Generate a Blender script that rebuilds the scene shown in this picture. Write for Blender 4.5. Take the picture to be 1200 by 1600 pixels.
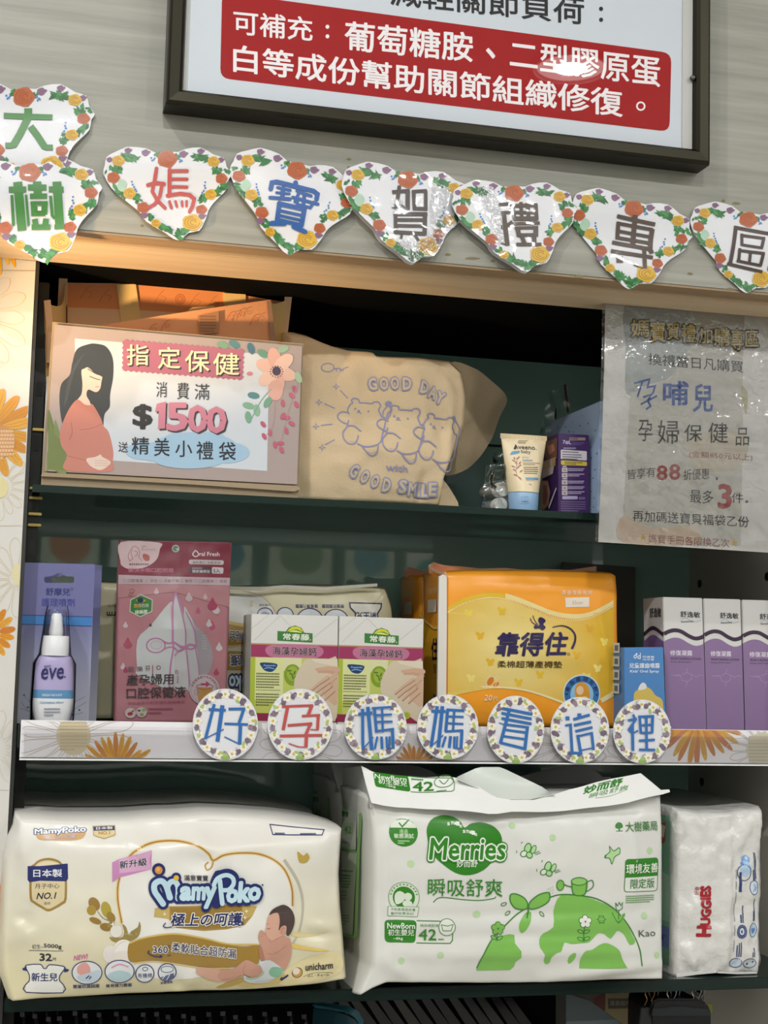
import bpy, bmesh, math, random
from mathutils import Vector, Matrix, noise
from mathutils.geometry import tessellate_polygon

# ------------------------------------------------------------------ scene, camera, light, exposure
for _o in list(bpy.data.objects):
    bpy.data.objects.remove(_o)
SC = bpy.context.scene
COL = SC.collection
F_PX, YAW, PITCH, ROLL = 2300.0, math.radians(13.83), math.radians(5.63), math.radians(1.46)
_cy, _sy, _cp, _sp = math.cos(YAW), math.sin(YAW), math.cos(PITCH), math.sin(PITCH)
FWD = Vector((_sy*_cp, _cy*_cp, _sp))
_r = Vector((_cy, -_sy, 0)); _u = _r.cross(FWD)
RIGHT = _r*math.cos(ROLL) + _u*math.sin(ROLL)
UP = -_r*math.sin(ROLL) + _u*math.cos(ROLL)
EYE = Vector((0.0, -1.2, 1.30))

def ray(px, py):
    return (RIGHT*(px-600) - UP*(py-800) + FWD*F_PX).normalized()

def at(px, py, Y):
    """point of the world plane y = Y seen at photo pixel (px, py)"""
    d = ray(px, py)
    return EYE + d*((Y-EYE.y)/d.y)

EYE.x -= at(56, 408, 0).x            # cabinet opening starts at x = 0

cam = bpy.data.cameras.new('camera')
cam.sensor_fit = 'VERTICAL'; cam.sensor_height = 36.0
cam.lens = F_PX/1600*36.0
cam.clip_start = 0.02
camo = bpy.data.objects.new('camera', cam)
camo.matrix_world = Matrix(((RIGHT.x, UP.x, -FWD.x, EYE.x), (RIGHT.y, UP.y, -FWD.y, EYE.y),
                            (RIGHT.z, UP.z, -FWD.z, EYE.z), (0, 0, 0, 1)))
COL.objects.link(camo)
SC.camera = camo

SC.view_settings.view_transform = 'Standard'
SC.view_settings.look = 'None'
SC.view_settings.gamma = 1.0
SC.view_settings.use_curve_mapping = False
SC.view_settings.exposure = 0.0

WORLD = bpy.data.worlds.new('shop_ambient')
WORLD.use_nodes = True
WORLD.node_tree.nodes['Background'].inputs[0].default_value = (0.93, 0.97, 1.0, 1)
WORLD.node_tree.nodes['Background'].inputs[1].default_value = 0.30
SC.world = WORLD
CEIL_Z = 2.72
LAMP_W = 12.5          # each ceiling downlight
WARM_W = 25.0           # warm spotlight aimed into the top left of the cabinet
# the downlight whose mirror image shows in the framed sign
_p = at(893, 103, -0.106); _d = (_p-EYE).normalized(); _d.y = -_d.y
LAMP0 = _p + _d*((CEIL_Z-_p.z)/_d.z)
LAMPS = [(LAMP0.x, LAMP0.y), (LAMP0.x-1.25, LAMP0.y+.05), (LAMP0.x+1.25, LAMP0.y+.05),
         (LAMP0.x-2.45, LAMP0.y), (-.62, -1.12)]
LAMP_K = (1, 1, 1, 1, .22)          # the near one is dimmed

# ------------------------------------------------------------------ helpers: materials
def lin(h):
    h = h.lstrip('#'); out = []
    for i in (0, 2, 4):
        c = int(h[i:i+2], 16)/255
        out.append(c/12.92 if c <= .04045 else ((c+.055)/1.055)**2.4)
    return out
def dimmed(h, f):
    if f == 1.0: return h.strip('#')
    return ''.join('%02x' % min(255, round(255*(12.92*c if c <= .0031308 else 1.055*c**(1/2.4)-.055))) for c in [x*f for x in lin(h)])
_M = {}
def M(h, rough=.5, bump=None, coat=0, metal=0, spec=.5, bstr=.2):
    """plain coloured surface; bump = noise scale of a fine relief"""
    k = (h, rough, bump, coat, metal, spec, bstr)
    if k in _M: return _M[k]
    m = bpy.data.materials.new('mat_%s' % h.strip('#')); m.use_nodes = True
    nt = m.node_tree; b = nt.nodes['Principled BSDF']
    b.inputs['Base Color'].default_value = lin(h)+[1]
    b.inputs['Roughness'].default_value = rough
    b.inputs['Metallic'].default_value = metal
    b.inputs['Specular IOR Level'].default_value = spec
    if coat:
        b.inputs['Coat Weight'].default_value = coat; b.inputs['Coat Roughness'].default_value = .008 if coat == 1 else .03
    if bump:
        tc = nt.nodes.new('ShaderNodeTexCoord'); n = nt.nodes.new('ShaderNodeTexNoise'); bp = nt.nodes.new('ShaderNodeBump')
        n.inputs['Scale'].default_value = bump; n.inputs['Detail'].default_value = 3
        bp.inputs['Strength'].default_value = bstr; bp.inputs['Distance'].default_value = .004
        nt.links.new(tc.outputs['Object'], n.inputs['Vector']); nt.links.new(n.outputs['Fac'], bp.inputs['Height'])
        nt.links.new(bp.outputs['Normal'], b.inputs['Normal'])
        if coat: nt.links.new(bp.outputs['Normal'], b.inputs['Coat Normal'])
    _M[k] = m
    return m

def clear_mat(name, tint=(.9, .93, .92), gloss=.08, rough=.05, bump=None, bstr=.3, ior=1.45):
    """thin clear sheet: tinted see-through plus mirror gloss that grows at grazing angles"""
    m = bpy.data.materials.new(name); m.use_nodes = True; nt = m.node_tree
    nt.nodes.remove(nt.nodes['Principled BSDF']); out = nt.nodes['Material Output']
    t = nt.nodes.new('ShaderNodeBsdfTransparent'); t.inputs[0].default_value = (*tint, 1)
    g = nt.nodes.new('ShaderNodeBsdfGlossy'); g.inputs['Roughness'].default_value = rough
    mx = nt.nodes.new('ShaderNodeMixShader'); lw = nt.nodes.new('ShaderNodeFresnel'); lw.inputs['IOR'].default_value = ior
    ad = nt.nodes.new('ShaderNodeMath'); ad.operation = 'ADD'; ad.inputs[1].default_value = gloss-.034; ad.use_clamp = True
    nt.links.new(lw.outputs[0], ad.inputs[0]); nt.links.new(ad.outputs[0], mx.inputs[0])
    nt.links.new(t.outputs[0], mx.inputs[1]); nt.links.new(g.outputs[0], mx.inputs[2]); nt.links.new(mx.outputs[0], out.inputs[0])
    if bump:
        tc = nt.nodes.new('ShaderNodeTexCoord'); n = nt.nodes.new('ShaderNodeTexNoise'); bp = nt.nodes.new('ShaderNodeBump')
        n.inputs['Scale'].default_value = bump; n.inputs['Detail'].default_value = 4
        bp.inputs['Strength'].default_value = bstr; bp.inputs['Distance'].default_value = .004
        nt.links.new(tc.outputs['Object'], n.inputs['Vector']); nt.links.new(n.outputs['Fac'], bp.inputs['Height'])
        nt.links.new(bp.outputs['Normal'], g.inputs['Normal'])
    return m

def grain_mat(name, c1, c2, rough, scale=(3, 1, 60), c3=None):
    """wood grain running along x"""
    m = bpy.data.materials.new(name); m.use_nodes = True; nt = m.node_tree; b = nt.nodes['Principled BSDF']
    tc = nt.nodes.new('ShaderNodeTexCoord'); mp = nt.nodes.new('ShaderNodeMapping'); mp.inputs['Scale'].default_value = scale
    n = nt.nodes.new('ShaderNodeTexNoise'); n.inputs['Scale'].default_value = 2.2; n.inputs['Detail'].default_value = 6; n.inputs['Roughness'].default_value = .62
    r = nt.nodes.new('ShaderNodeValToRGB'); r.color_ramp.elements[0].position = .33; r.color_ramp.elements[1].position = .68
    r.color_ramp.elements[0].color = lin(c1)+[1]; r.color_ramp.elements[1].color = lin(c2)+[1]
    bp = nt.nodes.new('ShaderNodeBump'); bp.inputs['Strength'].default_value = .08; bp.inputs['Distance'].default_value = .002
    L = nt.links.new
    L(tc.outputs['Object'], mp.inputs[0]); L(mp.outputs[0], n.inputs['Vector']); L(n.outputs['Fac'], r.inputs[0])
    L(r.outputs[0], b.inputs['Base Color']); L(n.outputs['Fac'], bp.inputs['Height']); L(bp.outputs[0], b.inputs['Normal'])
    b.inputs['Roughness'].default_value = rough
    return m

def glow_mat(name, rgb, strength):
    m = bpy.data.materials.new(name); m.use_nodes = True; b = m.node_tree.nodes['Principled BSDF']
    b.inputs['Base Color'].default_value = (.8, .8, .8, 1)
    b.inputs['Emission Color'].default_value = (*rgb, 1); b.inputs['Emission Strength'].default_value = strength
    return m

# ------------------------------------------------------------------ helpers: things, parts, meshes
def thing(name, label, cat, loc=(0, 0, 0), group=None):
    o = bpy.data.objects.new(name, None); o.location = loc; o.empty_display_size = .02
    COL.objects.link(o); o['label'] = label; o['category'] = cat
    if group: o['group'] = group
    return o

def root_loc(o):
    while o.parent: o = o.parent
    return o.location.copy()

class MB:
    """collects faces (world coordinates) and links them as ONE mesh object"""
    def __init__(s): s.v = []; s.f = []; s.m = []; s.mats = []
    def slot(s, m):
        if m not in s.mats: s.mats.append(m)
        return s.mats.index(m)
    def add(s, verts, faces, mat):
        b = len(s.v); k = s.slot(mat); s.v += [Vector(v) for v in verts]
        for f in faces: s.f.append([i+b for i in f]); s.m.append(k)
        return s
    def box(s, a, b, mat):
        x0, y0, z0 = a; x1, y1, z1 = b
        return s.add([(x0,y0,z0),(x1,y0,z0),(x1,y1,z0),(x0,y1,z0),(x0,y0,z1),(x1,y0,z1),(x1,y1,z1),(x0,y1,z1)],
                     [(0,3,2,1),(4,5,6,7),(0,1,5,4),(1,2,6,5),(2,3,7,6),(3,0,4,7)], mat)
    def prism(s, front, off, mat):
        """front: CCW outline seen from its front; extruded by the vector off"""
        n = len(front); fr = [Vector(p) for p in front]; bk = [p+off for p in fr]
        nrm = sum(((fr[i]-fr[0]).cross(fr[(i+1) % n]-fr[0]) for i in range(n)), Vector()).normalized()
        tri = tessellate_polygon([fr]); fs = []
        for t in tri:
            a, b, c = t
            if (fr[b]-fr[a]).cross(fr[c]-fr[a]).dot(nrm) < 0: a, c = c, a
            fs.append((a, b, c)); fs.append((c+n, b+n, a+n))
        for i in range(n):
            j = (i+1) % n; fs.append((j, i, i+n, j+n))
        return s.add(fr+bk, fs, mat)
    def tube(s, pts, r, mat, n=8, closed=False):
        pts = [Vector(p) for p in pts]; m = len(pts); rings = []; vs = []
        ref = Vector((.31, .9, .23))
        for i, p in enumerate(pts):
            a = pts[i-1] if (i or closed) else p; b = pts[(i+1) % m] if (i < m-1 or closed) else p
            d = (b-a).normalized(); u = d.cross(ref).normalized(); w = d.cross(u)
            for k in range(n):
                t = 2*math.pi*k/n; vs.append(p+(u*math.cos(t)+w*math.sin(t))*r)
        fs = []
        for i in range(m if closed else m-1):
            for k in range(n):
                a = i*n+k; b = i*n+(k+1) % n; c = ((i+1) % m)*n+(k+1) % n; d = ((i+1) % m)*n+k
                fs.append((a, d, c, b))
        if not closed:
            fs.append(tuple(range(n))); fs.append(tuple(reversed(range((m-1)*n, m*n))))
        return s.add(vs, fs, mat)
    def loft(s, rings, mat, cap=True):
        """rings: lists of points of the same length, closed around"""
        n = len(rings[0]); vs = [p for r in rings for p in r]; fs = []
        for i in range(len(rings)-1):
            for k in range(n):
                fs.append((i*n+k, i*n+(k+1) % n, (i+1)*n+(k+1) % n, (i+1)*n+k))
        if cap:
            fs.append(tuple(reversed(range(n)))); fs.append(tuple(range((len(rings)-1)*n, len(rings)*n)))
        return s.add(vs, fs, mat)
    def lathe(s, base, axis, prof, mat, n=28):
        """prof: (height along axis, radius)"""
        axis = Vector(axis).normalized(); ref = Vector((1, 0, 0)) if abs(axis.x) < .9 else Vector((0, 0, 1))
        u = axis.cross(ref).normalized(); w = axis.cross(u)
        return s.loft([[Vector(base)+axis*h+(u*math.cos(2*math.pi*k/n)+w*math.sin(2*math.pi*k/n))*max(r, 1e-4) for k in range(n)]
                       for h, r in prof], mat)
    def build(s, name, parent=None, smooth=False, label=None, kind=None, bevel=0, loc=None, auto=None):
        L = root_loc(parent) if parent else (Vector(loc) if loc else Vector((0, 0, 0)))
        me = bpy.data.meshes.new(name); me.from_pydata([v-L for v in s.v], [], s.f)
        for m in s.mats: me.materials.append(m)
        me.polygons.foreach_set('material_index', s.m)
        me.update()
        if bevel:
            bm = bmesh.new(); bm.from_mesh(me)
            bmesh.ops.remove_doubles(bm, verts=bm.verts, dist=1e-6)
            es = [e for e in bm.edges if len(e.link_faces) == 2 and e.calc_face_angle(0) > .5]
            bmesh.ops.bevel(bm, geom=es, offset=bevel, segments=2, affect='EDGES', clamp_overlap=True)
            bm.to_mesh(me); bm.free()
        if smooth or auto:
            me.polygons.foreach_set('use_smooth', [True]*len(me.polygons))
            if auto: me.set_sharp_from_angle(angle=math.radians(auto))
        o = bpy.data.objects.new(name, me); COL.objects.link(o)
        if parent: o.parent = parent
        else: o.location = L
        if label: o['label'] = label
        if kind: o['kind'] = kind
        return o

def tagged(o, label, cat, group=None, kind=None):
    o['label'] = label; o['category'] = cat
    if group: o['group'] = group
    if kind: o['kind'] = kind
    return o

def copy_tree(o, parent=None):
    c = o.copy(); COL.objects.link(c); c.parent = parent
    for ch in list(o.children): copy_tree(ch, c)
    return c

# ------------------------------------------------------------------ helpers: surfaces and flat print
class Surf:
    """a plane (origin, ex, ey, n) with an optional relief disp(s, t) along its normal"""
    def __init__(s, o, ex, ey, disp=None):
        s.o = Vector(o); s.ex = Vector(ex).normalized(); s.n = s.ex.cross(Vector(ey)).normalized(); s.ey = s.n.cross(s.ex); s.disp = disp; s.top = 0.0
    def L(s, px, py):
        d = ray(px, py); t = (s.o-EYE).dot(s.n)/d.dot(s.n); p = EYE+d*t-s.o
        return (p.dot(s.ex), p.dot(s.ey))
    def W(s, a, b, h=0.0):
        if s.disp: h += s.disp(a, b)
        return s.o + s.ex*a + s.ey*b + s.n*h
    def P(s, px, py, h=0.0):
        return s.W(*s.L(px, py), h)
def facing(Y, disp=None): return Surf((0, Y, 0), (1, 0, 0), (0, 0, 1), disp)
def side_of(X, disp=None): return Surf((X, 0, 0), (0, -1, 0), (0, 0, 1), disp)   # faces -x

def sp(pts, n=6, closed=False):
    """Catmull-Rom curve through pts"""
    m = len(pts); out = []
    for i in range(m if closed else m-1):
        p1, p2 = pts[i], pts[(i+1) % m]
        p0 = pts[i-1] if (i or closed) else p1; p3 = pts[(i+2) % m] if (i < m-2 or closed) else p2
        for k in range(n):
            t = k/n
            out.append(tuple(.5*(2*b+(c-a)*t+(2*a-5*b+4*c-d)*t*t+(3*b-a-3*c+d)*t**3) for a, b, c, d in zip(p0, p1, p2, p3)))
    if not closed: out.append(tuple(pts[-1]))
    return out

_TS = bpy.data.scenes.new('lettering_workshop')
_TC = bpy.data.curves.new('lettering', 'FONT'); _TO = bpy.data.objects.new('lettering', _TC); _TS.collection.objects.link(_TO)
_TC.resolution_u = 2
_GC = {}
def glyphs(text, bold=0.0, shear=0.0, space=1.0):
    """outline of a string as triangles; bold > 0 swells it by stroking its contours"""
    k = (text, 0, shear, space)
    if k not in _GC:
        _TC.body = text; _TC.shear = shear; _TC.space_character = space
        vl = _TS.view_layers[0]; vl.update()
        ev = _TO.evaluated_get(vl.depsgraph); me = ev.to_mesh()
        v = [(p.co.x, p.co.y) for p in me.vertices]
        me.calc_loop_triangles(); t = [tuple(x.vertices) for x in me.loop_triangles]
        ev.to_mesh_clear()
        cnt = {}
        for a, b, c in t:
            for e in ((a, b), (b, c), (c, a)):
                e = (min(e), max(e)); cnt[e] = cnt.get(e, 0)+1
        _GC[k] = (v, t, [e for e, n in cnt.items() if n == 1])
    v, t, rim = _GC[k]
    if bold <= 0: return v, t
    v = [(x, y, 2.1e-5) for x, y in v]; t = list(t); lv = 0; nd = 4 if bold < .03 else 8; seen = set()
    for a, b in rim:
        (x0, y0), (x1, y1) = v[a][:2], v[b][:2]; l = math.hypot(x1-x0, y1-y0)
        if l < 1e-7: continue
        nx, ny = -(y1-y0)/l*bold, (x1-x0)/l*bold; n = len(v)
        lv = (lv+1) % 7; z = lv*3e-6
        v += [(x0+nx, y0+ny, z), (x0-nx, y0-ny, z), (x1-nx, y1-ny, z), (x1+nx, y1+ny, z)]; t += [(n, n+1, n+2), (n, n+2, n+3)]
        for i in (a, b):
            if i in seen: continue
            seen.add(i); n = len(v); x, y = v[i][:2]; lv = (lv+1) % 7; z = lv*3e-6
            v += [(x+bold*math.cos(2*math.pi*q/nd+.4), y+bold*math.sin(2*math.pi*q/nd+.4), z) for q in range(nd)]; t += [(n, n+q, n+q+1) for q in range(1, nd-1)]
    return v, t

class Print:
    """flat print on a surface: everything is given in photo pixels (or in the pixels of a crop set by frame)"""
    def __init__(s, S, rough=.5, h0=.00025, dh=9e-6, step=None, coat=0, bump=None, spec=.5, bstr=.2):
        s.S = S; s.rough = rough; s.seen = []; s.h = (.0003 if step else .00015) if h0 > 0 else 0.0
        if h0 > .00025 and S.top: s.h = max(s.h, S.top+(5e-5 if step else 8e-5))
        s.dh = 4e-5 if step and dh == 9e-6 else dh; s.step = min(step, .003) if step else None; s.dim = 1.0; s.coat = coat; s.bump = bump; s.spec = spec; s.bstr = bstr
        s.items = []; s.fx = s.fy = 0.0; s.k = 1.0; s.xf = None
    def frame(s, x0=0, y0=0, k=1.0): s.fx, s.fy, s.k = x0, y0, k; s.xf = None; return s
    def similar(s, c, d):
        """crop point z -> c*z + d (complex), then photo pixels"""
        s.xf = (c, d); return s
    def L(s, p):
        if s.xf: z = s.xf[0]*complex(*p)+s.xf[1]; return s.S.L(z.real, z.imag)
        return s.S.L(s.fx+p[0]/s.k, s.fy+p[1]/s.k)
    def put(s, v, t, col):
        v = [s.L(p[:2])+tuple(p[2:]) for p in v]; s.items.append((v, t, col, s.lift(v)))
    def lift(s, v):
        """height of the next layer: one step above whatever the new shape may overlap"""
        a, b = min(p[0] for p in v), max(p[0] for p in v); c, d = min(p[1] for p in v), max(p[1] for p in v); k = 0
        for e, f, g, h, n in s.seen:
            if n >= k and e < b and f > a and g < d and h > c: k = n+1
        s.seen.append((a, b, c, d, k+(3 if len(v[0]) > 2 and v[0][2] > 0 else 0))); return s.h+k*s.dh
    def poly(s, pts, col, holes=()):
        loops = [list(pts)]+[list(h) for h in holes]
        flat = [p for l in loops for p in l]
        s.put(flat, tessellate_polygon([[Vector((p[0], p[1], 0)) for p in l] for l in loops]), col)
    def blob(s, pts, col, n=5): s.poly(sp(pts, n, True), col)
    def ell(s, cx, cy, rx, ry, col, rot=0, n=22):
        c, q = math.cos(math.radians(rot)), math.sin(math.radians(rot)); out = []
        for k in range(n):
            a = 2*math.pi*k/n; x, y = rx*math.cos(a), ry*math.sin(a); out.append((cx+x*c-y*q, cy+x*q+y*c))
        s.poly(out, col)
    def ring(s, cx, cy, rx, ry, w, col, n=26, a0=0, a1=360):
        if a1-a0 >= 360:
            s.stroke([(cx+rx*math.cos(2*math.pi*k/n), cy+ry*math.sin(2*math.pi*k/n)) for k in range(n)], w, col, closed=True)
        else:
            s.stroke([(cx+rx*math.cos(math.radians(a0+(a1-a0)*k/n)), cy+ry*math.sin(math.radians(a0+(a1-a0)*k/n))) for k in range(n+1)], w, col)
    def stroke(s, pts, w, col, closed=False, smooth=0, rnd=False, w1=None):
        if smooth: pts = sp(pts, smooth, closed)
        m = len(pts); v = []; t = []
        for i, p in enumerate(pts):
            a = pts[i-1] if (i or closed) else p; b = pts[(i+1) % m] if (i < m-1 or closed) else p
            d1 = Vector((p[0]-a[0], p[1]-a[1])); d2 = Vector((b[0]-p[0], b[1]-p[1]))
            if d1.length < 1e-9: d1 = d2
            if d2.length < 1e-9: d2 = d1
            d1 = d1.normalized(); d2 = d2.normalized(); d = d1+d2
            d = d.normalized() if d.length > 1e-6 else d1
            ww = w if w1 is None else w+(w1-w)*i/max(1, m-1)
            q = ww/2/max(.5, d.dot(d1)); nx, ny = -d.y*q, d.x*q
            v += [(p[0]+nx, p[1]+ny, 0.0), (p[0]-nx, p[1]-ny, 0.0)]
        for i in range(m if closed else m-1):
            a = 2*i; b = 2*((i+1) % m); t += [(a, a+1, b+1), (a, b+1, b)]
        if rnd:
            for e, ww in ((pts[0], w), (pts[-1], w if w1 is None else w1)):
                b = len(v); v += [(e[0]+ww/2*math.cos(k*math.pi/5), e[1]+ww/2*math.sin(k*math.pi/5), -3e-6) for k in range(10)]
                t += [(b, b+k, b+k+1) for k in range(1, 9)]
        s.put(v, t, col)
    def strokes(s, lst, col, rnd=False):
        for it in lst: s.stroke(it[1:], it[0], col, rnd=rnd)
    def rquad(s, q, r, col, n=4):
        """rounded quadrilateral, corners given around"""
        out = []
        for i in range(4):
            p, a, b = Vector(q[i]), Vector(q[i-1]), Vector(q[(i+1) % 4])
            u, w = (a-p).normalized()*r, (b-p).normalized()*r
            for k in range(n+1):
                t = k/n; out.append(tuple(p+u*(1-t)**2+w*t*t))
        s.poly(out, col)
    def rect(s, x0, y0, x1, y1, col, r=0):
        q = [(x0, y0), (x1, y0), (x1, y1), (x0, y1)]
        s.rquad(q, r, col) if r else s.poly(q, col)
    def frame_rect(s, x0, y0, x1, y1, w, col):
        s.stroke([(x0, y0), (x1, y0), (x1, y1), (x0, y1)], w, col, closed=True)
    def text(s, txt, p0, p1, h, col, bold=0.0, shear=0.0, up=None, out=None, shadow=None, space=1.0):
        """the string's own bounding box is laid on the baseline p0-p1 and rises by h (or along the vector up)"""
        base, _ = glyphs(txt, 0.0, shear, space)
        x0 = min(p[0] for p in base); x1 = max(p[0] for p in base); y0 = min(p[1] for p in base); y1 = max(p[1] for p in base)
        if up is None: up = (0, -h)
        def lay(b, c, dx=0, dy=0):
            v, t = glyphs(txt, b, shear, space); o = []
            for p in v:
                x, y = p[0], p[1]
                a = (x-x0)/(x1-x0); e = (y-y0)/max(1e-6, y1-y0)
                o.append((p0[0]+(p1[0]-p0[0])*a+up[0]*e+dx, p0[1]+(p1[1]-p0[1])*a+up[1]*e+dy)+tuple(p[2:]))
            s.put(o, t, c)
        if shadow: lay(bold, shadow[0], shadow[1], shadow[2])
        if out:
            for c, b in out: lay(b, c)
        lay(bold, col)
    def chars(s, txt, pts, col, bold=0.0, out=None):
        """each character in its own box (x0, y0, x1, y1)"""
        for ch, (a, b, c, d) in zip(txt, pts): s.text(ch, (a, d), (c, d), d-b, col, bold, out=out)
    def tiny(s, x0, y0, x1, rows, dy, h, col, slope=0.0, seed=1, fill=.95):
        """lines of print too small to read"""
        R = random.Random(seed)
        for r in range(rows):
            x = x0; end = x0+(x1-x0)*(fill if r < rows-1 else R.uniform(.5, .9)); v = []; t = []
            while x < end:
                w = min(end-x, h*R.uniform(.7, 1.0)); y = y0+r*dy+(x-x0)*slope; b = len(v)
                v += [(x, y), (x+w, y+w*slope), (x+w, y+h), (x, y+h)]; t += [(b, b+1, b+2), (b, b+2, b+3)]
                x += w+h*.22
            s.put(v, t, col)
    def build(s, name, parent, label=None):
        mb = MB()
        for v, t, col, h in s.items:
            s.S.top = max(s.S.top, h+2.5e-5)
            v = list(v); t = list(t)
            if s.step: v, t = split_tris(v, t, s.step)
            f = []
            for a, b, c in t:
                ar = (v[b][0]-v[a][0])*(v[c][1]-v[a][1])-(v[b][1]-v[a][1])*(v[c][0]-v[a][0])
                f.append((a, b, c) if ar >= 0 else (a, c, b))
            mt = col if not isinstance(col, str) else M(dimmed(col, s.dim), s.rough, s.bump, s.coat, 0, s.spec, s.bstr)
            mb.add([s.S.W(p[0], p[1], h+(p[2] if len(p) > 2 else 0)) for p in v], f, mt)
        s.items = []
        return mb.build(name, parent, smooth=bool(s.step), label=label)

def push(P, v, t, col):
    """add a shape already given in the surface's own metres"""
    P.items.append((v, t, col, P.lift(v)))

def split_tris(v, t, step):
    mid = {}; out = []; st = list(t); s2 = step*step
    def lg(a, b): return (v[a][0]-v[b][0])**2+(v[a][1]-v[b][1])**2
    def md(a, b):
        k = (a, b) if a < b else (b, a)
        if k not in mid:
            mid[k] = len(v); v.append(tuple((p+q)/2 for p, q in zip(v[a], v[b])))
        return mid[k]
    while st:
        a, b, c = st.pop(); ls = [(lg(a, b), a, b, c), (lg(b, c), b, c, a), (lg(c, a), c, a, b)]
        l, p, q, r = max(ls)
        if l <= s2: out.append((a, b, c)); continue
        m = md(p, q); st += [(p, m, r), (m, q, r)]
    return v, out

def resample(pts, n):
    d = [0]
    for a, b in zip(pts, pts[1:]): d.append(d[-1]+math.dist(a, b))
    out = []; j = 0
    for i in range(n+1):
        t = d[-1]*i/n
        while j < len(pts)-2 and d[j+1] < t: j += 1
        u = (t-d[j])/max(1e-9, d[j+1]-d[j]); out.append(tuple(a+(b-a)*u for a, b in zip(pts[j], pts[j+1])))
    return out

def relief(S, box, h, creases=(), nz=.0, nscale=30, pw=4, seed=0.0):
    """pillow bulge over the pixel box plus creases (x0, y0, x1, y1, width_px, height_m) and soft noise"""
    flat = Surf(S.o, S.ex, S.ey)
    a = flat.L(box[0], box[3]); b = flat.L(box[2], box[1])
    cs = []
    for x0, y0, x1, y1, w, hh in creases:
        p = Vector(flat.L(x0, y0)); q = Vector(flat.L(x1, y1)); cs.append((p, q-p, (q-p).length_squared, w*.00052, hh))
    def d(s, t):
        u = min(1, max(0, (s-a[0])/(b[0]-a[0])))*2-1; v = min(1, max(0, (t-a[1])/(b[1]-a[1])))*2-1
        r = h*(1-abs(u)**pw)*(1-abs(v)**pw)
        P = Vector((s, t))
        for p, dq, l2, w, hh in cs:
            k = min(1, max(0, (P-p).dot(dq)/l2)); e = (P-p-dq*k).length/w
            if e < 3: r += hh*math.exp(-e*e)*(1-.6*abs(2*k-1))
        if nz: r += nz*noise.noise(Vector((s*nscale, t*nscale, seed)))+nz*.45*noise.noise(Vector((s*nscale*2.7, t*nscale*2.7, seed+9)))
        return r
    S.disp = d
    return S

def soft_pack(name, S, top, right, bottom, left, depth, mat, parent, N=100, Mv=64, sw=.005, label=None, back=.6):
    """a soft filled pack: front sheet spanned between four pixel edges (top/bottom left->right, left/right top->down)"""
    T = resample([S.L(*p) for p in top], N); B = resample([S.L(*p) for p in bottom], N)
    Lf = resample([S.L(*p) for p in left], Mv); R = resample([S.L(*p) for p in right], Mv)
    g = []
    for j in range(Mv+1):
        v = j/Mv; row = []
        for i in range(N+1):
            u = i/N
            row.append(tuple((1-v)*T[i][k]+v*B[i][k]+(1-u)*Lf[j][k]+u*R[j][k]
                             - ((1-u)*(1-v)*T[0][k]+u*(1-v)*T[N][k]+(1-u)*v*B[0][k]+u*v*B[N][k]) for k in (0, 1)))
        g.append(row)
    mb = MB(); vs = [S.W(*p) for row in g for p in row]; fs = []
    for j in range(Mv):
        for i in range(N):
            a = j*(N+1)+i; fs.append((a, a+N+1, a+N+2, a+1))
    loop = [i for i in range(N+1)]+[j*(N+1)+N for j in range(1, Mv+1)]+[Mv*(N+1)+i for i in range(N-1, -1, -1)]+[j*(N+1) for j in range(Mv-1, 0, -1)]
    flat = [p for row in g for p in row]
    cx = sum(flat[i][0] for i in loop)/len(loop); cyy = sum(flat[i][1] for i in loop)/len(loop)
    hw = max(abs(flat[i][0]-cx) for i in loop); hh = max(abs(flat[i][1]-cyy) for i in loop)
    prev = loop; n = len(loop)
    for dd, gr in ((.003, .35), (.009, .8), (depth*.3, 1.0), (depth*.7, 1.0), (depth-.006, .7), (depth, -back)):
        cur = []
        for i in loop:
            s, t = flat[i]; k = gr*sw
            q = S.o+S.ex*(s+k*(s-cx)/hw)+S.ey*(t+min(k, sw)*(t-cyy)/hh*(1 if t > cyy else .15))-S.n*dd
            cur.append(len(vs)); vs.append(q)
        for a in range(n):
            b = (a+1) % n; fs.append((prev[a], prev[b], cur[b], cur[a]))
        prev = cur
    c = len(vs); vs.append(sum((vs[i] for i in prev), Vector())/n-S.n*.003)
    for a in range(n): fs.append((prev[a], prev[(a+1) % n], c))
    mb.add(vs, fs, mat)
    return mb.build(name, parent, smooth=True, label=label)

def slab(name, S, pts, th, mat, parent=None, h=0.0, bevel=0, label=None, edge=None):
    """flat cut-out: pixel outline on S, thickness th to the back"""
    fr = [S.P(x, y, h) for x, y in pts]
    ar = sum(S.L(*pts[i])[0]*S.L(*pts[(i+1) % len(pts)])[1]-S.L(*pts[(i+1) % len(pts)])[0]*S.L(*pts[i])[1] for i in range(len(pts)))
    if ar < 0: fr.reverse()
    return MB().prism(fr, -S.n*th, mat).build(name, parent, label=label, bevel=bevel)

def carton(name, S, quad, depth, mat, parent, bevel=.0006, label=None):
    """carton: front quad in pixels TL, TR, BR, BL on S, going back by depth"""
    q = [S.P(*p) for p in (quad[3], quad[2], quad[1], quad[0])]
    mb = MB().prism(q, -S.n*depth, mat)
    return mb.build(name, parent, bevel=bevel, label=label)

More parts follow.
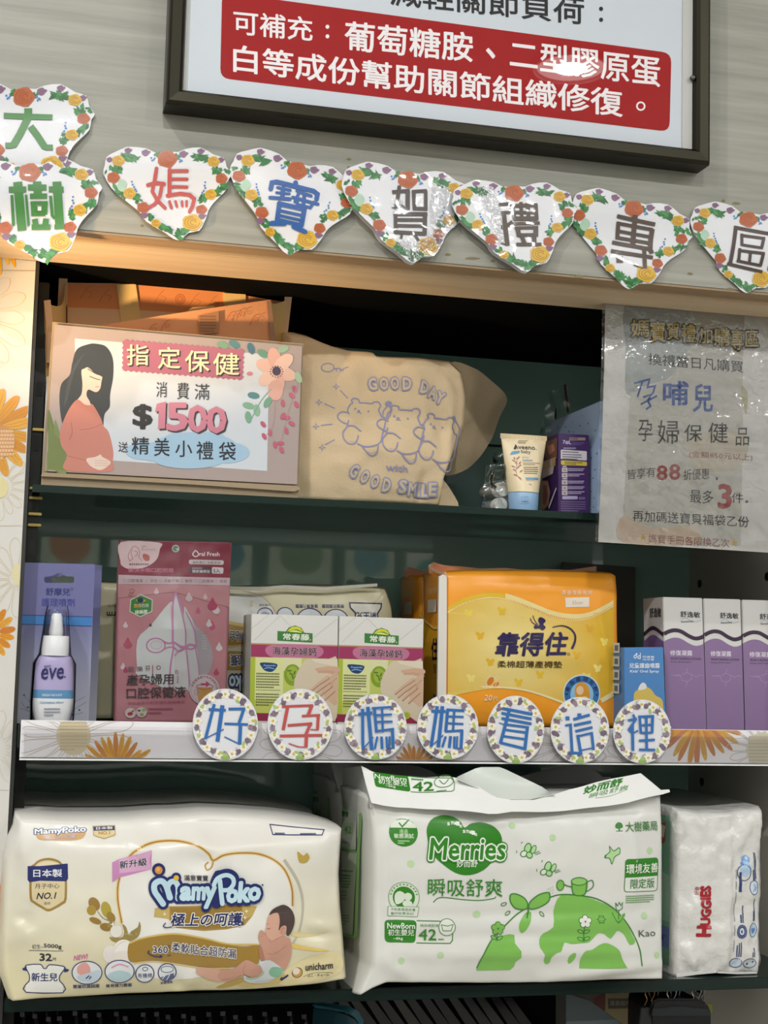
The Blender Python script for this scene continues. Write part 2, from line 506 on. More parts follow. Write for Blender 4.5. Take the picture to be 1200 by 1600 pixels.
def sheet(name, rows, mat, parent, th=.0008, smooth=True, label=None):
    """curved sheet from a grid of world points, given a thickness"""
    mb = MB(); n = len(rows[0]); m = len(rows); vs = [Vector(p) for r in rows for p in r]; fs = []
    for j in range(m-1):
        for i in range(n-1):
            a = j*n+i; fs.append((a, a+n, a+n+1, a+1))
    nr = [Vector() for _ in vs]
    for f in fs:
        k = (vs[f[1]]-vs[f[0]]).cross(vs[f[3]]-vs[f[0]])
        for i in f: nr[i] += k
    b = len(vs); vs += [v-k.normalized()*th for v, k in zip(vs, nr)]
    fs += [tuple(i+b for i in reversed(f)) for f in fs]
    lp = [i for i in range(n)]+[j*n+n-1 for j in range(1, m)]+[(m-1)*n+i for i in range(n-2, -1, -1)]+[j*n for j in range(m-2, 0, -1)]
    for i in range(len(lp)):
        a, c = lp[i], lp[(i+1) % len(lp)]; fs.append((a, c, c+b, a+b))
    mb.add(vs, fs, mat)
    return mb.build(name, parent, smooth=smooth, label=label, auto=50)

RND = random.Random(7)

def ypx(x, Y, z):
    """photo row where the point (column x, plane Y) has height z"""
    a, b = 0.0, 2200.0
    for _ in range(40):
        m = (a+b)/2
        if at(x, m, Y).z > z: a = m
        else: b = m
    return a
# ------------------------------------------------------------------ the setting
YH = -.087                                   # front of the header
YB = .24                                     # back panel of the cabinet
Z1, Z2, Z3 = 1.430, 1.240, 1.033             # shelf tops
XR = at(1077, 910, YB).x                     # right side panel
def struct(o): o['kind'] = 'structure'; return o
header_wood = grain_mat('pale_header_laminate', '87877c', '9f9e93', .42, (2.2, 1, 46))
under_wood = grain_mat('light_underside_wood', 'c4ac8c', 'd3bd9c', .5, (2, 30, 30))
edge_wood = grain_mat('raw_board_edge', '8e7556', 'a08666', .6, (2, 30, 30))
dark_glass = M('a9d2c8', .03, spec=.9)
black = M('090a0a', .9, spec=.05)
hdr = struct(MB().box((-.6, YH, 1.6155), (1.5, YH+.02, 2.72), header_wood).build('wall_header', bevel=.0008))
hp = Print(facing(YH), .7, h0=.0002)                                 # old glue marks along the lower edge
for x, y, w in ((432, 360, 5), (545, 249, 4), (700, 398, 5), (738, 404, 12), (770, 408, 4), (835, 424, 5), (1078, 428, 5), (1150, 318, 7), (1130, 314, 3), (545, 262, 3), (222, 353, 3), (1140, 452, 7), (905, 432, 8)):
    hp.blob([(x-w, y), (x-w*.3, y-2.4), (x+w*.6, y-1.6), (x+w, y+.4), (x+w*.2, y+2.2), (x-w*.5, y+1.4)], '7d7353')
hp.build('glue_stain', hdr)
struct(MB().box((-.6, YH+.02, 1.6150), (1.5, YH+.0215, 1.64), edge_wood).box((-.6, YH, 1.6140), (1.5, YH+.02, 1.6155), edge_wood).build('trim_1'))
struct(MB().box((-.6, YH+.0215, 1.6115), (1.5, 0.0, 1.64), under_wood).build('trim_2', bevel=.001))
struct(MB().box((-.02, 0.0, 1.6118), (1.3, YB, 1.64), black).build('trim_3'))
struct(MB().box((-.02, YB, .6), (1.3, YB+.008, 1.64), dark_glass).build('wall_back'))
struct(MB().box((-.02, YB-.004, 1.52), (XR, YB-.0005, 1.5215), M('0d211f', .3)).build('trim_4'))
grey_side = M('d0ccc2', .6)
wr = struct(MB().box((XR, 0.0, .6), (XR+.018, YB, 1.612), grey_side).build('wall_right'))
for px, py in ((1093.5, 912), (1199, 901), (1097, 1222)):
    d = ray(px, py); p = EYE+d*((XR-EYE.x)/d.x)
    MB().lathe(p+Vector((.0005, 0, 0)), (-1, 0, 0), ((0, .0042), (.0012, .0042), (.0013, .003)), M('191816', .6), 16).build('shelf_pin_hole', wr)

# left pillar with the flower paper
paper_white = '#d3d0ca'
wl = struct(MB().box((-.6, 0.0, .6), (0.0, YB+.008, 1.6115), M(paper_white, .3, coat=.25)).build('wall_left'))
def daisy_lines(P, cx, cy, r0, r1, n, col, w=1.2, a0=0, seed=0):
    R = random.Random(seed)
    for k in range(n):
        a = a0+2*math.pi*k/n; da = math.pi/n*.86; rr = r1*R.uniform(.88, 1.08); pts = []
        for u, q in ((r0, -.45), (rr*.55, -.95), (rr*.85, -.8), (rr, 0), (rr*.85, .8), (rr*.55, .95), (r0, .45)):
            pts.append((cx+u*math.cos(a+da*q), cy+u*math.sin(a+da*q)))
        P.stroke(pts, w, col, smooth=3)
def petals(P, cx, cy, r0, r1, n, cols, a0=0, a1=360, seed=0, wf=.62, vein='b5792f'):
    R = random.Random(seed)
    for k in range(n):
        a = math.radians(a0+(a1-a0)*(k+.5)/n+R.uniform(-2, 2)); w = wf*math.radians(a1-a0)/n*.5*r1; rr = r1*R.uniform(.85, 1.06)
        ca, sa = math.cos(a), math.sin(a)
        def q(u, v): return (cx+u*ca-v*sa, cy+u*sa+v*ca)
        P.poly(sp([q(r0, -w*.4), q(rr*.6, -w), q(rr*.9, -w*.8), q(rr, -w*.1), q(rr*.95, w*.5), q(rr*.7, w), q(r0, w*.4)], 3, True), cols[k % len(cols)])
        for f in (-.35, .3): P.stroke([q(r0*1.1, w*f*.5), q(rr*.6, w*f), q(rr*.88, w*f*.9)], .8, vein)
OR = ('d9942e', 'cf8526', 'dba03a', 'c9772a')
P = Print(facing(0.0), .3, coat=.25)
daisy_lines(P, -45, 490, 20, 92, 15, 'd8c9a0', 1, .1, 1); daisy_lines(P, 0, 760, 18, 52, 16, 'cfc3a0', 1, 0, 2)
daisy_lines(P, 25, 905, 10, 60, 14, 'cabf9f', 1, .2, 3); daisy_lines(P, -10, 1170, 20, 62, 13, 'c6bfa8', 1, .1, 4)
petals(P, -8, 330, 20, 96, 15, ('f0b51f', 'eead18', 'f4c032'), 10, 130, 5, vein='d79a20')
petals(P, -16, 672, 20, 76, 18, ('d3942c', 'c98527', 'd9a03a'), 0, 360, 6)
P.ell(0, 690, 24, 26, 'c48a55'); P.tiny(-20, 672, 24, 8, 6, 4, 'dcb58c', seed=3)
P.ell(0, 762, 13, 16, 'd9cf9a'); P.ell(27, 898, 8, 17, 'd8cfa4')
petals(P, -16, 990, 16, 44, 16, OR, 0, 360, 7); petals(P, -34, 1410, 16, 52, 17, OR, 0, 360, 8); P.ell(-22, 1425, 22, 40, 'c98f6e')
for y0, y1 in ((422, 425), (823, 823), (1235, 1235)): P.stroke([(-60, y0), (70, y1)], 1.2, 'bdb09a')
P.items = [([(min(-.0006, q[0]), q[1]) for q in v], t, c, h) for v, t, c, h in P.items]
P.build('flower_print', wl)
struct(MB().box((-.0005, .0005, .6), (.003, .012, 1.612), M('2b2a27', .4)).build('trim_5'))

struct(MB().box((.003, .205, .6), (XR, .21, Z3-.011), M('050606', .9, spec=.05)).build('shade_backing'))  # black sheet added to keep the space under the bottom shelf dark
floor_m = grain_mat('shop_floor_tile', 'c9c4ba', 'd6d1c8', .35, (1.5, 1.5, 1.5))
struct(MB().box((-3.2, -4.2, -.02), (3.8, .6, 0), floor_m).build('floor'))
ceil_m = M('c9c9c6', .8)
struct(MB().box((-3.2, -4.2, CEIL_Z+.004), (3.8, .6, CEIL_Z+.05), ceil_m).build('ceiling'))
struct(MB().box((-3.2, -2.92, 0), (3.8, -2.86, CEIL_Z), M('d9d9d6', .7)).build('wall_rear'))

# ceiling downlights: ring, frosted glass, and the lamp itself
white_metal = M('d8d8d6', .4)
frost = glow_mat('frosted_lamp_glass', (1, .98, .94), 4.0)
proto = None
for i, (x, y) in enumerate(LAMPS):
    if proto is None:
        t = proto = thing('ceiling_downlight', 'round white ceiling downlight mirrored in the framed sign', 'lamp', (x, y, CEIL_Z), 'ceiling downlights')
        c = Vector((x, y, CEIL_Z))
        MB().lathe(c, (0, 0, -1), ((-.004, .092), (.004, .095), (.009, .09), (.006, .082), (.0, .08)), white_metal, 32).build('rim', t, smooth=True, auto=40)
        MB().lathe(c, (0, 0, -1), ((.0005, .08), (.003, .08), (.0035, .04)), frost, 32).build('diffuser', t)
    else:
        t = copy_tree(proto); t.location = (x, y, CEIL_Z)
        t['label'] = 'round white ceiling downlight over the aisle behind the viewer'
    ld = bpy.data.lights.new('lamp', 'AREA'); ld.shape = 'DISK'; ld.size = .075; ld.energy = LAMP_W*LAMP_K[i]; ld.color = (1, .99, .975)
    lo = bpy.data.objects.new('lamp', ld); COL.objects.link(lo); lo.parent = t; lo.location = (0, 0, -.006)

# warm spotlight on the left pillar's far side, aimed up into the cabinet's top corner
wp = Vector((-.30, -.21, 1.40)); aim = Vector((.13, .0, 1.612))-wp
t = thing('cabinet_spotlight', 'small warm spotlight left of the frame aimed into the cabinet top', 'lamp', wp)
MB().lathe(wp-aim.normalized()*.045, aim, ((0, .012), (.004, .016), (.04, .018), (.041, .015)), M('c9c6bf', .3, metal=1), 24).build('housing', t, smooth=True, auto=40)
MB().tube([wp-aim.normalized()*.03, wp+Vector((-.02, .06, -.02)), wp+Vector((-.02, .21, -.02))], .004, M('c9c6bf', .3, metal=1), 8).build('arm', t)
ld = bpy.data.lights.new('lamp', 'SPOT'); ld.shadow_soft_size = .014; ld.energy = WARM_W; ld.color = (1, .66, .33)
ld.spot_size = math.radians(29); ld.spot_blend = 1.0
lo = bpy.data.objects.new('lamp', ld); COL.objects.link(lo); lo.parent = t; lo.rotation_euler = aim.to_track_quat('-Z', 'Y').to_euler()

# display rack across the aisle (seen mirrored in the dark glass back)
rack = thing('display_rack', 'pale shelving across the aisle, mirrored in the dark glass back', 'shelf', (.45, -2.7, 0))
mb = MB()
for x0 in (-.75, 1.6): MB().box((x0, -2.86, 0), (x0+.03, -2.5, 1.95), M('b9b7ae', .5)).build('upright', rack)
for z in (.25, .62, .95, 1.22, 1.485, 1.73): MB().box((-.72, -2.86, z-.02), (1.6, -2.5, z), M('c6c6bf', .5)).build('shelf_board', rack)
R = random.Random(3); x = -.6; k = 0
cols = [('cfd2bd', '6f9aa6'), ('dcdcc6', '3d7d95'), ('c9cfb8', 'c77d4f'), ('e2e0cf', '5aa79a'), ('d3d0b4', '7f8f5a'), ('dfe3dd', 'bd6a6a'), ('cfd8cf', '4a8a8a')]
names = ['first', 'second', 'third', 'fourth', 'fifth', 'sixth', 'seventh', 'eighth', 'ninth', 'tenth', 'eleventh', 'twelfth']
for zi, z in enumerate((1.485, 1.73)):
    x = -.5; k = 0
    while x < 1.3:
        w = R.uniform(.14, .22); h = R.uniform(.13, .2); c = cols[(k*3+zi) % 7]
        bt = thing('product_box', '%s box from the left on the %s shelf of the rack across the aisle' % (names[k], ('eye-level', 'top')[zi]), 'box', (x+w/2, -2.55, z), 'boxes on the rack across the aisle')
        S = Surf((0, -2.52, 0), (-1, 0, 0), (0, 0, 1))
        MB().box((x, -2.66, z+.0005), (x+w, -2.521, z+h), M(c[0], .5)).build('carton', bt, bevel=.002)
        m2 = MB(); cx, cz = x+w*.5, z+h*.55
        m2.prism([(cx-w*.36*math.cos(a), -2.5205, cz+h*.28*math.sin(a)) for a in [2*math.pi*q/18 for q in range(18)]], Vector((0, -.0003, 0)), M(c[1], .5))
        m2.box((x+w*.15, -2.5208, z+h*.08), (x+w*.85, -2.5203, z+h*.16), M('a6a98f', .5))
        m2.build('front_print', bt)
        x += w+R.uniform(.01, .06); k += 1

# ------------------------------------------------------------------ the cabinet's shelves
sg = clear_mat('tinted_shelf_glass', (.42, .62, .55), .05, .02)
gs = thing('glass_shelf', 'dark tinted glass shelf under the sign box and canvas tote', 'shelf', (.3, 0, Z1))
MB().box((.006, .001, Z1-.006), (XR-.001, YB-.005, Z1), sg).build('pane', gs)
MB().box((.006, -.0005, Z1-.006), (XR-.001, .0005, Z1), M('0e2420', .15)).build('front_edge', gs, label='dark green ground front edge')
up = thing('shelf_upright', 'black slotted upright with brass clips at the left cabinet edge', 'upright', (.006, .03, .62))
MB().box((.0035, .022, .62), (.012, .034, 1.60), M('161614', .35, metal=.4)).build('rail', up, bevel=.0006)
for z in (1.476, 1.428, 1.42, 1.407, 1.398):
    MB().box((.0040, .0185, z), (.0145, .0235, z+.0022), M('b09a5c', .3, metal=1)).build('clip', up, bevel=.0004)
for z in (1.545, 1.505, 1.46, 1.375, 1.34): MB().box((.0052, .0213, z), (.0105, .0222, z+.012), M('040404', .6)).build('slot', up)
sb = thing('shelf_board', 'dark middle shelf behind the flower price strip', 'shelf', (.3, .1, Z2))
MB().box((.004, -.008, Z2-.018), (XR-.001, YB-.002, Z2), M('20302c', .25)).build('board', sb, bevel=.001)
bs = thing('glass_shelf', 'dark green glass bottom shelf carrying the diaper packs', 'shelf', (.3, .1, Z3))
MB().box((.004, -.012, Z3-.010), (XR-.001, YB-.002, Z3), M('0c1f1b', .08, spec=.6)).build('pane', bs, bevel=.0008)

# ------------------------------------------------------------------ price strip on the middle shelf
YS = -.016
ps = thing('price_strip', 'white flower-printed price strip along the middle shelf edge', 'strip', (.3, YS, Z2))
zt, zb = 1.2445, at(600, 1191.5, YS).z
x0, x1 = at(33, 1130, YS).x, .70
MB().box((x0, YS, zb+.002), (x1, YS+.0012, zt), M('efedf0', .35)).build('paper', ps)
MB().box((x0, YS+.0015, zb), (x1, YS+.003, zt-.0006), M('c8c8c6', .3)).box((x0, YS-.0045, zb), (x1, YS+.0015, zb+.0012), M('e4e4e2', .2)).build('holder', ps)
P = Print(facing(YS), .35, h0=.0002)
daisy_lines(P, 115, 1150, 24, 95, 20, 'c5bba8', 1, .1, 11); P.ell(115, 1150, 27, 30, 'd4c8ab'); P.tiny(94, 1128, 138, 9, 5.2, 3, 'c4b592', seed=2)
petals(P, 182, 1208, 12, 62, 15, ('d6a03a', 'd08a48', 'dba845'), 184, 356, 12)
daisy_lines(P, 470, 1168, 12, 70, 14, 'c8bfae', 1, .1, 13); daisy_lines(P, 885, 1165, 12, 72, 14, 'c8bfae', 1, .3, 14)
petals(P, 647, 1200, 10, 38, 11, ('d6a265', 'c98a52'), 190, 350, 15)
petals(P, 1090, 1118, 14, 78, 15, ('cf9a45', 'c98548', 'd9ab52', 'c47a58'), 8, 172, 16)
daisy_lines(P, 1192, 1172, 22, 60, 18, 'c5bba8', 1, .1, 17); P.ell(1192, 1172, 26, 28, 'd2cbb5'); P.tiny(1170, 1150, 1214, 9, 5.2, 3, 'bfb59a', seed=4)
daisy_lines(P, 985, 1192, 12, 45, 12, 'c8bfae', 1, .1, 18)
# keep the print inside the strip
S = facing(YS); lo = zb+.0024; hi = zt-.0004
P.items = [([(min(x1-.001, max(x0+.001, a)), min(hi, max(lo, b))) for a, b, *z in v], t, c, h) for v, t, c, h in P.items]
P.build('flower_print', ps)
strip_clear = clear_mat('clear_price_cover', (.985, .985, .99), .05, .06, 60, .06)
cz = at(600, 1141, YS-.004).z
for i, (a, b) in enumerate(((33, 288.5), (289.5, 848.5), (849.5, 1300))):
    xa, xb = at(a, 1160, YS-.004).x, min(.70, at(b, 1160, YS-.004).x)
    MB().box((xa, YS-.0046, zb+.0014), (xb, YS-.0040, cz), strip_clear).build('clear_cover', ps)
# ------------------------------------------------------------------ framed sign on the header
YF = YH-.026
fs = thing('framed_sign', 'white health sign with a red text block in a brushed metal frame', 'sign', (.36, YH, 1.74))
steel = M('34322a', .36, metal=1)
o = [at(259, 160, YF), at(1111, 256, YF)]; i_ = [at(287, 134, YF), at(1087, 226, YF)]
zo, zi = (o[0].z+o[1].z)/2, (i_[0].z+i_[1].z)/2; TOP = zo+.46
xo0, xo1, xi0, xi1 = o[0].x, o[1].x, i_[0].x, i_[1].x
wd = (xi0-xo0+xo1-xi1)/2; xi0, xi1 = xo0+wd, xo1-wd
def rail(a, b, c, d):
    """mitred rail: outer edge a-b, inner edge c-d (x, z), rounded front"""
    rings = []
    for q0, q1 in ((a, c), (b, d)):
        ring = []
        for u, y in ((0, YH-.001), (0, YF+.004), (.06, YF+.001), (.18, YF), (.72, YF+.0005), (.9, YF+.003), (1, YF+.008), (1, YH-.001)):
            ring.append(Vector((q0[0]+(q1[0]-q0[0])*u, y, q0[1]+(q1[1]-q0[1])*u)))
        rings.append(ring)
    return MB().loft(rings, steel)
BL, BR, TR, TL = (xo0, zo), (xo1, zo), (xo1, TOP), (xo0, TOP)
bl, br, tr, tl = (xi0, zo+wd), (xi1, zo+wd), (xi1, TOP-wd), (xi0, TOP-wd)
for a, b, c, d in ((BL, BR, bl, br), (BR, TR, br, tr), (TR, TL, tr, tl), (TL, BL, tl, bl)): rail(a, b, c, d).build('frame_rail', fs)
YP = YF+.009
MB().box((xi0-.002, YP, zo+wd-.002), (xi1+.002, YH-.001, TOP-wd+.002), M('c6ced6', .5, coat=1)).build('panel', fs)
MB().box((xi1-.009, YP-.0012, zo+wd), (xi1, YP-.0002, TOP-wd), M('b4b4b0', .3)).build('inner_lip', fs)
MB().box((xi0, YP-.0012, zo+wd), (xi0+.0025, YP-.0002, TOP-wd), M('b4b4b0', .3)).build('inner_lip', fs)
MB().lathe(at(1083, 121, YF+.004), (0, -1, 0), ((-.002, .0022), (.0006, .0022), (.0012, .0012)), M('5b5a56', .4, metal=1), 14).build('frame_screw', fs)
SF = facing(YP)
P = Print(SF, .5, coat=1, spec=.1)
P.rquad([(347, -12), (1049, 83), (1046, 206), (344, 122)], 15, '9c0d12')
P.build('red_block', fs)
P = Print(SF, .5, coat=1, h0=.0004, spec=.1)
W = 'ebe6e8'
P.text('減輕關節負荷', (610, 8), (912, 39), 44, '2a2a2c', .012)
for y in (14, 31): P.ell(939, y, 3.2, 3.4, '2a2a2c')
P.text('可補充', (365, 53), (488, 65), 37, W, .012)
for y in (42, 57): P.ell(511.5, y, 3, 3.2, W)
P.text('葡萄糖胺', (539, 78), (738, 97), 45, W, .016)
P.text('、', (760, 91), (773, 91), 15, W, .02)
P.text('二型膠原蛋', (797, 107), (1031, 136), 46, W, .014)
P.text('白等成份幫助關節組織修復', (365, 112), (972, 183), 42, W, .016)
P.ring(1001, 166, 6, 6, 2.6, W)
P.build('lettering', fs)

# ------------------------------------------------------------------ heart cut-outs on the header
HO = [(63,280),(75,210),(90,140),(160,98),(240,60),(290,50),(430,65),(510,105),(600,95),(700,100),(760,75),(890,60),(1000,120),(1090,150),(1110,220),(1155,290),(1130,330),(1115,410),(1060,470),(1000,530),(960,590),(945,640),(920,700),(880,765),(790,785),(740,830),(710,850),(650,830),(590,785),(430,690),(380,620),(340,580),(240,500),(130,400)]
A_, B_ = complex(605, 160), complex(710, 850)
def leaf_patch(P, cx, cy, rx, ry, rot, seed, n=7):
    R = random.Random(seed); ca, sa = math.cos(math.radians(rot)), math.sin(math.radians(rot))
    for k in range(n):
        x, y = R.uniform(-.7, .7)*rx, R.uniform(-.6, .6)*ry; a = math.radians(rot+R.uniform(-55, 55)+(180 if R.random() < .5 else 0)); l = R.uniform(.7, 1.15)*max(rx, ry); w = R.uniform(10, 19)
        X, Y = cx+x*ca-y*sa, cy+x*sa+y*ca; c, s = math.cos(a), math.sin(a)
        P.poly([(X-l*.5*c, Y-l*.5*s), (X-w*s, Y+w*c), (X+l*.5*c, Y+l*.5*s), (X+w*s, Y-w*c)], R.choice(('2a6f38', '357c3e', '21602f', '428848')))
def rose(P, x, y, r, col, dark, rings=3):
    n = 16; P.poly([(x+r*(1+.07*math.cos(5*a))*math.cos(a), y+r*.86*(1+.07*math.cos(5*a))*math.sin(a)) for a in [2*math.pi*k/n for k in range(n)]], col)
    for k in range(rings):
        q = r*(.75-.23*k); P.ring(x+r*.05*k, y, q, q*.8, max(5, r*.08), dark, 14, 40*k, 40*k+280)
def wreath(P, seed):
    for i, (cx, cy, rx, ry, rot, n) in enumerate(((290,145,95,30,8,9),(885,150,85,30,8,9),(180,245,42,55,80,7),(1035,260,42,55,70,7),(105,250,45,14,-40,2),(1112,255,45,14,40,2),(190,430,95,22,42,6),(1060,410,80,30,-42,7),(350,495,45,50,50,7),(915,490,45,45,-50,6),(455,650,45,40,50,6),(590,745,80,34,32,9),(700,795,60,45,40,8),(770,760,60,34,-35,7),(520,125,35,22,-30,4),(690,140,25,25,30,4))):
        leaf_patch(P, cx, cy, rx, ry, rot, seed*50+i, n*2)
    for x, y in ((225,365),(215,400)): P.ell(x, y, 42, 30, 'a6c4ad', 40)
    for x, y, r in ((470,150,9),(490,165,9),(478,172,8),(500,152,8),(705,160,9),(722,172,9),(712,185,8),(730,178,8),(305,350,8),(312,375,9),(325,395,9),(335,415,10),(345,430,8),(930,355,8),(926,382,9),(932,402,9),(918,425,9),(905,440,8)): P.ell(x, y, r, r, '4c7fb8', 0, 8)
    for x, y, r in ((275,85,32),(118,165,30),(425,105,38),(745,120,38),(893,95,32),(1065,168,30),(412,638,36),(908,640,34)):
        P.poly(sp([(x-r, y-r*.3), (x-r*.3, y-r*.7), (x+r*.2, y-r*.8), (x+r*.5, y-r*.5), (x+r*1.1, y-r*.3), (x+r*.7, y+r*.2), (x+r*.1, y+r*.75), (x-r*.7, y+r*.5)], 2, True), '7d5a78')
        P.stroke([(x-r*.5, y-r*.2), (x+r*.5, y+r*.1)], 4, '684865')
    for x, y, r in ((605,160,84),(148,315,54),(1068,325,50),(403,570,55),(900,582,48)): rose(P, x, y, r, 'b05a2c', '96471f', 3)
    for x, y, r in ((190,173,54),(1000,182,52),(285,448,54),(978,455,50),(510,705,42),(820,695,84)): rose(P, x, y, r, 'cda528', 'ab7420', 3)
sleeve = clear_mat('glossy_laminate_film', (.99, .99, .99), .06, .16, 80, .5)
HEARTS = [
 ('大', (37.1, 151.7), (58, 291), '3f7d3a', 'green', 'taped above the left end of the heart row'),
 ('樹', (46.2, 270.4), (72.5, 410.8), '3f7d3a', 'green', 'leftmost of the heart row over the yellow flower'),
 ('媽', (260.9, 249.3), (280.2, 375.8), 'b9504c', 'red', 'with a red rounded character'),
 ('寶', (464, 266.5), (452.5, 397.5), '2c5a9e', 'blue', 'with a blue rounded character'),
 ('賀', (636, 281.5), (642.5, 414), '453b37', 'dark', 'wrinkled glossy film, between the blue-lettered heart and its neighbour'),
 ('禮', (802.5, 302.5), (820, 427.5), '4b3c30', 'dark', 'with a white lamp glare down its left side'),
 ('專', (990, 326.5), (982.5, 452), '4b3a2e', 'dark', 'just above the hand-lettered poster corner'),
 ('區', (1170, 342.5), (1167, 458), '402d25', 'dark', 'cut by the right photo edge')]
GL = {
 '大': ((0,130,5.52), [(48,(32,275),(452,293)),(68,(243,215),(243,300)),(62,(243,290),(170,440),(115,535)),(50,(135,530),(90,538),(45,538)),(60,(262,370),(320,450),(385,555)),(48,(365,545),(400,560),(455,560))]),
 '樹': ((0,130,5.52), [(78,(152,860),(190,1270)),(50,(75,925),(226,925)),(26,(102,970),(116,1228)),(22,(224,968),(247,1228)),(72,(320,856),(320,905)),(50,(240,907),(400,907)),(70,(325,930),(325,985)),(44,(258,982),(406,980)),(28,(262,1038),(412,1036)),(40,(283,1030),(290,1145)),(42,(390,1030),(386,1128)),(34,(275,1130),(392,1128)),(48,(300,1085),(385,1085)) ,(48,(272,1240),(436,1240)),(50,(300,1170),(308,1225)),(50,(398,1168),(388,1225)),(76,(490,855),(516,1258)),(50,(420,922),(548,922)),(26,(435,978),(450,1140),(472,1168)),(40,(468,1238),(550,1236))]),
 '媽': ((150,220,5.4545), [(32,(514,240),(505,300),(497,350)),(32,(442,378),(510,360),(580,368)),(30,(492,370),(480,430),(520,500),(590,570)),(30,(562,372),(545,470),(500,540),(452,568)),(34,(626,252),(626,465)),(30,(625,262),(775,262)),(26,(625,328),(775,330)),(26,(625,390),(775,394)),(32,(610,464),(720,448),(800,458),(838,490),(825,550),(800,598)),(26,(628,515),(645,568)),(22,(680,512),(692,556)),(22,(735,512),(738,552)),(22,(775,510),(774,552))]),
 '寶': ((360,230,6), [(44,(375,395),(388,335),(430,328),(780,412),(815,440),(805,490)),(46,(610,335),(608,370)),(28,(440,382),(558,407)),(24,(428,430),(550,442)),(34,(368,478),(555,492)),(42,(492,388),(482,480)),(30,(622,412),(755,460)),(30,(645,420),(602,515)),(30,(582,475),(818,538)),(36,(692,440),(680,548)),(24,(622,540),(750,572)),(30,(778,520),(745,572)),(26,(628,495),(622,545)),(44,(452,535),(692,588)),(44,(456,530),(436,682)),(44,(690,585),(664,732)),(36,(438,682),(668,735)),(26,(450,597),(672,645)),(24,(446,640),(668,690)),(46,(385,715),(508,716)),(44,(592,745),(700,795))]),
 '賀': ((530,250,6), [(36,(485,315),(655,295)),(36,(557,250),(535,380),(515,468)),(42,(635,290),(630,478)),(12,(570,430),(630,478)),(14,(478,460),(520,468)),(32,(675,305),(818,292)),(36,(690,300),(696,480)),(34,(806,290),(804,475)),(34,(680,466),(820,466)),(38,(492,522),(818,516)),(34,(514,510),(510,712)),(40,(796,515),(786,715)),(32,(510,577),(800,573)),(30,(510,632),(800,632)),(36,(508,694),(796,706)),(22,(572,716),(560,758)),(26,(692,715),(730,772))]),
 '禮': ((700,270,6), [(30,(465,306),(558,298)),(28,(485,383),(576,380)),(40,(510,372),(538,698)),(34,(482,525),(540,508),(590,470)),(12,(480,675),(535,690)),(34,(572,318),(832,308)),(30,(590,380),(832,378)),(40,(598,440),(836,436)),(34,(592,300),(614,452)),(32,(674,280),(682,450)),(34,(742,270),(744,450)),(34,(816,300),(820,450)),(30,(600,489),(848,479)),(28,(610,530),(832,522)),(44,(635,520),(650,612)),(44,(810,515),(808,608)),(32,(630,596),(830,592)),(40,(672,600),(702,680)),(40,(792,600),(792,682)),(32,(620,686),(858,684))]),
 '專': ((880,290,5.714), [(34,(475,276),(822,346)),(44,(642,265),(622,540)),(30,(478,337),(802,392)),(36,(490,325),(484,478)),(42,(798,385),(785,470),(775,570),(790,608)),(28,(488,405),(792,458)),(30,(478,463),(775,512)),(34,(438,505),(765,565)),(34,(425,583),(795,645)),(36,(722,570),(718,748)),(58,(500,634),(500,690)),(10,(620,712),(700,745))]),
 '區': ((1060,300,8.571), [(46,(750,466),(1260,575)),(50,(778,460),(690,975)),(42,(652,958),(1122,1072)),(38,(835,577),(1150,628)),(38,(850,556),(846,712)),(40,(1135,620),(1098,765)),(34,(832,706),(1115,756)),(38,(795,782),(1142,832)),(40,(818,755),(803,935)),(42,(1125,830),(1090,995)),(36,(778,920),(1104,990)),(38,(957,805),(945,965))])}
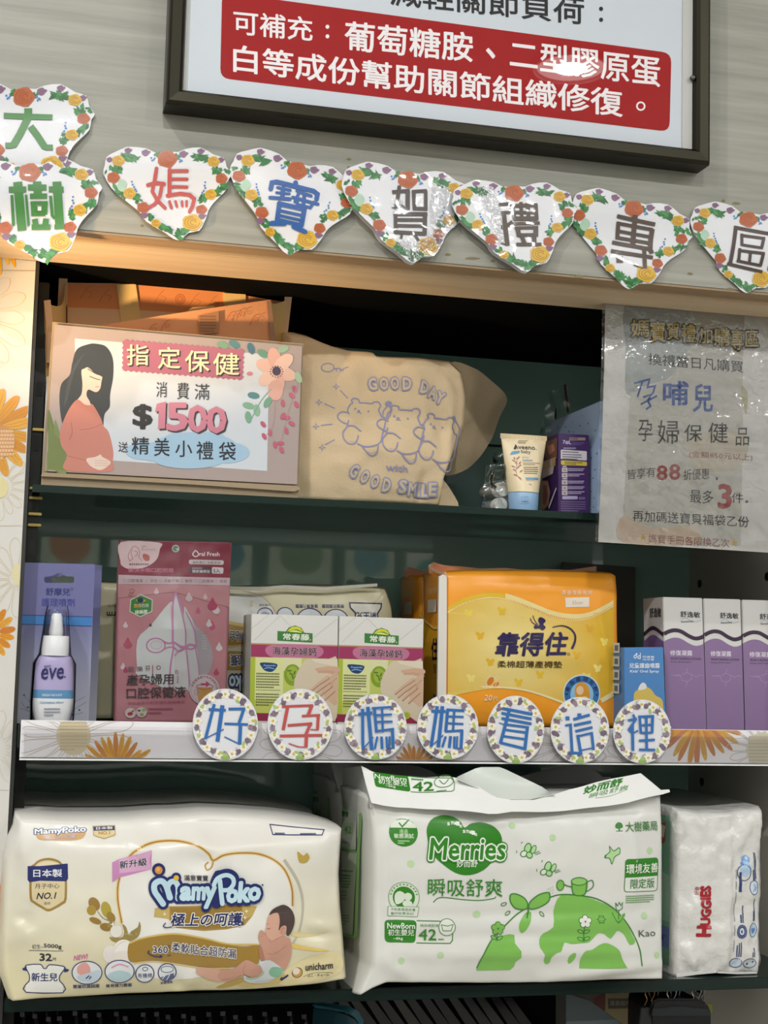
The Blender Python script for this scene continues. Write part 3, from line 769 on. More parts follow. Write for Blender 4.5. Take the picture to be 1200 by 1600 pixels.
for i, (ch, ra, bo, col, cname, where) in enumerate(HEARTS):
    c = (complex(*bo)-complex(*ra))/(B_-A_); d = complex(*ra)-c*A_
    Yh = YH-.0035-(.002 if i in (1, 3, 5) else 0)
    wave = (lambda s, t, q=i: .0012*math.sin(s*60+q*2.1)*math.cos(t*45+q)+.0010*math.sin(t*110+q*3))
    tl = {4: (650, 350, LAMPS[0]), 5: (775, 350, LAMPS[0])}.get(i)
    if tl:
        q0 = at(tl[0], tl[1], Yh); nn = (EYE-q0).normalized()+(Vector((*tl[2], CEIL_Z))-q0).normalized()
        tl = (nn.z/-nn.y, nn.x/-nn.y, tl[0], tl[1])
    if tl:                                   # these two are tilted so their film mirrors the first downlight
        q0 = facing(Yh).L(*tl[2:]); wave = lambda s, t, k=tl, o=q0, q=i: .0034+.0004*noise.noise(Vector((s*60, t*60, q)))-k[0]*(t-o[1])-k[1]*(s-o[0])
    S = facing(Yh, wave)
    ps_ = [c*complex(*p)+d for p in sp(HO, 2, True)]
    loc = at((c*complex(600, 430)+d).real, (c*complex(600, 430)+d).imag, Yh)
    t = thing('heart_cutout', 'flower-wreathed paper heart lettered %s in %s, %s' % (ch, cname, where), 'paper heart', loc, 'paper hearts along the header')
    P = Print(S, .35, h0=0.0, step=.006, coat=.25, bump=90, bstr=.05)
    P.poly([(z.real, z.imag) for z in ps_], 'd9dade')
    P.build('paper', t)
    slab('paper_edge', Surf(S.o+Vector((0, .0022, 0)), S.ex, S.ey), [(z.real, z.imag) for z in ps_], .0004, M('e4e4e2', .6), t)
    P = Print(S, .35, step=.008, coat=.25, dh=1.2e-5); P.similar(c, d); wreath(P, i); P.build('flower_wreath', t)
    P = Print(S, .35, h0=.0016, step=.008, coat=.25, dh=1.2e-5); fr, st = GL[ch]; P.frame(*fr)
    P.strokes(st, col, rnd=ch in '媽寶')
    if ch == '樹': P.rect(325, 1068, 356, 1102, 'd9dade')
    P.build('lettering', t)
    if i in (4, 5):
        P = Print(S, .1, h0=.0019, step=.006)  # film patches cut only where the lamp glare is to show
        if i == 4: P.frame(530, 250, 6.0); P.poly([(820,200),(860,260),(830,420),(840,620),(800,740),(700,790),(560,760),(520,800),(650,960),(700,980),(820,880),(940,830),(990,700),(1110,610),(1120,560),(1090,400),(1040,260),(960,230)], sleeve); P.poly([(480,380),(580,380),(600,470),(480,480)], sleeve)
        else: P.frame(700, 270, 6); P.poly([(255,125),(410,130),(470,280),(490,420),(510,640),(450,690),(400,560),(330,330)], sleeve)
        P.build('glare_film', t)

# ------------------------------------------------------------------ hand-lettered poster at the right
YQ = -.02
def poster_wave(s, t): return .0035*math.sin((t-1.35)*9)+.0011*noise.noise(Vector((s*14, t*26, 2)))
S = facing(YQ, poster_wave)
po = thing('poster', 'hand-lettered gift notice in a clear sleeve hanging at the right', 'poster', at(1070, 660, YQ))
q = [(945, 464), (1270, 493), (1270, 868), (934, 847)]
rows = []
for j in range(25):
    v = j/24; rows.append([S.P((q[0][0]*(1-v)+q[3][0]*v)*(1-u)+(q[1][0]*(1-v)+q[2][0]*v)*u, (q[0][1]*(1-v)+q[3][1]*v)*(1-u)+(q[1][1]*(1-v)+q[2][1]*v)*u) for u in [k/16 for k in range(17)]])
sheet('paper', rows, M('d6d4cf', .5), po, .0005)
P = Print(S, .5, step=.01, h0=.0003); P.frame(900, 440, 3.636)
P.blob([(290,112),(640,130),(665,190),(600,260),(640,380),(560,500),(505,560),(400,590),(280,640),(275,400)], 'a9adab')
P.poly([(640,130),(940,165),(930,1500),(258,1480),(262,1330),(300,640),(520,560),(640,380)], 'c0bdb4')
P.poly([(640,132),(950,165),(940,420),(700,320)], 'b9b2a4')
P.blob([(262,1330),(420,1400),(640,1390),(700,1440),(660,1495),(258,1480)], 'cdb9a4')
P.blob([(930,600),(965,640),(960,740),(945,740)], 'b3ae8f')
P.blob([(620,900),(940,860),(930,1040),(700,1080)], 'c5bcab')
P.build('watercolour_print', po)
P = Print(S, .5, step=.012, h0=.0006); P.frame(900, 440, 3.636)
K = '1c1a17'
P.chars('媽寶賀禮加購專區', [(305,222,405,320),(412,232,495,348),(505,240,575,335),(588,250,670,350),(690,268,765,355),(775,270,865,368),(872,278,940,392),(955,285,1028,372)], 'd8bf6e', .012, out=[('1c140c', .085)])
P.text('換禮當日凡購買', (400, 478), (940, 522), 66, K, .006)
P.stroke([(322,582),(405,560),(395,605),(437,598),(425,640)], 11, '2c4f94', rnd=True); P.stroke([(365,575),(340,655)], 11, '2c4f94', rnd=True); P.stroke([(375,660),(418,645),(395,680),(412,712),(390,728)], 11, '2c4f94', rnd=True); P.stroke([(360,700),(445,655)], 11, '2c4f94', rnd=True)
P.chars('哺兒', [(485,572,625,705),(655,588,765,742)], '2c4f94', .022)
P.chars('孕婦保健品', [(345,790,425,910),(455,792,575,925),(605,815,705,912),(740,805,850,920),(895,835,970,935)], K, .004)
P.text('(金額850元以上)', (632, 1006), (992, 1026), 42, '8e4a42', -.004)
P.text('皆享有', (285, 1128), (440, 1112), 58, K, -.002)
P.chars('88', [(450,1048,508,1130),(522,1040,580,1128)], '9c3f3c', .02)
P.text('折優惠', (600, 1132), (748, 1124), 62, K, -.002); P.ell(790, 1122, 6, 9, K)
P.text('最多', (640, 1258), (772, 1266), 76, K, .002)
P.text('3', (803, 1288), (872, 1288), 132, '9c3f3c', .03)
P.text('件', (875, 1258), (940, 1262), 58, K); P.ring(960, 1252, 5, 5, 4, K)
P.text('再加碼送寶貝福袋乙份', (315, 1362), (975, 1398), 62, K, .002)
P.text('媽寶手冊各限換乙次', (405, 1486), (865, 1512), 50, '8e4a42', -.002)
for x, y in ((375, 1456), (893, 1487)): P.poly([(x+(22 if k % 2 == 0 else 9)*math.sin(k*math.pi/5), y-(22 if k % 2 == 0 else 9)*math.cos(k*math.pi/5)) for k in range(10)], 'c9a348')
P.build('lettering', po)
rows2 = [[p+Vector((0, -.0016, 0)) for p in r] for r in rows]
for r in rows2: r[0] = r[0]+Vector((-.0035, 0, 0))
sheet('clear_sleeve', rows2, clear_mat('crinkled_clear_sleeve', (.985, .985, .985), .045, .07, 46, .9), po, .0002)

# ------------------------------------------------------------------ orange shopping bag behind the sign box
ob = thing('shopping_bag', 'orange printed non-woven bag standing open behind the sign box', 'bag', (.13, .1, Z1))
def gbox(P): P.frame(60, 420, 2.857); return P
def g2(x, y): return (60+x/2.857, 420+y/2.857)
orange_cloth = M('efab7c', .75, 300, bstr=.06); peach = M('edc39a', .75, 300, bstr=.06); yel = M('f0cc88', .7, 250, bstr=.06)
SBk = facing(.052)
slab('back_panel', SBk, [g2(*p) for p in ((128,62),(400,66),(800,98),(1108,150),(1095,560),(130,560))], .001, peach, ob)
P = gbox(Print(SBk, .7)); P.poly([(132,64),(400,68),(800,100),(1106,150),(1104,250),(800,205),(400,182),(132,172)], 'e8955c')
for x, y in ((215,90),(300,105),(545,110),(700,125),(780,135),(1000,170)):
    P.stroke([(x-30,y+45),(x,y),(x+18,y-15)], 2.4, 'c06f3f', smooth=4); P.stroke([(x,y+10),(x+25,y+20),(x+10,y+40)], 2.2, 'c06f3f', smooth=4)
for r in (8, 15, 22): P.ring(633, 136, r, r, 3, 'b9643a', 14)
P.build('pattern_print', ob)
for q in (((350,70),(435,68),(468,300),(376,300)), ((826,108),(925,114),(932,300),(838,300))):
    slab('handle', facing(.0505), [g2(*p) for p in q], .0012, yel, ob)
def quadsheet(name, a, b, c, d, mat, bow=(0, 0, 0), n=10, th=.001):
    """sheet a-b (top) to d-c (bottom) with a bow vector"""
    rows = []
    for j in range(n+1):
        v = j/n; rows.append([(a*(1-u)+b*u)*(1-v)+(d*(1-u)+c*u)*v+Vector(bow)*math.sin(math.pi*u)*(1-.3*v) for u in [k/n for k in range(n+1)]])
    return sheet(name, rows, mat, ob, th)
def gp(x, y, Y): return at(*g2(x, y), Y)
quadsheet('front_panel', gp(150,275,.022), gp(1035,138,.036), gp(1046,560,.036), gp(60,560,.020), orange_cloth, (0, -.004, 0))
fa, fb = gp(150,275,.022), gp(1035,138,.036); Sf = Surf(fa, fb-fa, (0, 0, 1), lambda s, t: .0046*math.sin(math.pi*min(1, max(0, s/(fb-fa).length)))+.0012)
P = gbox(Print(Sf, .7, step=.01))
P.poly([(705,215),(800,195),(800,290),(715,300)], 'b98a67'); P.tiny(715, 215, 790, 6, 13, 8, '9b6d4e', seed=8); P.build('washing_patch', ob)
for x, y in ((500,262),(560,245),(0,0),(850,205),(900,190),(960,215)):
    if not x: P.build('pattern_print', ob); continue
    P.stroke([(x-20,y+40),(x,y),(x+25,y-12)], 2.6, 'b9643a', smooth=4); P.ring(x+10, y+14, 10, 8, 2.4, 'c77f60', 10)
P.poly([(1016,146),(1036,142),(1058,330),(1034,330)], 'a9846c')
P.build('pattern_print', ob)
quadsheet('side_gusset', gp(28,150,.021), gp(122,60,.05), gp(130,560,.05), gp(40,560,.021), yel, (.006, 0, -.010))
quadsheet('side_gusset', gp(1036,140,.036), gp(1118,135,.05), gp(1088,560,.05), gp(1046,560,.036), yel, (-.004, 0, -.004))
slab('edge_binding', facing(.0495), [g2(*p) for p in ((92,42),(130,44),(130,150),(100,250),(85,180))], .002, peach, ob)
slab('edge_binding', facing(.0185), [g2(*p) for p in ((24,142),(54,138),(66,250),(58,420),(36,420),(34,240))], .002, peach, ob)
slab('edge_binding', facing(.049), [g2(*p) for p in ((1100,125),(1132,126),(1108,330),(1088,330))], .002, peach, ob)
slab('handle', facing(.040), [g2(*p) for p in ((640,216),(676,178),(690,172),(785,165),(790,186),(760,205),(690,222))], .0012, M('e8c48c', .7), ob)

# thin booklets between the bag and the left pillar
bk = thing('booklet', 'white edged blue booklets upright at the far left of the top shelf', 'booklet', (.012, .06, Z1))
MB().box((.0130, .012, Z1+.0002), (.0150, .12, 1.52), M('d3cfc6', .5)).build('cover', bk)
MB().box((.0152, .010, Z1+.0002), (.0174, .12, 1.505), M('3d4f8c', .5)).build('back_cover', bk, label='blue cover')

# ------------------------------------------------------------------ cardboard promo sign box
sx = thing('sign_box', 'cardboard box faced with a pregnant woman gift sheet, on the top shelf', 'box', (.12, .05, Z1))
S0 = facing(.004)
quad = [(82, 503), (474, 537), (466, 776), (64, 757)]
a, b, c_, d_ = [S0.P(*p) for p in (quad[3], quad[2], quad[1], quad[0])]
card = M('9c8a70', .75, 120, bstr=.15)
mb = MB()
for v in (a, b): v.z = Z1+.0004
dep = Vector((0, .011, 0)); th = .002
MB().prism([a, b, c_, d_], Vector((0, th, 0)), card).build('front_wall', sx)
MB().prism([a+dep, b+dep, c_+dep+Vector((0,0,-.04)), d_+dep+Vector((0,0,-.04))], Vector((0, th, 0)), card).build('back_wall', sx)
MB().prism([a+Vector((0,th,0)), a+dep, d_+dep, d_+Vector((0,th,0))], Vector((.003, 0, 0)), card).build('side_wall', sx)
MB().prism([b+dep, b+Vector((0,th,0)), c_+Vector((0,th,0)), c_+dep], Vector((-.003, 0, 0)), card).build('side_wall', sx)
MB().box((a.x+.003, .008, Z1+.0004), (b.x-.003, .0145, Z1+.002), card).build('bottom', sx)
S = facing(.0015)
sq = [(85, 507), (472, 541), (464, 757), (70.5, 736)]
slab('sheet', S, sq, .0012, M('a3948f', .4, coat=.2), sx)
slab('bottom_lip', facing(.0005), [(66, 738), (464, 759), (470, 764), (460, 768), (300, 757), (64, 744)], .002, card, sx)
P = Print(S, .4, coat=.2); P.frame(0, 400, 2.5)
P.poly([(292,322),(1052,385),(1043,840),(300,790)], 'c6ccd3')
for q in ((190,600,255,840), (200,690,260,840), (186,760,235,840), (215,640,262,840)):
    P.blob([(q[0], q[1]), (q[0]+20, q[1]+60), (q[2], q[3]), (q[2]-40, q[3]-6), (q[0]-4, q[1]+80)], ('66713c', '76834a', '5a6636')[q[1] % 3])
P.poly([(186,832),(250,838),(262,770),(240,720),(215,700),(196,640),(188,700)], '6e7a42')
P.build('sheet_print', sx)
P = Print(S, .4, coat=.2, h0=.0005); P.frame(0, 400, 2.5)
P.blob([(345,345),(300,365),(282,420),(272,465),(240,500),(232,560),(240,640),(252,658),(268,610),(308,565),(340,560),(372,610),(390,650),(402,676),(408,620),(428,590),(430,540),(442,470),(440,400),(415,355),(375,343)], '34383a')
P.blob([(318,450),(330,440),(345,436),(375,462),(398,470),(396,492),(390,520),(374,532),(345,522),(338,545),(352,575),(330,590),(300,570),(318,540),(322,500)], 'dcc3b6')
P.blob([(300,562),(330,580),(350,583),(362,580),(392,630),(405,665),(425,690),(442,760),(440,800),(428,842),(255,836),(262,780),(240,742),(234,690),(262,612)], 'bf7a6b')
P.stroke([(278,650),(282,690),(270,720)], 3, 'a5604f', smooth=4); P.stroke([(310,680),(360,672),(400,655)], 2.4, 'a5604f', smooth=4); P.stroke([(262,780),(300,790),(345,800)], 2.6, 'a5604f', smooth=4)
P.blob([(338,792),(372,785),(392,776),(400,785),(428,800),(428,815),(395,836),(365,828),(345,812)], 'dcc3b6')
for k in range(3): P.stroke([(370,800+k*9),(424,800+k*9)], 1.6, 'b8937f')
P.stroke([(350,470),(375,480),(392,484)], 3, '33302f', smooth=3); P.stroke([(372,512),(388,510)], 2.5, 'b5655c'); P.stroke([(342,440),(360,452),(376,461)], 3, '33302f', smooth=3)
P.blob([(322,440),(345,380),(420,380),(438,430),(425,470),(395,470),(362,448),(340,432)], '34383a')
for k in range(4): P.stroke([(330-12*k, 380+12*k), (290-8*k, 450+14*k), (262-4*k, 560+10*k)], 2, '4b5052', smooth=4)
P.build('woman_picture', sx)
P = Print(S, .4, coat=.2, h0=.0005); P.frame(0, 400, 2.5)
e = []
for (x0, y0), (x1, y1), n in (((482,330),(950,368),22), ((950,368),(946,482),6), ((946,482),(480,446),22), ((480,446),(482,330),6)):
    for k in range(n*2):
        u = k/(n*2); dx, dy = x1-x0, y1-y0; l = math.hypot(dx, dy); w = 5*math.sin(k*math.pi/1)*0+(5 if k % 2 else -1)
        e.append((x0+dx*u+dy/l*w, y0+dy*u-dx/l*w))
P.poly(e, 'a86378')
P.ell(640, 765, 120, 40, '9dbcd3'); P.ell(760, 750, 170, 62, '9dbcd3'); P.ell(880, 768, 95, 42, '9dbcd3'); P.ell(740, 795, 140, 36, '9dbcd3'); P.ell(560, 762, 70, 34, '9dbcd3'); P.ell(700, 715, 60, 24, '9dbcd3'); P.ell(820, 712, 60, 24, '9dbcd3')
for k in range(6):
    a0 = k*60+20; P.ell(1078+38*math.cos(math.radians(a0)), 445+44*math.sin(math.radians(a0)), 44, 26, ('d8b0a0', 'd2a496', 'dcb9a8')[k % 3], a0)
P.ell(1076, 525, 30, 40, 'd0a091'); P.ell(1080, 450, 17, 18, '43334a')
for k in range(14): a0 = k*.45; P.ell(1080+24*math.cos(a0), 452+22*math.sin(a0), 3, 3, '6b4a55', 0, 6)
for x, y, a0, c0 in ((870,348,20,'6f9a7d'),(915,345,30,'4e7f83'),(980,362,70,'3f6d80'),(1025,382,35,'5f9078'),(1105,365,-20,'8fae93'),(990,545,10,'4d8083'),(970,585,15,'7ba58a'),(1003,603,80,'83ab90'),(1045,572,-60,'6a9a80'),(970,630,80,'6fa084'),(1165,475,70,'9db89b')): P.ell(x, y, 24, 13, c0, a0, 12)
P.stroke([(1060,520),(1020,565),(975,650)], 3, '6a9a80', smooth=4)
for x, y, a0 in ((1150,520,70),(1140,545,40),(1105,575,80),(1158,580,60),(1120,632,0),(1140,655,30),(1028,658,50),(1055,690,80),(1032,705,60),(1118,682,70),(1075,738,80),(1100,758,60),(1096,732,0),(1105,625,120)): P.ell(x, y, 15, 8.5, 'b5566e', a0, 10)
P.stroke([(1165,500),(1130,600),(1100,720)], 2, 'b58a8f', smooth=4); P.stroke([(1075,560),(1070,650),(1040,700)], 2, 'b58a8f', smooth=4)
P.ell(975, 460, 12, 8, 'c47a86'); 
P.build('flower_print', sx)
P = Print(S, .4, coat=.2, h0=.0011); P.frame(0, 400, 2.5)
P.chars('指定保健', [(500,352,585,432),(622,362,708,445),(728,375,822,458),(838,385,938,470)], '2a2426', .012)
P.chars('指定保健', [(495,347,580,427),(617,357,703,440),(723,370,817,453),(833,380,933,465)], 'e6e1b4', .008)
P.chars('消費滿', [(610,492,652,552),(692,495,738,560),(760,500,818,562)], '2a2a2c', 0)
P.text('$', (522, 674), (592, 674), 92, '242224', .03)
P.poly([(618,584),(654,575),(650,680),(623,682),(626,612),(612,616)], '3a2a30'); P.chars('500', [(660,583,735,686),(742,592,812,692),(815,598,886,696)], '3a2a30', .03)
P.poly([(612,578),(648,569),(644,674),(617,676),(620,606),(606,610)], 'c47a8c'); P.chars('500', [(654,577,729,680),(736,586,806,686),(809,592,880,690)], 'c47a8c', .03)
P.text('送', (462, 765), (500, 768), 40, '26262a', .0)
P.chars('精美小禮袋', [(515,708,582,775),(602,712,662,782),(685,722,750,785),(768,725,832,795),(855,728,920,798)], '22242c', .01)
P.build('lettering', sx)

# ------------------------------------------------------------------ canvas tote
tb = thing('tote_bag', 'natural canvas tote with lilac bear print slumped on the top shelf', 'bag', (.27, .06, Z1))
canvas = M('cdb795', .85, 420, bstr=.12)
def t4(*p): return [(440+x/2.3077, 480+y/2.3077) for x, y in p]
def tz(*p): return [(480+x/5, 540+y/5) for x, y in p]
S = facing(.028)
relief(S, (445, 520, 725, 800), .014, [(590,575,720,580,10,.0028),(700,560,690,640,12,.004),(640,600,700,770,16,.003),(600,560,560,640,22,-.003),(490,690,660,720,14,.002),(660,745,650,790,8,-.004),(678,556,716,604,14,-.006),(704,604,694,756,10,.005),(640,580,672,640,20,.004),(520,560,470,700,30,.003)], .0026, 30, 2.4, 3)
soft_pack('front_panel', S, t4((34,105),(60,103),(110,115),(180,145),(250,165),(330,170),(345,185),(430,188),(500,190),(620,203)),
          t4((600,203),(640,240),(655,330),(650,420),(620,500),(590,570),(575,620),(570,680),(560,712)),
          t4((34,690),(200,697),(400,705),(560,714)), t4((34,105),(30,300),(30,500),(34,690)), .05, canvas, tb, 60, 50, .006)
S2 = Surf(at(640, 600, .046), (1, .5, 0), (0, -.4, .92))
def flap_disp(s, t): return .006*math.sin((s+t*.7)*38)+.003*noise.noise(Vector((s*40, t*40, 5)))
S2.disp = flap_disp
P = Print(S2, .85, h0=0, step=.004); cm = canvas
P.poly(sp(t4((590,195),(690,218),(760,262),(828,335),(800,410),(740,500),(690,550),(640,582),(575,600),(540,500),(550,300)), 4, True), cm); P.build('corner_flap', tb)
S3 = facing(.042, lambda s, t: .003*math.sin(s*160+t*40))
P = Print(S3, .85, h0=0, step=.004); P.poly(sp(t4((560,600),(580,622),(612,660),(641,719),(560,716),(548,650)), 3, True), cm); P.build('bottom_fold', tb)
P = Print(S, .85, step=.004, h0=.0005); P.frame(480, 540, 5)
LV = '8a8bb0'
P.ring(142, 188, 48, 34, 7, LV); P.stroke([(185,200),(230,195),(255,215),(262,198),(300,185)], 7, LV); P.stroke([(205,200),(208,222)], 6, LV); P.stroke([(235,200),(238,225)], 6, LV)
for x, y in ((202,340),(74,458),(50,645),(98,808)): P.poly([(x+(30 if k % 2 == 0 else 9)*math.sin(k*math.pi/4), y-(30 if k % 2 == 0 else 9)*math.cos(k*math.pi/4)) for k in range(8)], LV); P.ell(x, y, 7, 7, 'cdb795')
for a, b in (((235,370),(290,430)),((118,470),(190,507)),((90,637),(175,628)),((120,787),(190,750))): P.stroke([a, b], 7, LV, rnd=True)
def bear(dx, dy):
    def o(*p): return [(x+dx, y+dy) for x, y in p]
    w = 9.5
    P.stroke(o((302,555),(290,520),(310,480),(330,465),(320,445),(345,430),(380,440),(385,462),(430,465),(482,470),(495,458),(530,460),(545,490),(530,520),(545,560),(555,580)), w, LV, smooth=4)
    P.stroke(o((300,545),(250,535),(215,560),(222,590),(260,620),(295,630)), w, LV, smooth=4)
    P.stroke(o((297,600),(285,650),(258,690),(262,740),(300,780),(345,780),(368,740),(372,715)), w, LV, smooth=4)
    P.stroke(o((290,645),(340,645),(395,688)), w, LV, smooth=4)
    P.stroke(o((365,780),(420,805),(490,800),(540,770),(560,700),(575,640),(580,590),(560,575)), w, LV, smooth=4)
    P.stroke(o((395,795),(430,840),(470,875),(510,862),(522,800)), w, LV, smooth=4)
    for x, y in ((350,512),(452,532)): P.ell(x+dx, y+dy, 7, 8, LV)
    P.ell(378+dx, 528+dy, 11, 8, LV); P.stroke(o((362,542),(380,538),(398,548)), 5, LV)
    for k in range(5): P.stroke(o((310+k*12,772-abs(k-2)*4),(316+k*12,770-abs(k-2)*4)), 4, LV)
    for k in range(5): P.stroke(o((445+k*13,858-abs(k-2)*5),(451+k*13,857-abs(k-2)*5)), 4, LV)
bear(0, 0); bear(300, 58); bear(585, 118)
P.ell(605, 475, 26, 22, LV); P.stroke([(590,500),(565,530),(560,570)], 8, LV, smooth=3); P.stroke([(625,500),(625,540),(600,590)], 8, LV, smooth=3)
P.stroke([(1120,560),(1150,600),(1190,650),(1185,700),(1160,730)], 7, LV, smooth=3); P.ell(1130, 575, 14, 12, LV)
P.build('bear_print', tb)
P = Print(S, .85, step=.004, h0=.0008); P.frame(480, 540, 5)
def arc_word(w, pts, hgt, rots, wid):
    for ch, (x, y), r in zip(w, pts, rots):
        a = math.radians(r); u = (math.cos(a), math.sin(a)); n_ = (math.sin(a)*hgt, -math.cos(a)*hgt); k = wid*(.45 if ch == 'I' else 1.15 if ch == 'M' else 1)
        p0 = (x-u[0]*k/2-n_[0]/2, y-u[1]*k/2-n_[1]/2); p1 = (x+u[0]*k/2-n_[0]/2, y+u[1]*k/2-n_[1]/2)
        P.text(ch, p0, p1, hgt, 'cdb894', .0, up=n_, out=[(LV, .10), ('b0a9ac', .045)])
arc_word('GOODDAY', [(490,315),(575,315),(655,315),(745,320),(880,350),(950,385),(1010,425)], 92, (-4, 0, 0, 3, 14, 20, 24), 58)
arc_word('GOODSMILE', [(345,992),(430,1035),(510,1070),(600,1100),(725,1110),(805,1130),(868,1135),(910,1138),(962,1130)], 92, (24, 22, 16, 10, 4, 4, 3, 2, 0), 54)
P.text('with', (588, 988), (755, 1002), 50, LV, .015)
P.build('lettering', tb)
# ------------------------------------------------------------------ lotion tube, purple box, blue box and clear bags on the top shelf
def ta(x, y): return (740+x/5.4545, 580+y/5.4545)
YT = .022
St = facing(YT)
tl_, tr_ = St.L(*ta(228,533)), St.L(*ta(625,552)); bl_, br_ = St.L(*ta(299,1037)), St.L(*ta(550,1043))
cbl, cbr = St.L(*ta(302,1185)), St.L(*ta(541,1192))
xc0, xc1 = (tl_[0]+tr_[0])/2, (cbl[0]+cbr[0])/2; wt, wb, wc = (tr_[0]-tl_[0])/2, (br_[0]-bl_[0])/2, (cbr[0]-cbl[0])/2
zt_, zb_, z0_ = (tl_[1]+tr_[1])/2, (bl_[1]+br_[1])/2, Z1
tu = thing('lotion_tube', 'cream coloured lotion tube standing on its blue cap', 'tube', (xc1, YT, Z1))
def tube_ab(z):
    u = min(1, max(0, (z-zb_)/(zt_-zb_))); a = wb+(wt-wb)*u; b = wb*.92*(1-u**1.15)+.0009; return a, b, xc1+(xc0-xc1)*min(1, (z-z0_)/(zt_-z0_))
def oval(a, b, cx, z, n=40): return [Vector((cx+a*math.cos(2*math.pi*k/n), YT-b*math.sin(2*math.pi*k/n), z)) for k in range(n)]
cream = M('e3d2ae', .38)
rings = []
for k in range(13):
    z = zb_+(zt_-.0045-zb_)*k/12; a, b, cx = tube_ab(z); rings.append(oval(a, b, cx, z))
a, b, cx = tube_ab(zt_); rings += [oval(a, .0010, cx, zt_-.004), oval(a, .0009, cx, zt_)]
MB().loft(list(reversed(rings)), cream).build('body', tu, smooth=True, auto=50)
MB().loft([oval(wc*.97, wc*.90, xc1, Z1+.0003), oval(wc, wc*.93, xc1, Z1+.0012), oval(wb*.995, wb*.93, xc1, zb_-.001), oval(wb*.97, wb*.9, xc1, zb_)][::-1], M('8fb3d6', .35)).build('cap', tu, smooth=True, auto=50, label='light blue flip cap')
mb = MB()
for k in range(24):
    x = xc0-wt+.0012+(2*wt-.0024)*k/23; mb.box((x-.0003, YT-.0016, zt_-.0042), (x+.0003, YT-.0008, zt_-.0004), cream)
mb.build('crimp', tu)
def tdisp(s, t):
    a, b, cx = tube_ab(t); u = (s-cx)/a; return b*math.sqrt(max(0, 1-u*u))
St.disp = tdisp
P = Print(St, .4, step=.004, h0=.0002); P.frame(740, 580, 5.4545)
for y, a, b in ((598,372,470),(610,366,476),(620,370,474)): P.tiny(a, y-5, b, 1, 10, 5, '7a6a50', seed=y)
P.text('Aveeno', (328, 668), (510, 676), 40, '2a2b30', .012); P.ell(520, 672, 4, 4, '2a2b30'); P.poly([(328,668),(352,632),(350,668),(338,672)], '2a2b30')
P.poly([(312,688),(378,684),(372,704),(345,712),(300,720),(298,712)], '5d97b8'); P.text('baby', (388, 714), (468, 720), 40, '4a5660', .008)
P.tiny(392, 738, 500, 1, 10, 6, '8fb0bd', seed=1); P.text('lotion', (396, 776), (478, 778), 22, '7aa3b8', .02)
P.tiny(396, 788, 555, 2, 14, 6, '97876b', seed=2); P.tiny(398, 826, 530, 4, 17, 7, '6f6250', seed=3); P.rect(408, 918, 525, 936, '6d9cbc'); P.tiny(412, 942, 500, 1, 8, 4, '8f9aa0', seed=6); P.text('70g', (432, 985), (456, 986), 12, '5a5348')
P.stroke([(375,940),(345,905),(335,860),(345,800),(350,740)], 4, '9b6a4e', smooth=4)
for x, y, a0 in ((322,770,40),(330,750,70),(318,820,30),(325,850,40),(362,745,-50),(370,790,-50),(368,815,-40),(375,862,-40),(340,790,60),(352,830,-60),(330,895,30),(360,920,40)): P.ell(x, y, 16, 6, 'a3735a', a0, 10)
P.build('front_print', tu)
P = Print(St, .4, step=.004, h0=.0004); P.frame(740, 580, 5.4545); P.frame_rect(362, 1075, 430, 1130, 3, 'a9c6e0'); P.poly([(368,1120),(395,1090),(425,1120)], '7fa6cf'); P.build('cap_mark', tu)

px_ = thing('supplement_box', 'dark purple upright carton beside the lotion tube', 'box', (.47, .02, Z1))
Sp = facing(.014)
pq = [ta(722,527), ta(985,545), ta(985,1216), ta(722,1204)]
carton('carton', Sp, pq, .042, M('3c2257', .35), px_)
P = Print(Sp, .35); P.frame(740, 580, 5.4545)
P.rect(815, 565, 952, 590, '8d7a70', 5); P.tiny(822, 571, 945, 1, 10, 12, '4a3557', seed=1)
P.text('7#L', (760, 620), (832, 626), 32, 'b9b3d8', .02); P.tiny(842, 606, 950, 3, 10, 4, '6a5aa0', seed=2); P.tiny(765, 650, 945, 1, 10, 14, '8f83a5', seed=3)
P.rquad([(742,668),(964,682),(964,762),(742,748)], 8, 'c6c2c8')
for y in (682, 704, 724, 742): P.tiny(756, y, 952, 1, 10, 9, '3a2f4a', .04, seed=y)
P.rquad([(744,758),(966,772),(966,808),(744,798)], 14, 'c2b045'); P.tiny(775, 770, 935, 2, 14, 8, '4a3f1e', .05, seed=5)
for y in (822, 868, 928, 976, 1018):
    P.rect(752, y, 800, y+38, 'b8b0b4'); P.ell(776, y+20, 12, 10, '8f7f86'); P.tiny(806, y+6, 950, 2, 14, 8, 'b3aac4', seed=y)
P.tiny(758, 806, 815, 1, 10, 10, 'd0c8dd', seed=8); P.tiny(758, 912, 815, 1, 10, 10, 'd0c8dd', seed=9)
P.rect(755, 1064, 886, 1092, 'a79fc0', 10); P.rect(895, 1072, 950, 1094, '6a5a8a', 6)
P.tiny(745, 1108, 965, 5, 19, 8, '7a6a96', .02, seed=10)
P.build('front_print', px_)
Xl = min(Sp.P(*pq[3]).x, Sp.P(*pq[0]).x)-.0002; Ss = side_of(Xl-.0003)
P = Print(Ss, .35, h0=.0001)
pz = lambda u, z: (-(.014+.042*(1-u)), z)           # u from the back edge to the front edge
za, zb2 = Z1+.004, Sp.P(*pq[0]).z-.003; hh_ = zb2-za
def sidepoly(pts, col):
    v = [pz(u, za+hh_*w) for u, w in pts]; push(P, v, tessellate_polygon([[Vector((a, b, 0)) for a, b in v]]), col)
sidepoly([(.25,.98),(.98,.98),(.98,.70),(.55,.66),(.25,.8)], '6d4a3c'); sidepoly([(.4,.92),(.75,.92),(.85,.82),(.5,.78)], 'b5786a')
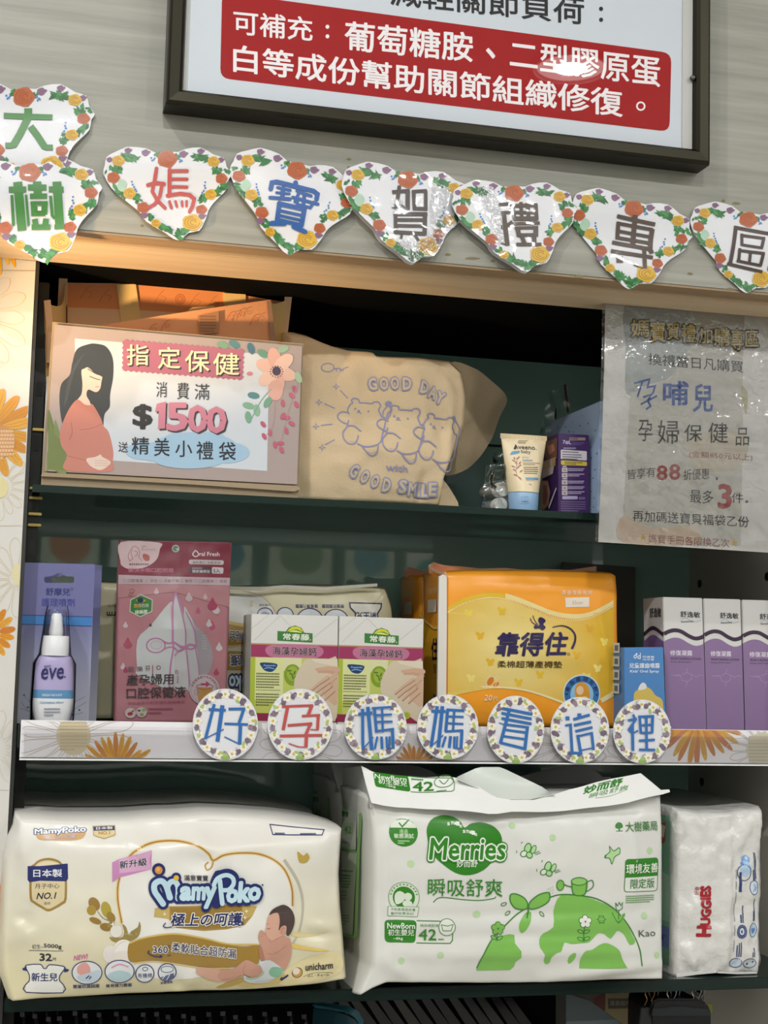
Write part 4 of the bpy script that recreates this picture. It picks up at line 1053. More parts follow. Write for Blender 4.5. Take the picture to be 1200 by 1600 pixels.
sidepoly([(.1,.72),(.9,.72),(.75,.5),(.1,.48)], 'b3a2a8')
sidepoly([(.05,.45),(.45,.42),(.6,.25),(.5,.08),(.2,.02),(.05,.1)], 'a97f66'); sidepoly([(.15,.38),(.38,.36),(.45,.2),(.3,.08),(.15,.12)], '7f4c45')
sidepoly([(.5,.05),(.95,.3),(.98,.27),(.55,.02)], 'c0b8c8')
v, tr = glyphs('益生菌', .02)
bx = max(p[0] for p in v); by0 = min(p[1] for p in v); by1 = max(p[1] for p in v)
push(P, [pz(.12+.8*x/bx, za+hh_*(.60+.12*(y-by0)/(by1-by0))) for x, y, *z in v], tr, 'c9a84a')
P.build('side_print', px_)

bb = thing('gift_box', 'pale blue speckled box half behind the poster', 'box', (.5, .03, Z1))
Xb = at(937, 700, .0).x; ztb = at(937, 627, .002).z
ba = M('9fb6d6', .55)
MB().box((Xb, .002, Z1+.0002), (Xb+.07, .135, ztb), ba).build('carton', bb, bevel=.0006)
P = Print(side_of(Xb), .5, h0=.0002); P.frame(740, 580, 5.4545)
R = random.Random(5)
for x, y in ((785,475),(905,465),(978,445),(840,435),(815,515),(855,520),(1000,645),(1005,740),(988,825),(1020,912),(1003,1025),(1028,1080),(1022,1158),(1038,505),(925,380),(1050,700),(1035,840),(720,480)): P.ell(x, y, R.uniform(3, 6), R.uniform(5, 9), '4b6488', 20, 8)
P.build('speckle_print', bb)

clear_bag = clear_mat('clear_bag_film', (.975, .985, .98), .03, .12, 35, .25)
def crumple(name, pts_rows, Y, amp, parent, seed):
    rows = [[at(x, y, Y)+Vector((0, amp*noise.noise(Vector((x*.07, y*.05, seed))), 0)) for x, y in r] for r in pts_rows]
    return sheet(name, rows, clear_bag, parent, .0002)
def grid(tl, tr, br, bl, n=9, m=12): return [[tuple((a*(1-u)+b*u)*(1-v)+(d*(1-u)+c*u)*v for a, b, c, d in zip(tl, tr, br, bl)) for u in [k/n for k in range(n+1)]] for v in [k/m for k in range(m+1)]]
cb = thing('plastic_bag', 'small clear plastic bag around the two white capped jars', 'bag', (.38, .05, Z1))
crumple('front_film', grid(ta(110,800), ta(300,800), ta(300,1178), ta(58,1165)), .022, .006, cb, 1)
crumple('back_film', grid(ta(180,690), ta(320,690), ta(320,1178), ta(80,1165)), .085, .008, cb, 2)
c2 = thing('plastic_bag', 'tall empty clear plastic bag standing behind the cream tube', 'bag', (.42, .12, Z1))
crumple('front_film', grid(ta(650,165), ta(690,160), ta(760,900), ta(455,900), 9, 16), .12, .004, c2, 3)
crumple('back_film', grid(ta(660,170), ta(800,130), ta(900,900), ta(500,900), 9, 16), .15, .004, c2, 4)
slab('zip_edge', facing(.149), [ta(772,112), ta(790,112), ta(812,350), ta(800,352)], .001, M('5a2a38', .5), c2, label='dark red zip edge')
for nm, (x, y), lab in (('a', (252, 1022), 'white capped jar lying on top of the other in the clear bag'), ('b', (235, 1142), 'white capped jar lying on the glass shelf in the clear bag')):
    r_ = at(*ta(x+62, y), .05).x-at(*ta(x, y), .05).x; c = at(*ta(x, y), .034); c.z = Z1+(r_ if nm == 'b' else r_*3.02)
    t = thing('cream_jar', lab, 'jar', (c.x, .05, c.z-r_), 'white capped jars')
    MB().lathe(c, (-.12 if nm == 'a' else 0, 1, 0), ((0, r_*.86), (.0012, r_*.97), (.009, r_), (.010, r_*.99)), M('f0f0ee', .4), 32).build('lid', t, smooth=True, auto=40)
    MB().lathe(c+Vector((-.0012 if nm == 'a' else 0, .0102, 0)), (-.12 if nm == 'a' else 0, 1, 0), ((0, r_*.9), (.028, r_*.92), (.030, r_*.8)), M('a9aba6', .2), 32).build('glass_body', t, smooth=True, auto=40)
# ------------------------------------------------------------------ middle shelf
# spray on a lilac card
def e3(x, y): return (x/3.0, 830+y/3.0)
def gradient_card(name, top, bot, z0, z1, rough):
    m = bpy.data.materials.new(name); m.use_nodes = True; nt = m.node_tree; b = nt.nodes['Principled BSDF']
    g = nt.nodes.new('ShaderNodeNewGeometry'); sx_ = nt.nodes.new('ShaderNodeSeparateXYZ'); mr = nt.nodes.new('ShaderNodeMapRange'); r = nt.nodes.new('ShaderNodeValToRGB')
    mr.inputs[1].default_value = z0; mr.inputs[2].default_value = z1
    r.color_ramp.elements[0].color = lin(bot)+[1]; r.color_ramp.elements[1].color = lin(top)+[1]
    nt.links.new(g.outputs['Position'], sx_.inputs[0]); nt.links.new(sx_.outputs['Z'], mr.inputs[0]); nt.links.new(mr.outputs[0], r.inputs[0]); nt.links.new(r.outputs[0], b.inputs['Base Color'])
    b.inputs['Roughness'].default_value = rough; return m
YE = .02
Se = facing(YE)
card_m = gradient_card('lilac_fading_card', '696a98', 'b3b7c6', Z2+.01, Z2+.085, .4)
def carded(Y, label, print_it):
    t = thing('spray_pack', label, 'spray bottle', (.035, Y, Z2), 'carded sprays')
    S = facing(Y)
    c = [e3(115,147), e3(445,155), e3(415,905), e3(78,900)]
    # card with a hang hole: frame pieces around the euro slot
    hole = [(208,215),(235,212),(258,205),(270,196),(288,196),(300,206),(312,212),(345,212),(348,225),(345,242),(212,242),(207,230)]
    outer = [(115,147),(445,155),(415,905),(78,900)]
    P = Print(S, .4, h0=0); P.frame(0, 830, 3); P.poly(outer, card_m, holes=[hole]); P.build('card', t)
    P = Print(Surf((0, Y+.0008, 0), (-1, 0, 0), (0, 0, 1)), .5, h0=0); P.frame(0, 830, 3); P.poly(outer, 'b9b9c8', holes=[hole]); P.build('card_back', t)
    return t, S
ep, S = carded(YE, 'lilac carded spray bottle at the left end of the middle shelf', True)
e2_, S2_ = carded(YE+.03, 'second lilac spray card just showing behind the first', False)
for ch in list(e2_.children):
    for v in ch.data.vertices: v.co.x += .006; v.co.z -= .0005
P = Print(S, .4); P.frame(0, 830, 3)
P.poly([(104,393),(432,402),(430,445),(102,436)], '3a78b8'); P.stroke([(104,393),(432,402)], 4, '24406f'); P.stroke([(102,436),(430,445)], 4, '24406f')
P.text('舒摩兒', (215, 300), (328, 302), 34, '2c2f6e', .02); P.ring(336, 272, 6, 6, 2, '2c2f6e', 10)
P.text('護理噴劑', (195, 352), (350, 354), 38, '3a3f85', .012)
for a, b in (((110,770),(140,800)),((100,800),(130,845)),((95,830),(150,850)),((330,810),(400,775)),((340,840),(405,800)),((350,860),(390,850))): P.stroke([a, b], 2, '6d7386')
for x, y in ((113,768),(340,860),(372,838),(130,826)): P.ell(x, y, 5, 5, '4d5a80', 0, 8)
P.build('card_print', ep)
Yc = YE-.016
def ex(x, y=600): return at(*e3(x, y), Yc).x
def ezz(y, x=252): return at(*e3(x, y), Yc).z
def half(w, y): return (ex(252+w, y)-ex(252-w, y))/2
cx = ex(252, 700)
def flat_lathe(prof, mat, name, parent, k=.62, n=40, label=None):
    rings = [[Vector((cx+r*math.cos(2*math.pi*i/n), Yc-r*k*math.sin(2*math.pi*i/n), z)) for i in range(n)] for z, r in prof]
    return MB().loft(rings, mat).build(name, parent, smooth=True, auto=45, label=label)
zbt = Z2+.0004
white_pl = M('e9ebeb', .35); lil = M('b3a9d0', .35); bl_band = M('5d93bd', .35)
def prof(ys): return [(max(zbt, ezz(y)), half(w, y)) for y, w in ys]
flat_lathe(prof(((895,80),(880,84),(840,92),(800,96),(783,97))), white_pl, 'bottle_base', ep)
flat_lathe(prof(((783,97),(743,95))), bl_band, 'bottle_band', ep, label='blue band of the bottle')
flat_lathe(prof(((743,95),(700,93),(660,91),(625,88),(605,85),(590,78),(583,66))), lil, 'bottle_body', ep, label='lilac upper body')
flat_lathe(prof(((583,64),(560,65),(494,64),(490,60))), white_pl, 'collar', ep, k=.9)
flat_lathe(prof(((490,32),(470,34),(440,30),(400,27),(385,20))), white_pl, 'nozzle', ep, k=.9)
flat_lathe(prof(((490,54),(475,53),(455,50),(400,46),(380,44),(368,38))), clear_mat('clear_nozzle_cap', (.97, .975, .98), .06, .05, ior=1.2), 'clear_cap', ep, k=.9)
rb = half(92, 700)
Sb = Surf((0, Yc, 0), (1, 0, 0), (0, 0, 1), lambda s, t: .62*rb*math.sqrt(max(.02, 1-((s-cx)/rb)**2))+.0006)
P = Print(Sb, .4, step=.003, h0=.0003); P.frame(0, 830, 3)
P.text('eve', (192, 694), (297, 690), 52, '2a2b66', .012, .15); P.tiny(205, 630, 265, 1, 8, 6, '6a5a9a', -.1, seed=1); P.ell(303, 682, 4, 4, '2a2b66', 0, 8)
P.text('FRESH BOOST', (198, 772), (290, 772), 10, 'dfe6ee', .02); P.text('CLEANSING SPRAY', (185, 806), (298, 806), 9, '5a8fb5', .01)
P.tiny(205, 828, 285, 3, 14, 6, '7b8490', seed=4)
P.build('bottle_print', ep)
blm = clear_mat('clear_blister', (.99, .99, .995), .035, .04, ior=1.2)
rings = [[Vector((cx+r*math.cos(math.pi*i/20), YE-.0006-(.031 if 0 < i < 20 else 0)*min(1, 3*math.sin(math.pi*i/20)), z)) for i in range(21)] for z, r in ((zbt+.0006, half(104, 850)), (ezz(800), half(108, 800)), (ezz(620), half(104, 620)), (ezz(575), half(78, 575)), (ezz(380), half(56, 380)), (ezz(352), half(50, 360)))]
sheet('blister', rings, blm, ep, .0002)

# pink mouthwash pouch
def pk(*p): return [(180+x/5.516, 840+y/5.516) for x, y in p]
po2 = thing('pouch', 'pink hanging pouch of oral rinse sachets on the middle shelf', 'pouch', (.14, .03, Z2))
S = facing(.026)
relief(S, (184, 846, 362, 1124), .008, [(210,920,215,1080,10,-.0015),(330,930,325,1080,10,-.001),(260,1000,285,1100,20,.002)], .0012, 30, 1, )
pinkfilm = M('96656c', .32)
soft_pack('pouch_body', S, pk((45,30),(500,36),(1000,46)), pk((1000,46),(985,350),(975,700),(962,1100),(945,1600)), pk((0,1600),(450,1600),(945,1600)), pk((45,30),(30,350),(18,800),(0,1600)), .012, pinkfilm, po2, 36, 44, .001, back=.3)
P = Print(S, .32, step=.006, h0=.0004); P.dim = .66; P.frame(180, 840, 5.516)  # dim darkens the print colours for the shade under the upper shelf
P.poly([(44,32),(500,38),(998,48),(990,345),(500,335),(28,318)], '80283c'); P.poly([(28,320),(500,337),(989,347),(985,412),(500,405),(24,402)], 'bfa5ad')
P.poly(sp([(48,40),(380,44),(384,100),(355,190),(260,255),(130,272),(60,245),(44,200)], 4, True), 'd3b9bb')
P.poly([(22,404),(500,407),(984,414),(980,600),(500,470),(24,520)], 'b78288')
P.ell(520, 95, 32, 32, 'b9bcae'); P.ell(520, 95, 24, 24, '5d7d6a'); P.poly([(520,95),(545,95),(540,112)], 'c9cfc4')
for st in (((125,200),(110,160),(130,110),(160,75),(195,90),(210,130),(200,165)), ((150,100),(135,140),(150,180),(120,205)), ((165,115),(190,125),(185,150),(165,160)), ((200,165),(230,200))): P.stroke(st, 5, 'a86a62', smooth=4)
P.poly(sp([(235,150),(260,140),(295,160),(290,200),(250,195)], 3, True), 'b5645a'); P.text('Brensta', (228, 112), (350, 114), 26, 'b08a90', .0); P.tiny(230, 70, 300, 1, 8, 10, 'b08a90', seed=1)
P.tiny(120, 222, 310, 1, 8, 18, '8f6a74', seed=2); P.text('解決孕期口腔問題', (112, 300), (500, 302), 38, 'c4728c', .015)
P.stroke([(690,110),(668,140),(672,155),(695,165),(715,150),(712,130),(690,110)], 9, 'dccfd2', smooth=3); P.text('ral Fresh', (725, 158), (898, 160), 34, 'dccfd2', .02)
P.rquad([(634,190),(936,196),(934,236),(632,230)], 18, 'cbbcc0'); P.text('溫和漱口 深層潔淨', (662, 226), (905, 230), 24, '5f5558', .0)
P.rquad([(640,250),(832,254),(830,312),(638,308)], 18, '4d3b42'); P.rquad([(832,254),(934,258),(930,312),(830,310)], 14, 'd0c4c6'); P.text('獨家攜帶型', (660, 304), (815, 306), 26, 'cbbcc0', .02); P.tiny(660, 258, 810, 1, 8, 14, '9c8a90', seed=3); P.text('5入', (846, 304), (902, 306), 36, '3d3033', .02)
for x, w in ((80, '口腔清潔'), (270, '孕吐'), (388, '牙齦不適'), (570, '敏感'), (690, '口腔異味'), (868, '保濕')):
    P.ring(x, 372+x*.006, 11, 11, 3, '97828a', 12); n = len(w)*32
    P.text(w, (x+28, 385+x*.006), (x+28+n, 386+x*.006), 28, '6d5d63', .0)
hx = [(218,488),(320,535),(316,640),(215,686),(122,640),(128,535)]
P.poly(hx, 'c9cfc2'); P.poly([(218,496),(312,540),(308,634),(215,678),(130,634),(136,540)], '3f7d3c'); P.poly([(175,542),(215,515),(265,545),(215,568)], 'b5a23f'); P.ell(215, 540, 26, 24, '23304f')
P.text('來自巴西', (160, 602), (285, 600), 30, 'd9ded0', .01); P.text('綠蜂膠', (170, 660), (275, 656), 34, 'e0e4d8', .02); P.rquad([(160,580),(210,576),(212,602),(162,606)], 6, 'b5903f')
for st in (((120,460),(140,445),(165,455),(150,480),(120,470)), ((130,480),(115,495),(130,508),(145,490)), ((140,460),(150,480),(135,500))): P.stroke(st, 5, '7a4a3f', smooth=3)
def drop(x, y, r, c): P.poly(sp([(x, y-r*1.45), (x+r*.55, y-r*.5), (x+r, y+r*.25), (x+r*.6, y+r*.9), (x, y+r*1.1), (x-r*.6, y+r*.9), (x-r, y+r*.25), (x-r*.55, y-r*.5)], 3, True), c)
for x, y, r, c in ((352,465,22,'c9b3b8'),(630,518,32,'c4aeb4'),(772,512,20,'c9a9b3'),(868,622,34,'cbbcc0'),(836,580,44,'a84460'),(710,630,22,'b0546e'),(832,760,30,'b0506c'),(806,742,28,'cbbcc0'),(88,755,22,'cbbcc0'),(108,915,38,'a84460'),(895,945,30,'d0c4c6'),(870,1160,24,'a84a64'),(68,1112,24,'cbbcc0'),(88,1140,22,'a84a64')): drop(x, y, r, c)
# folded white sachets
P.poly(sp([(648,690),(700,770),(740,800),(800,880),(832,960),(838,1080),(800,1170),(720,1200),(690,1100),(680,900)], 4, True), '9e969c')
for y in range(840, 960, 22): P.stroke([(745,y),(790,y+10)], 7, 'b5b0b4')
P.poly(sp([(585,610),(620,640),(668,740),(682,880),(700,960),(718,1100),(720,1180),(700,1290),(600,1295),(590,900)], 3, True), 'b9b9ba')
P.poly(sp([(516,468),(535,510),(575,640),(600,820),(600,930),(612,1020),(625,1290),(500,1295),(480,900),(485,600)], 3, True), 'c4c5c6')
P.poly(sp([(465,560),(490,620),(492,900),(490,1290),(200,1190),(186,1120),(190,880),(300,760)], 3, True), 'c6c9c9')
P.poly([(465,560),(490,620),(492,900),(478,940),(470,600)], 'c9a3bb')
PK = 'b878a4'
for st, w in ((((515,470),(495,540),(488,640),(488,880),(492,960),(470,1100),(460,1290)), 14), (((518,470),(555,600),(598,800),(602,930),(620,1080),(640,1290)), 11), (((602,640),(668,780),(690,900),(690,960),(715,1100),(720,1200)), 9), (((540,520),(575,640)), 12)): P.stroke(st, w, PK, smooth=4)
P.ring(345, 930, 78, 62, 12, PK); P.ring(350, 925, 46, 36, 5, 'c49ab8'); P.stroke([(400,890),(450,912),(500,905),(560,940),(605,935),(640,920),(685,930)], 16, PK, smooth=4); P.stroke([(400,970),(450,945),(500,950),(540,980),(605,950),(640,960),(690,945)], 12, PK, smooth=4); P.stroke([(500,1020),(545,970),(600,950)], 8, PK, smooth=3)
P.ell(300, 755, 12, 14, '55484e')
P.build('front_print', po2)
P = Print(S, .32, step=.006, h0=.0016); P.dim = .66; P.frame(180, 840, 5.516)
P.chars('歐樂芬', [(112,1110,165,1158),(185,1108,235,1156),(255,1102,300,1150)], '6f5560', .0); P.rect(315, 1100, 322, 1180, 'a85a74'); P.ring(368, 1120, 16, 16, 6, 'a85a74', 12); P.ring(520, 1155, 12, 14, 5, 'b878a4', 12); P.text('mm', (525, 1250), (525, 1190), 12, 'b878a4', up=(14, 0))
P.text('產孕婦用', (98, 1275), (495, 1262), 92, '463a3f', .012); P.text('口腔保健液', (98, 1388), (602, 1372), 92, '463a3f', .012)
P.text('孕前產後可刷牙哺乳媽咪專用', (105, 1440), (595, 1425), 26, 'a2506a', -.004)
P.ell(765, 1310, 132, 132, 'c3b0b6'); P.ring(765, 1310, 118, 118, 3, 'a38a92'); P.poly([(700,1290),(830,1290),(845,1340),(835,1420),(725,1420),(700,1340)], 'b98a4a'); P.ring(770, 1285, 72, 22, 6, '8d6a6a'); P.poly([(735,1255),(780,1255),(780,1235),(815,1262),(780,1290),(780,1272),(735,1272)], 'b0405f'); P.ring(705, 1330, 26, 28, 6, 'a99aa2', 14)
for k, ch in enumerate('搭配溫和配方使用清新口腔'):
    a0 = math.radians(200+k*14); X, Y_ = 765+100*math.cos(a0), 1310+100*math.sin(a0); u = (-math.sin(a0), math.cos(a0)); n_ = (math.cos(a0), math.sin(a0))
    P.text(ch, (X-u[0]*10, Y_-u[1]*10), (X+u[0]*10, Y_+u[1]*10), 20, '6a4a55', up=(n_[0]*20, n_[1]*20))
P.ell(130, 1512, 48, 44, 'cbb7bb'); P.ell(225, 1505, 46, 44, 'cbb7bb'); P.ell(128, 1518, 24, 16, 'a83a3f', -10); P.ell(150, 1495, 16, 8, '6a8a4f', -30); P.ell(205, 1490, 14, 9, '5d5a3f'); P.ell(245, 1485, 17, 14, '8aa65c'); P.ell(228, 1525, 17, 14, '8aa65c')
P.tiny(285, 1468, 505, 2, 34, 12, 'a0506a', seed=5)
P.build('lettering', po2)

# upside-down cream diaper pack behind
um = thing('diaper_pack', 'cream diaper pack lying upside down behind the pink-banded cartons', 'diaper pack', (.28, .12, Z2), 'cream diaper packs')
def q5(*p): return [(350+x/3.4286, 860+y/3.4286) for x, y in p]
S = facing(.105)
relief(S, (147, 912, 612, 1122), .010, [(360,930,420,960,26,-.004),(560,930,600,990,16,.003)], .002, 22, 4)
UB = ypx(380, .105, Z2+.003)
cream_film = M('c9c2a2', .3)
soft_pack('pack_body', S, [(157,913),(250,916),(352,920),(470,917),(585,919),(600,922)], [(600,922),(610,950),(614,1000),(613,UB)], [(146,UB),(613,UB)], [(157,913),(149,960),(146,UB)], .10, cream_film, um, 40, 24, .004)
sheet('top_seam', [[S.P(x, y+dy, h) for x, y in ((352,919),(400,921),(440,917),(500,920),(540,917),(585,914))] for dy, h in ((-1, .012), (3, .010))], M('d6d3c8', .3), um, .0012)
P = Print(S, .3, step=.006, h0=.0004); P.frame(350, 860, 3.4286)
NV = '2b3060'
P.blob([(-500,300),(-350,240),(0,240),(180,240),(250,310),(290,420),(200,560),(-500,560)], 'd3d2cc')
P.stroke([(90,215),(180,240),(240,290),(290,370)], 4, 'b9a070', smooth=4)
for x, y, r in ((212,345,40),(318,345,42),(448,375,70),(588,378,68)): P.ell(x, y, r, r*.9, 'cfd3d6'); P.ring(x, y, r, r*.9, 6, NV)
P.ell(212, 350, 26, 20, '8d97b8'); P.ell(448, 385, 46, 34, 'b3b8c4'); P.ell(588, 385, 46, 34, 'a9b0c0')
def flip(txt, x0, x1, y0, h, b=.0, c=NV): P.text(txt, (x1, y0), (x0, y0), h, c, b, up=(0, h))
flip('全腰透氣', 182, 242, 288, 12); flip('後背彈力腰圍', 375, 492, 290, 20, .01); flip('雙層防漏腿圍', 515, 634, 290, 20, .01)
P.poly([(665,282),(838,286),(834,310),(812,340),(820,370),(690,370),(695,335),(668,308)], 'd8d6ca'); P.stroke([(665,282),(838,286),(834,310),(812,340),(820,420),(690,420),(695,335),(668,308)], 7, NV, closed=True)
flip('新生兒', 700, 805, 332, 44, .02)
P.poly([(-60,380),(20,378),(150,400),(150,620),(-60,620)], 'c9c4b4')
P.poly([(-60,382),(20,380),(150,402),(150,420),(20,396),(-60,398)], 'c9b070'); P.poly([(-60,398),(20,396),(150,420),(150,500),(20,510),(-60,500)], 'a3813c'); P.stroke([(-60,504),(20,516),(150,502)], 9, 'c9b070')
P.poly([(-60,535),(60,540),(150,545),(150,640),(-60,640)], 'a3813c')
P.build('front_print', um)
P = Print(S, .3, step=.006, h0=.0014); P.frame(350, 860, 3.4286)
P.text('柔軟貼合', (150, 436), (20, 430), 60, NV, .012, up=(0, 54), out=[('dcd8c8', .07)])
P.text('呵護', (150, 556), (25, 560), 60, NV, .012, up=(0, 58), out=[('dcd8c8', .08)])
P.text('Poko', (150, 668), (20, 672), 60, 'cfe0ea', .03, up=(0, 80), out=[(NV, .13)])
P.frame(0, 830, 3); P.text('unicharm', (640, 378), (500, 378), 30, '35322f', .02, up=(0, 26)); P.text('ユニチャーム', (560, 340), (505, 345), 16, '35322f', up=(0, 16)); 
P.build('lettering', um)

# two calcium cartons
def c34(x, y): return (350+x/3.4286, 860+y/3.4286)
YC = .024
def calcium(quad, label, proto=None):
    Sx = facing(YC)
    p0, p1 = c34(*quad[3]), c34(*quad[2])
    t = thing('supplement_carton', label, 'box', (Sx.P(*p0).x, YC, Z2), 'pink banded cartons')
    q = [Sx.P(*c34(*v)) for v in (quad[3], quad[2], quad[1], quad[0])]
    for v in q[:2]: v.z = Z2+.0004
    MB().prism(q, Vector((0, .045, 0)), M('d3d2cd', .28)).build('carton', t, bevel=.0005)
    def g(x, y):
        u, v = (x-148)/464, (y-340)/565
        return tuple((a*(1-u)+b*u)*(1-v)+(d*(1-u)+c*u)*v for a, b, c, d in zip(*quad))
    class GP(Print):
        def L(s, p): X, Y_ = g(*p); return s.S.L(350+X/3.4286, 860+Y_/3.4286)
    P = GP(Sx, .28)
    for a, b in (((165,480),(300,345)),((300,345),(410,450)),((612,350),(480,460)),((148,420),(240,340))): P.stroke([a, b], 2, 'b5b3ad')
    P.rect(148, 496, 611, 503, 'b08f60'); P.rect(148, 503, 611, 570, '99375f'); P.blob([(250,505),(510,505),(500,568),(260,568)], 'b87090')
    P.rect(146, 570, 611, 880, 'b9c263'); P.rect(140, 870, 610, 912, '8e2d4c')
    P.poly([(146,570),(172,570),(172,870),(146,870)], 'a5b53c'); P.rect(172, 572, 322, 800, 'd2d69a'); P.rect(322, 570, 420, 640, 'd3d3a5')
    P.ell(372, 662, 46, 58, '7f9a2c'); P.ell(372, 655, 30, 40, '98ae45'); 
    for k in range(5): P.ell(355+k*9, 640+(k*17) % 40, 13, 5, '5f7d22', k*37)
    P.poly(sp([(450,575),(560,572),(611,580),(611,880),(560,885),(450,800),(395,770),(380,705),(400,640),(425,600)], 3, True), 'cdc0a8')
    P.poly([(470,574),(611,572),(611,612),(540,600),(490,590)], 'd8cdb8')
    P.stroke([(611,628),(560,622),(500,630)], 30, 'c9a58c', w1=16, rnd=True); P.stroke([(611,650),(560,640),(510,642)], 20, 'c49c82', w1=12, rnd=True)
    P.poly(sp([(611,650),(585,655),(545,690),(530,740),(560,790),(611,815)], 3, True), 'c9aa90')
    for q in (((560,668),(510,705),(462,748)), ((568,690),(520,728),(478,766)), ((578,712),(536,748),(502,782)), ((590,738),(560,768),(536,796))):
        P.stroke([(x+2, y+7) for x, y in q], 17, 'a9846c', w1=9, rnd=True); P.stroke(q, 17, 'cbac94', w1=9, rnd=True)
    P.stroke([(611,672),(590,690),(575,730)], 3, 'a9846c', smooth=3)
    P.blob([(200,600),(285,604),(282,630),(260,648),(228,644),(210,628)], '23406a'); P.stroke([(220,632),(245,626),(275,632)], 5, '7fa6d6', smooth=3); P.text('Aquamin', (215, 622), (280, 622), 14, '8fb0dd', .02)
    P.tiny(178, 655, 308, 6, 14.5, 8, '5a5a3a', seed=1); P.rect(176, 745, 308, 748, '5a5a3a'); P.tiny(178, 765, 308, 5, 14.5, 8, '5a5a3a', seed=2); P.rect(250, 820, 360, 872, 'aebc48')
    P.ell(527, 868, 20, 20, 'a9b83e'); P.ring(527, 868, 10, 8, 3, '7f9330', 10)
    P.poly([(288,428),(332,430),(348,408),(382,396),(415,408),(432,434),(476,436),(476,486),(288,480)], '3f7a3c'); P.poly(sp([(340,430),(360,408),(385,402),(410,410),(424,430),(395,418),(370,420)], 3, True), 'c9c93f'); P.poly(sp([(350,430),(375,422),(400,426),(420,434),(385,432)], 3, True), 'dfe06a')
    P.build('front_print', t)
    P = GP(Sx, .28, h0=.001)
    P.text('常春藤', (318, 474), (458, 476), 34, 'dfe8d6', .02); P.ell(464, 472, 3, 3, 'dfe8d6', 0, 8)
    P.text('海藻孕婦鈣', (262, 556), (498, 558), 44, '40132b', .014, out=[('dcc0ca', .04)])
    P.build('lettering', t)
    return t
calcium([(148,340),(612,352),(605,915),(138,905)], 'left of two white cartons with a pink band and hand on belly')
calcium([(618,352),(1070,367),(1060,922),(608,912)], 'right of two white cartons with a pink band and hand on belly')

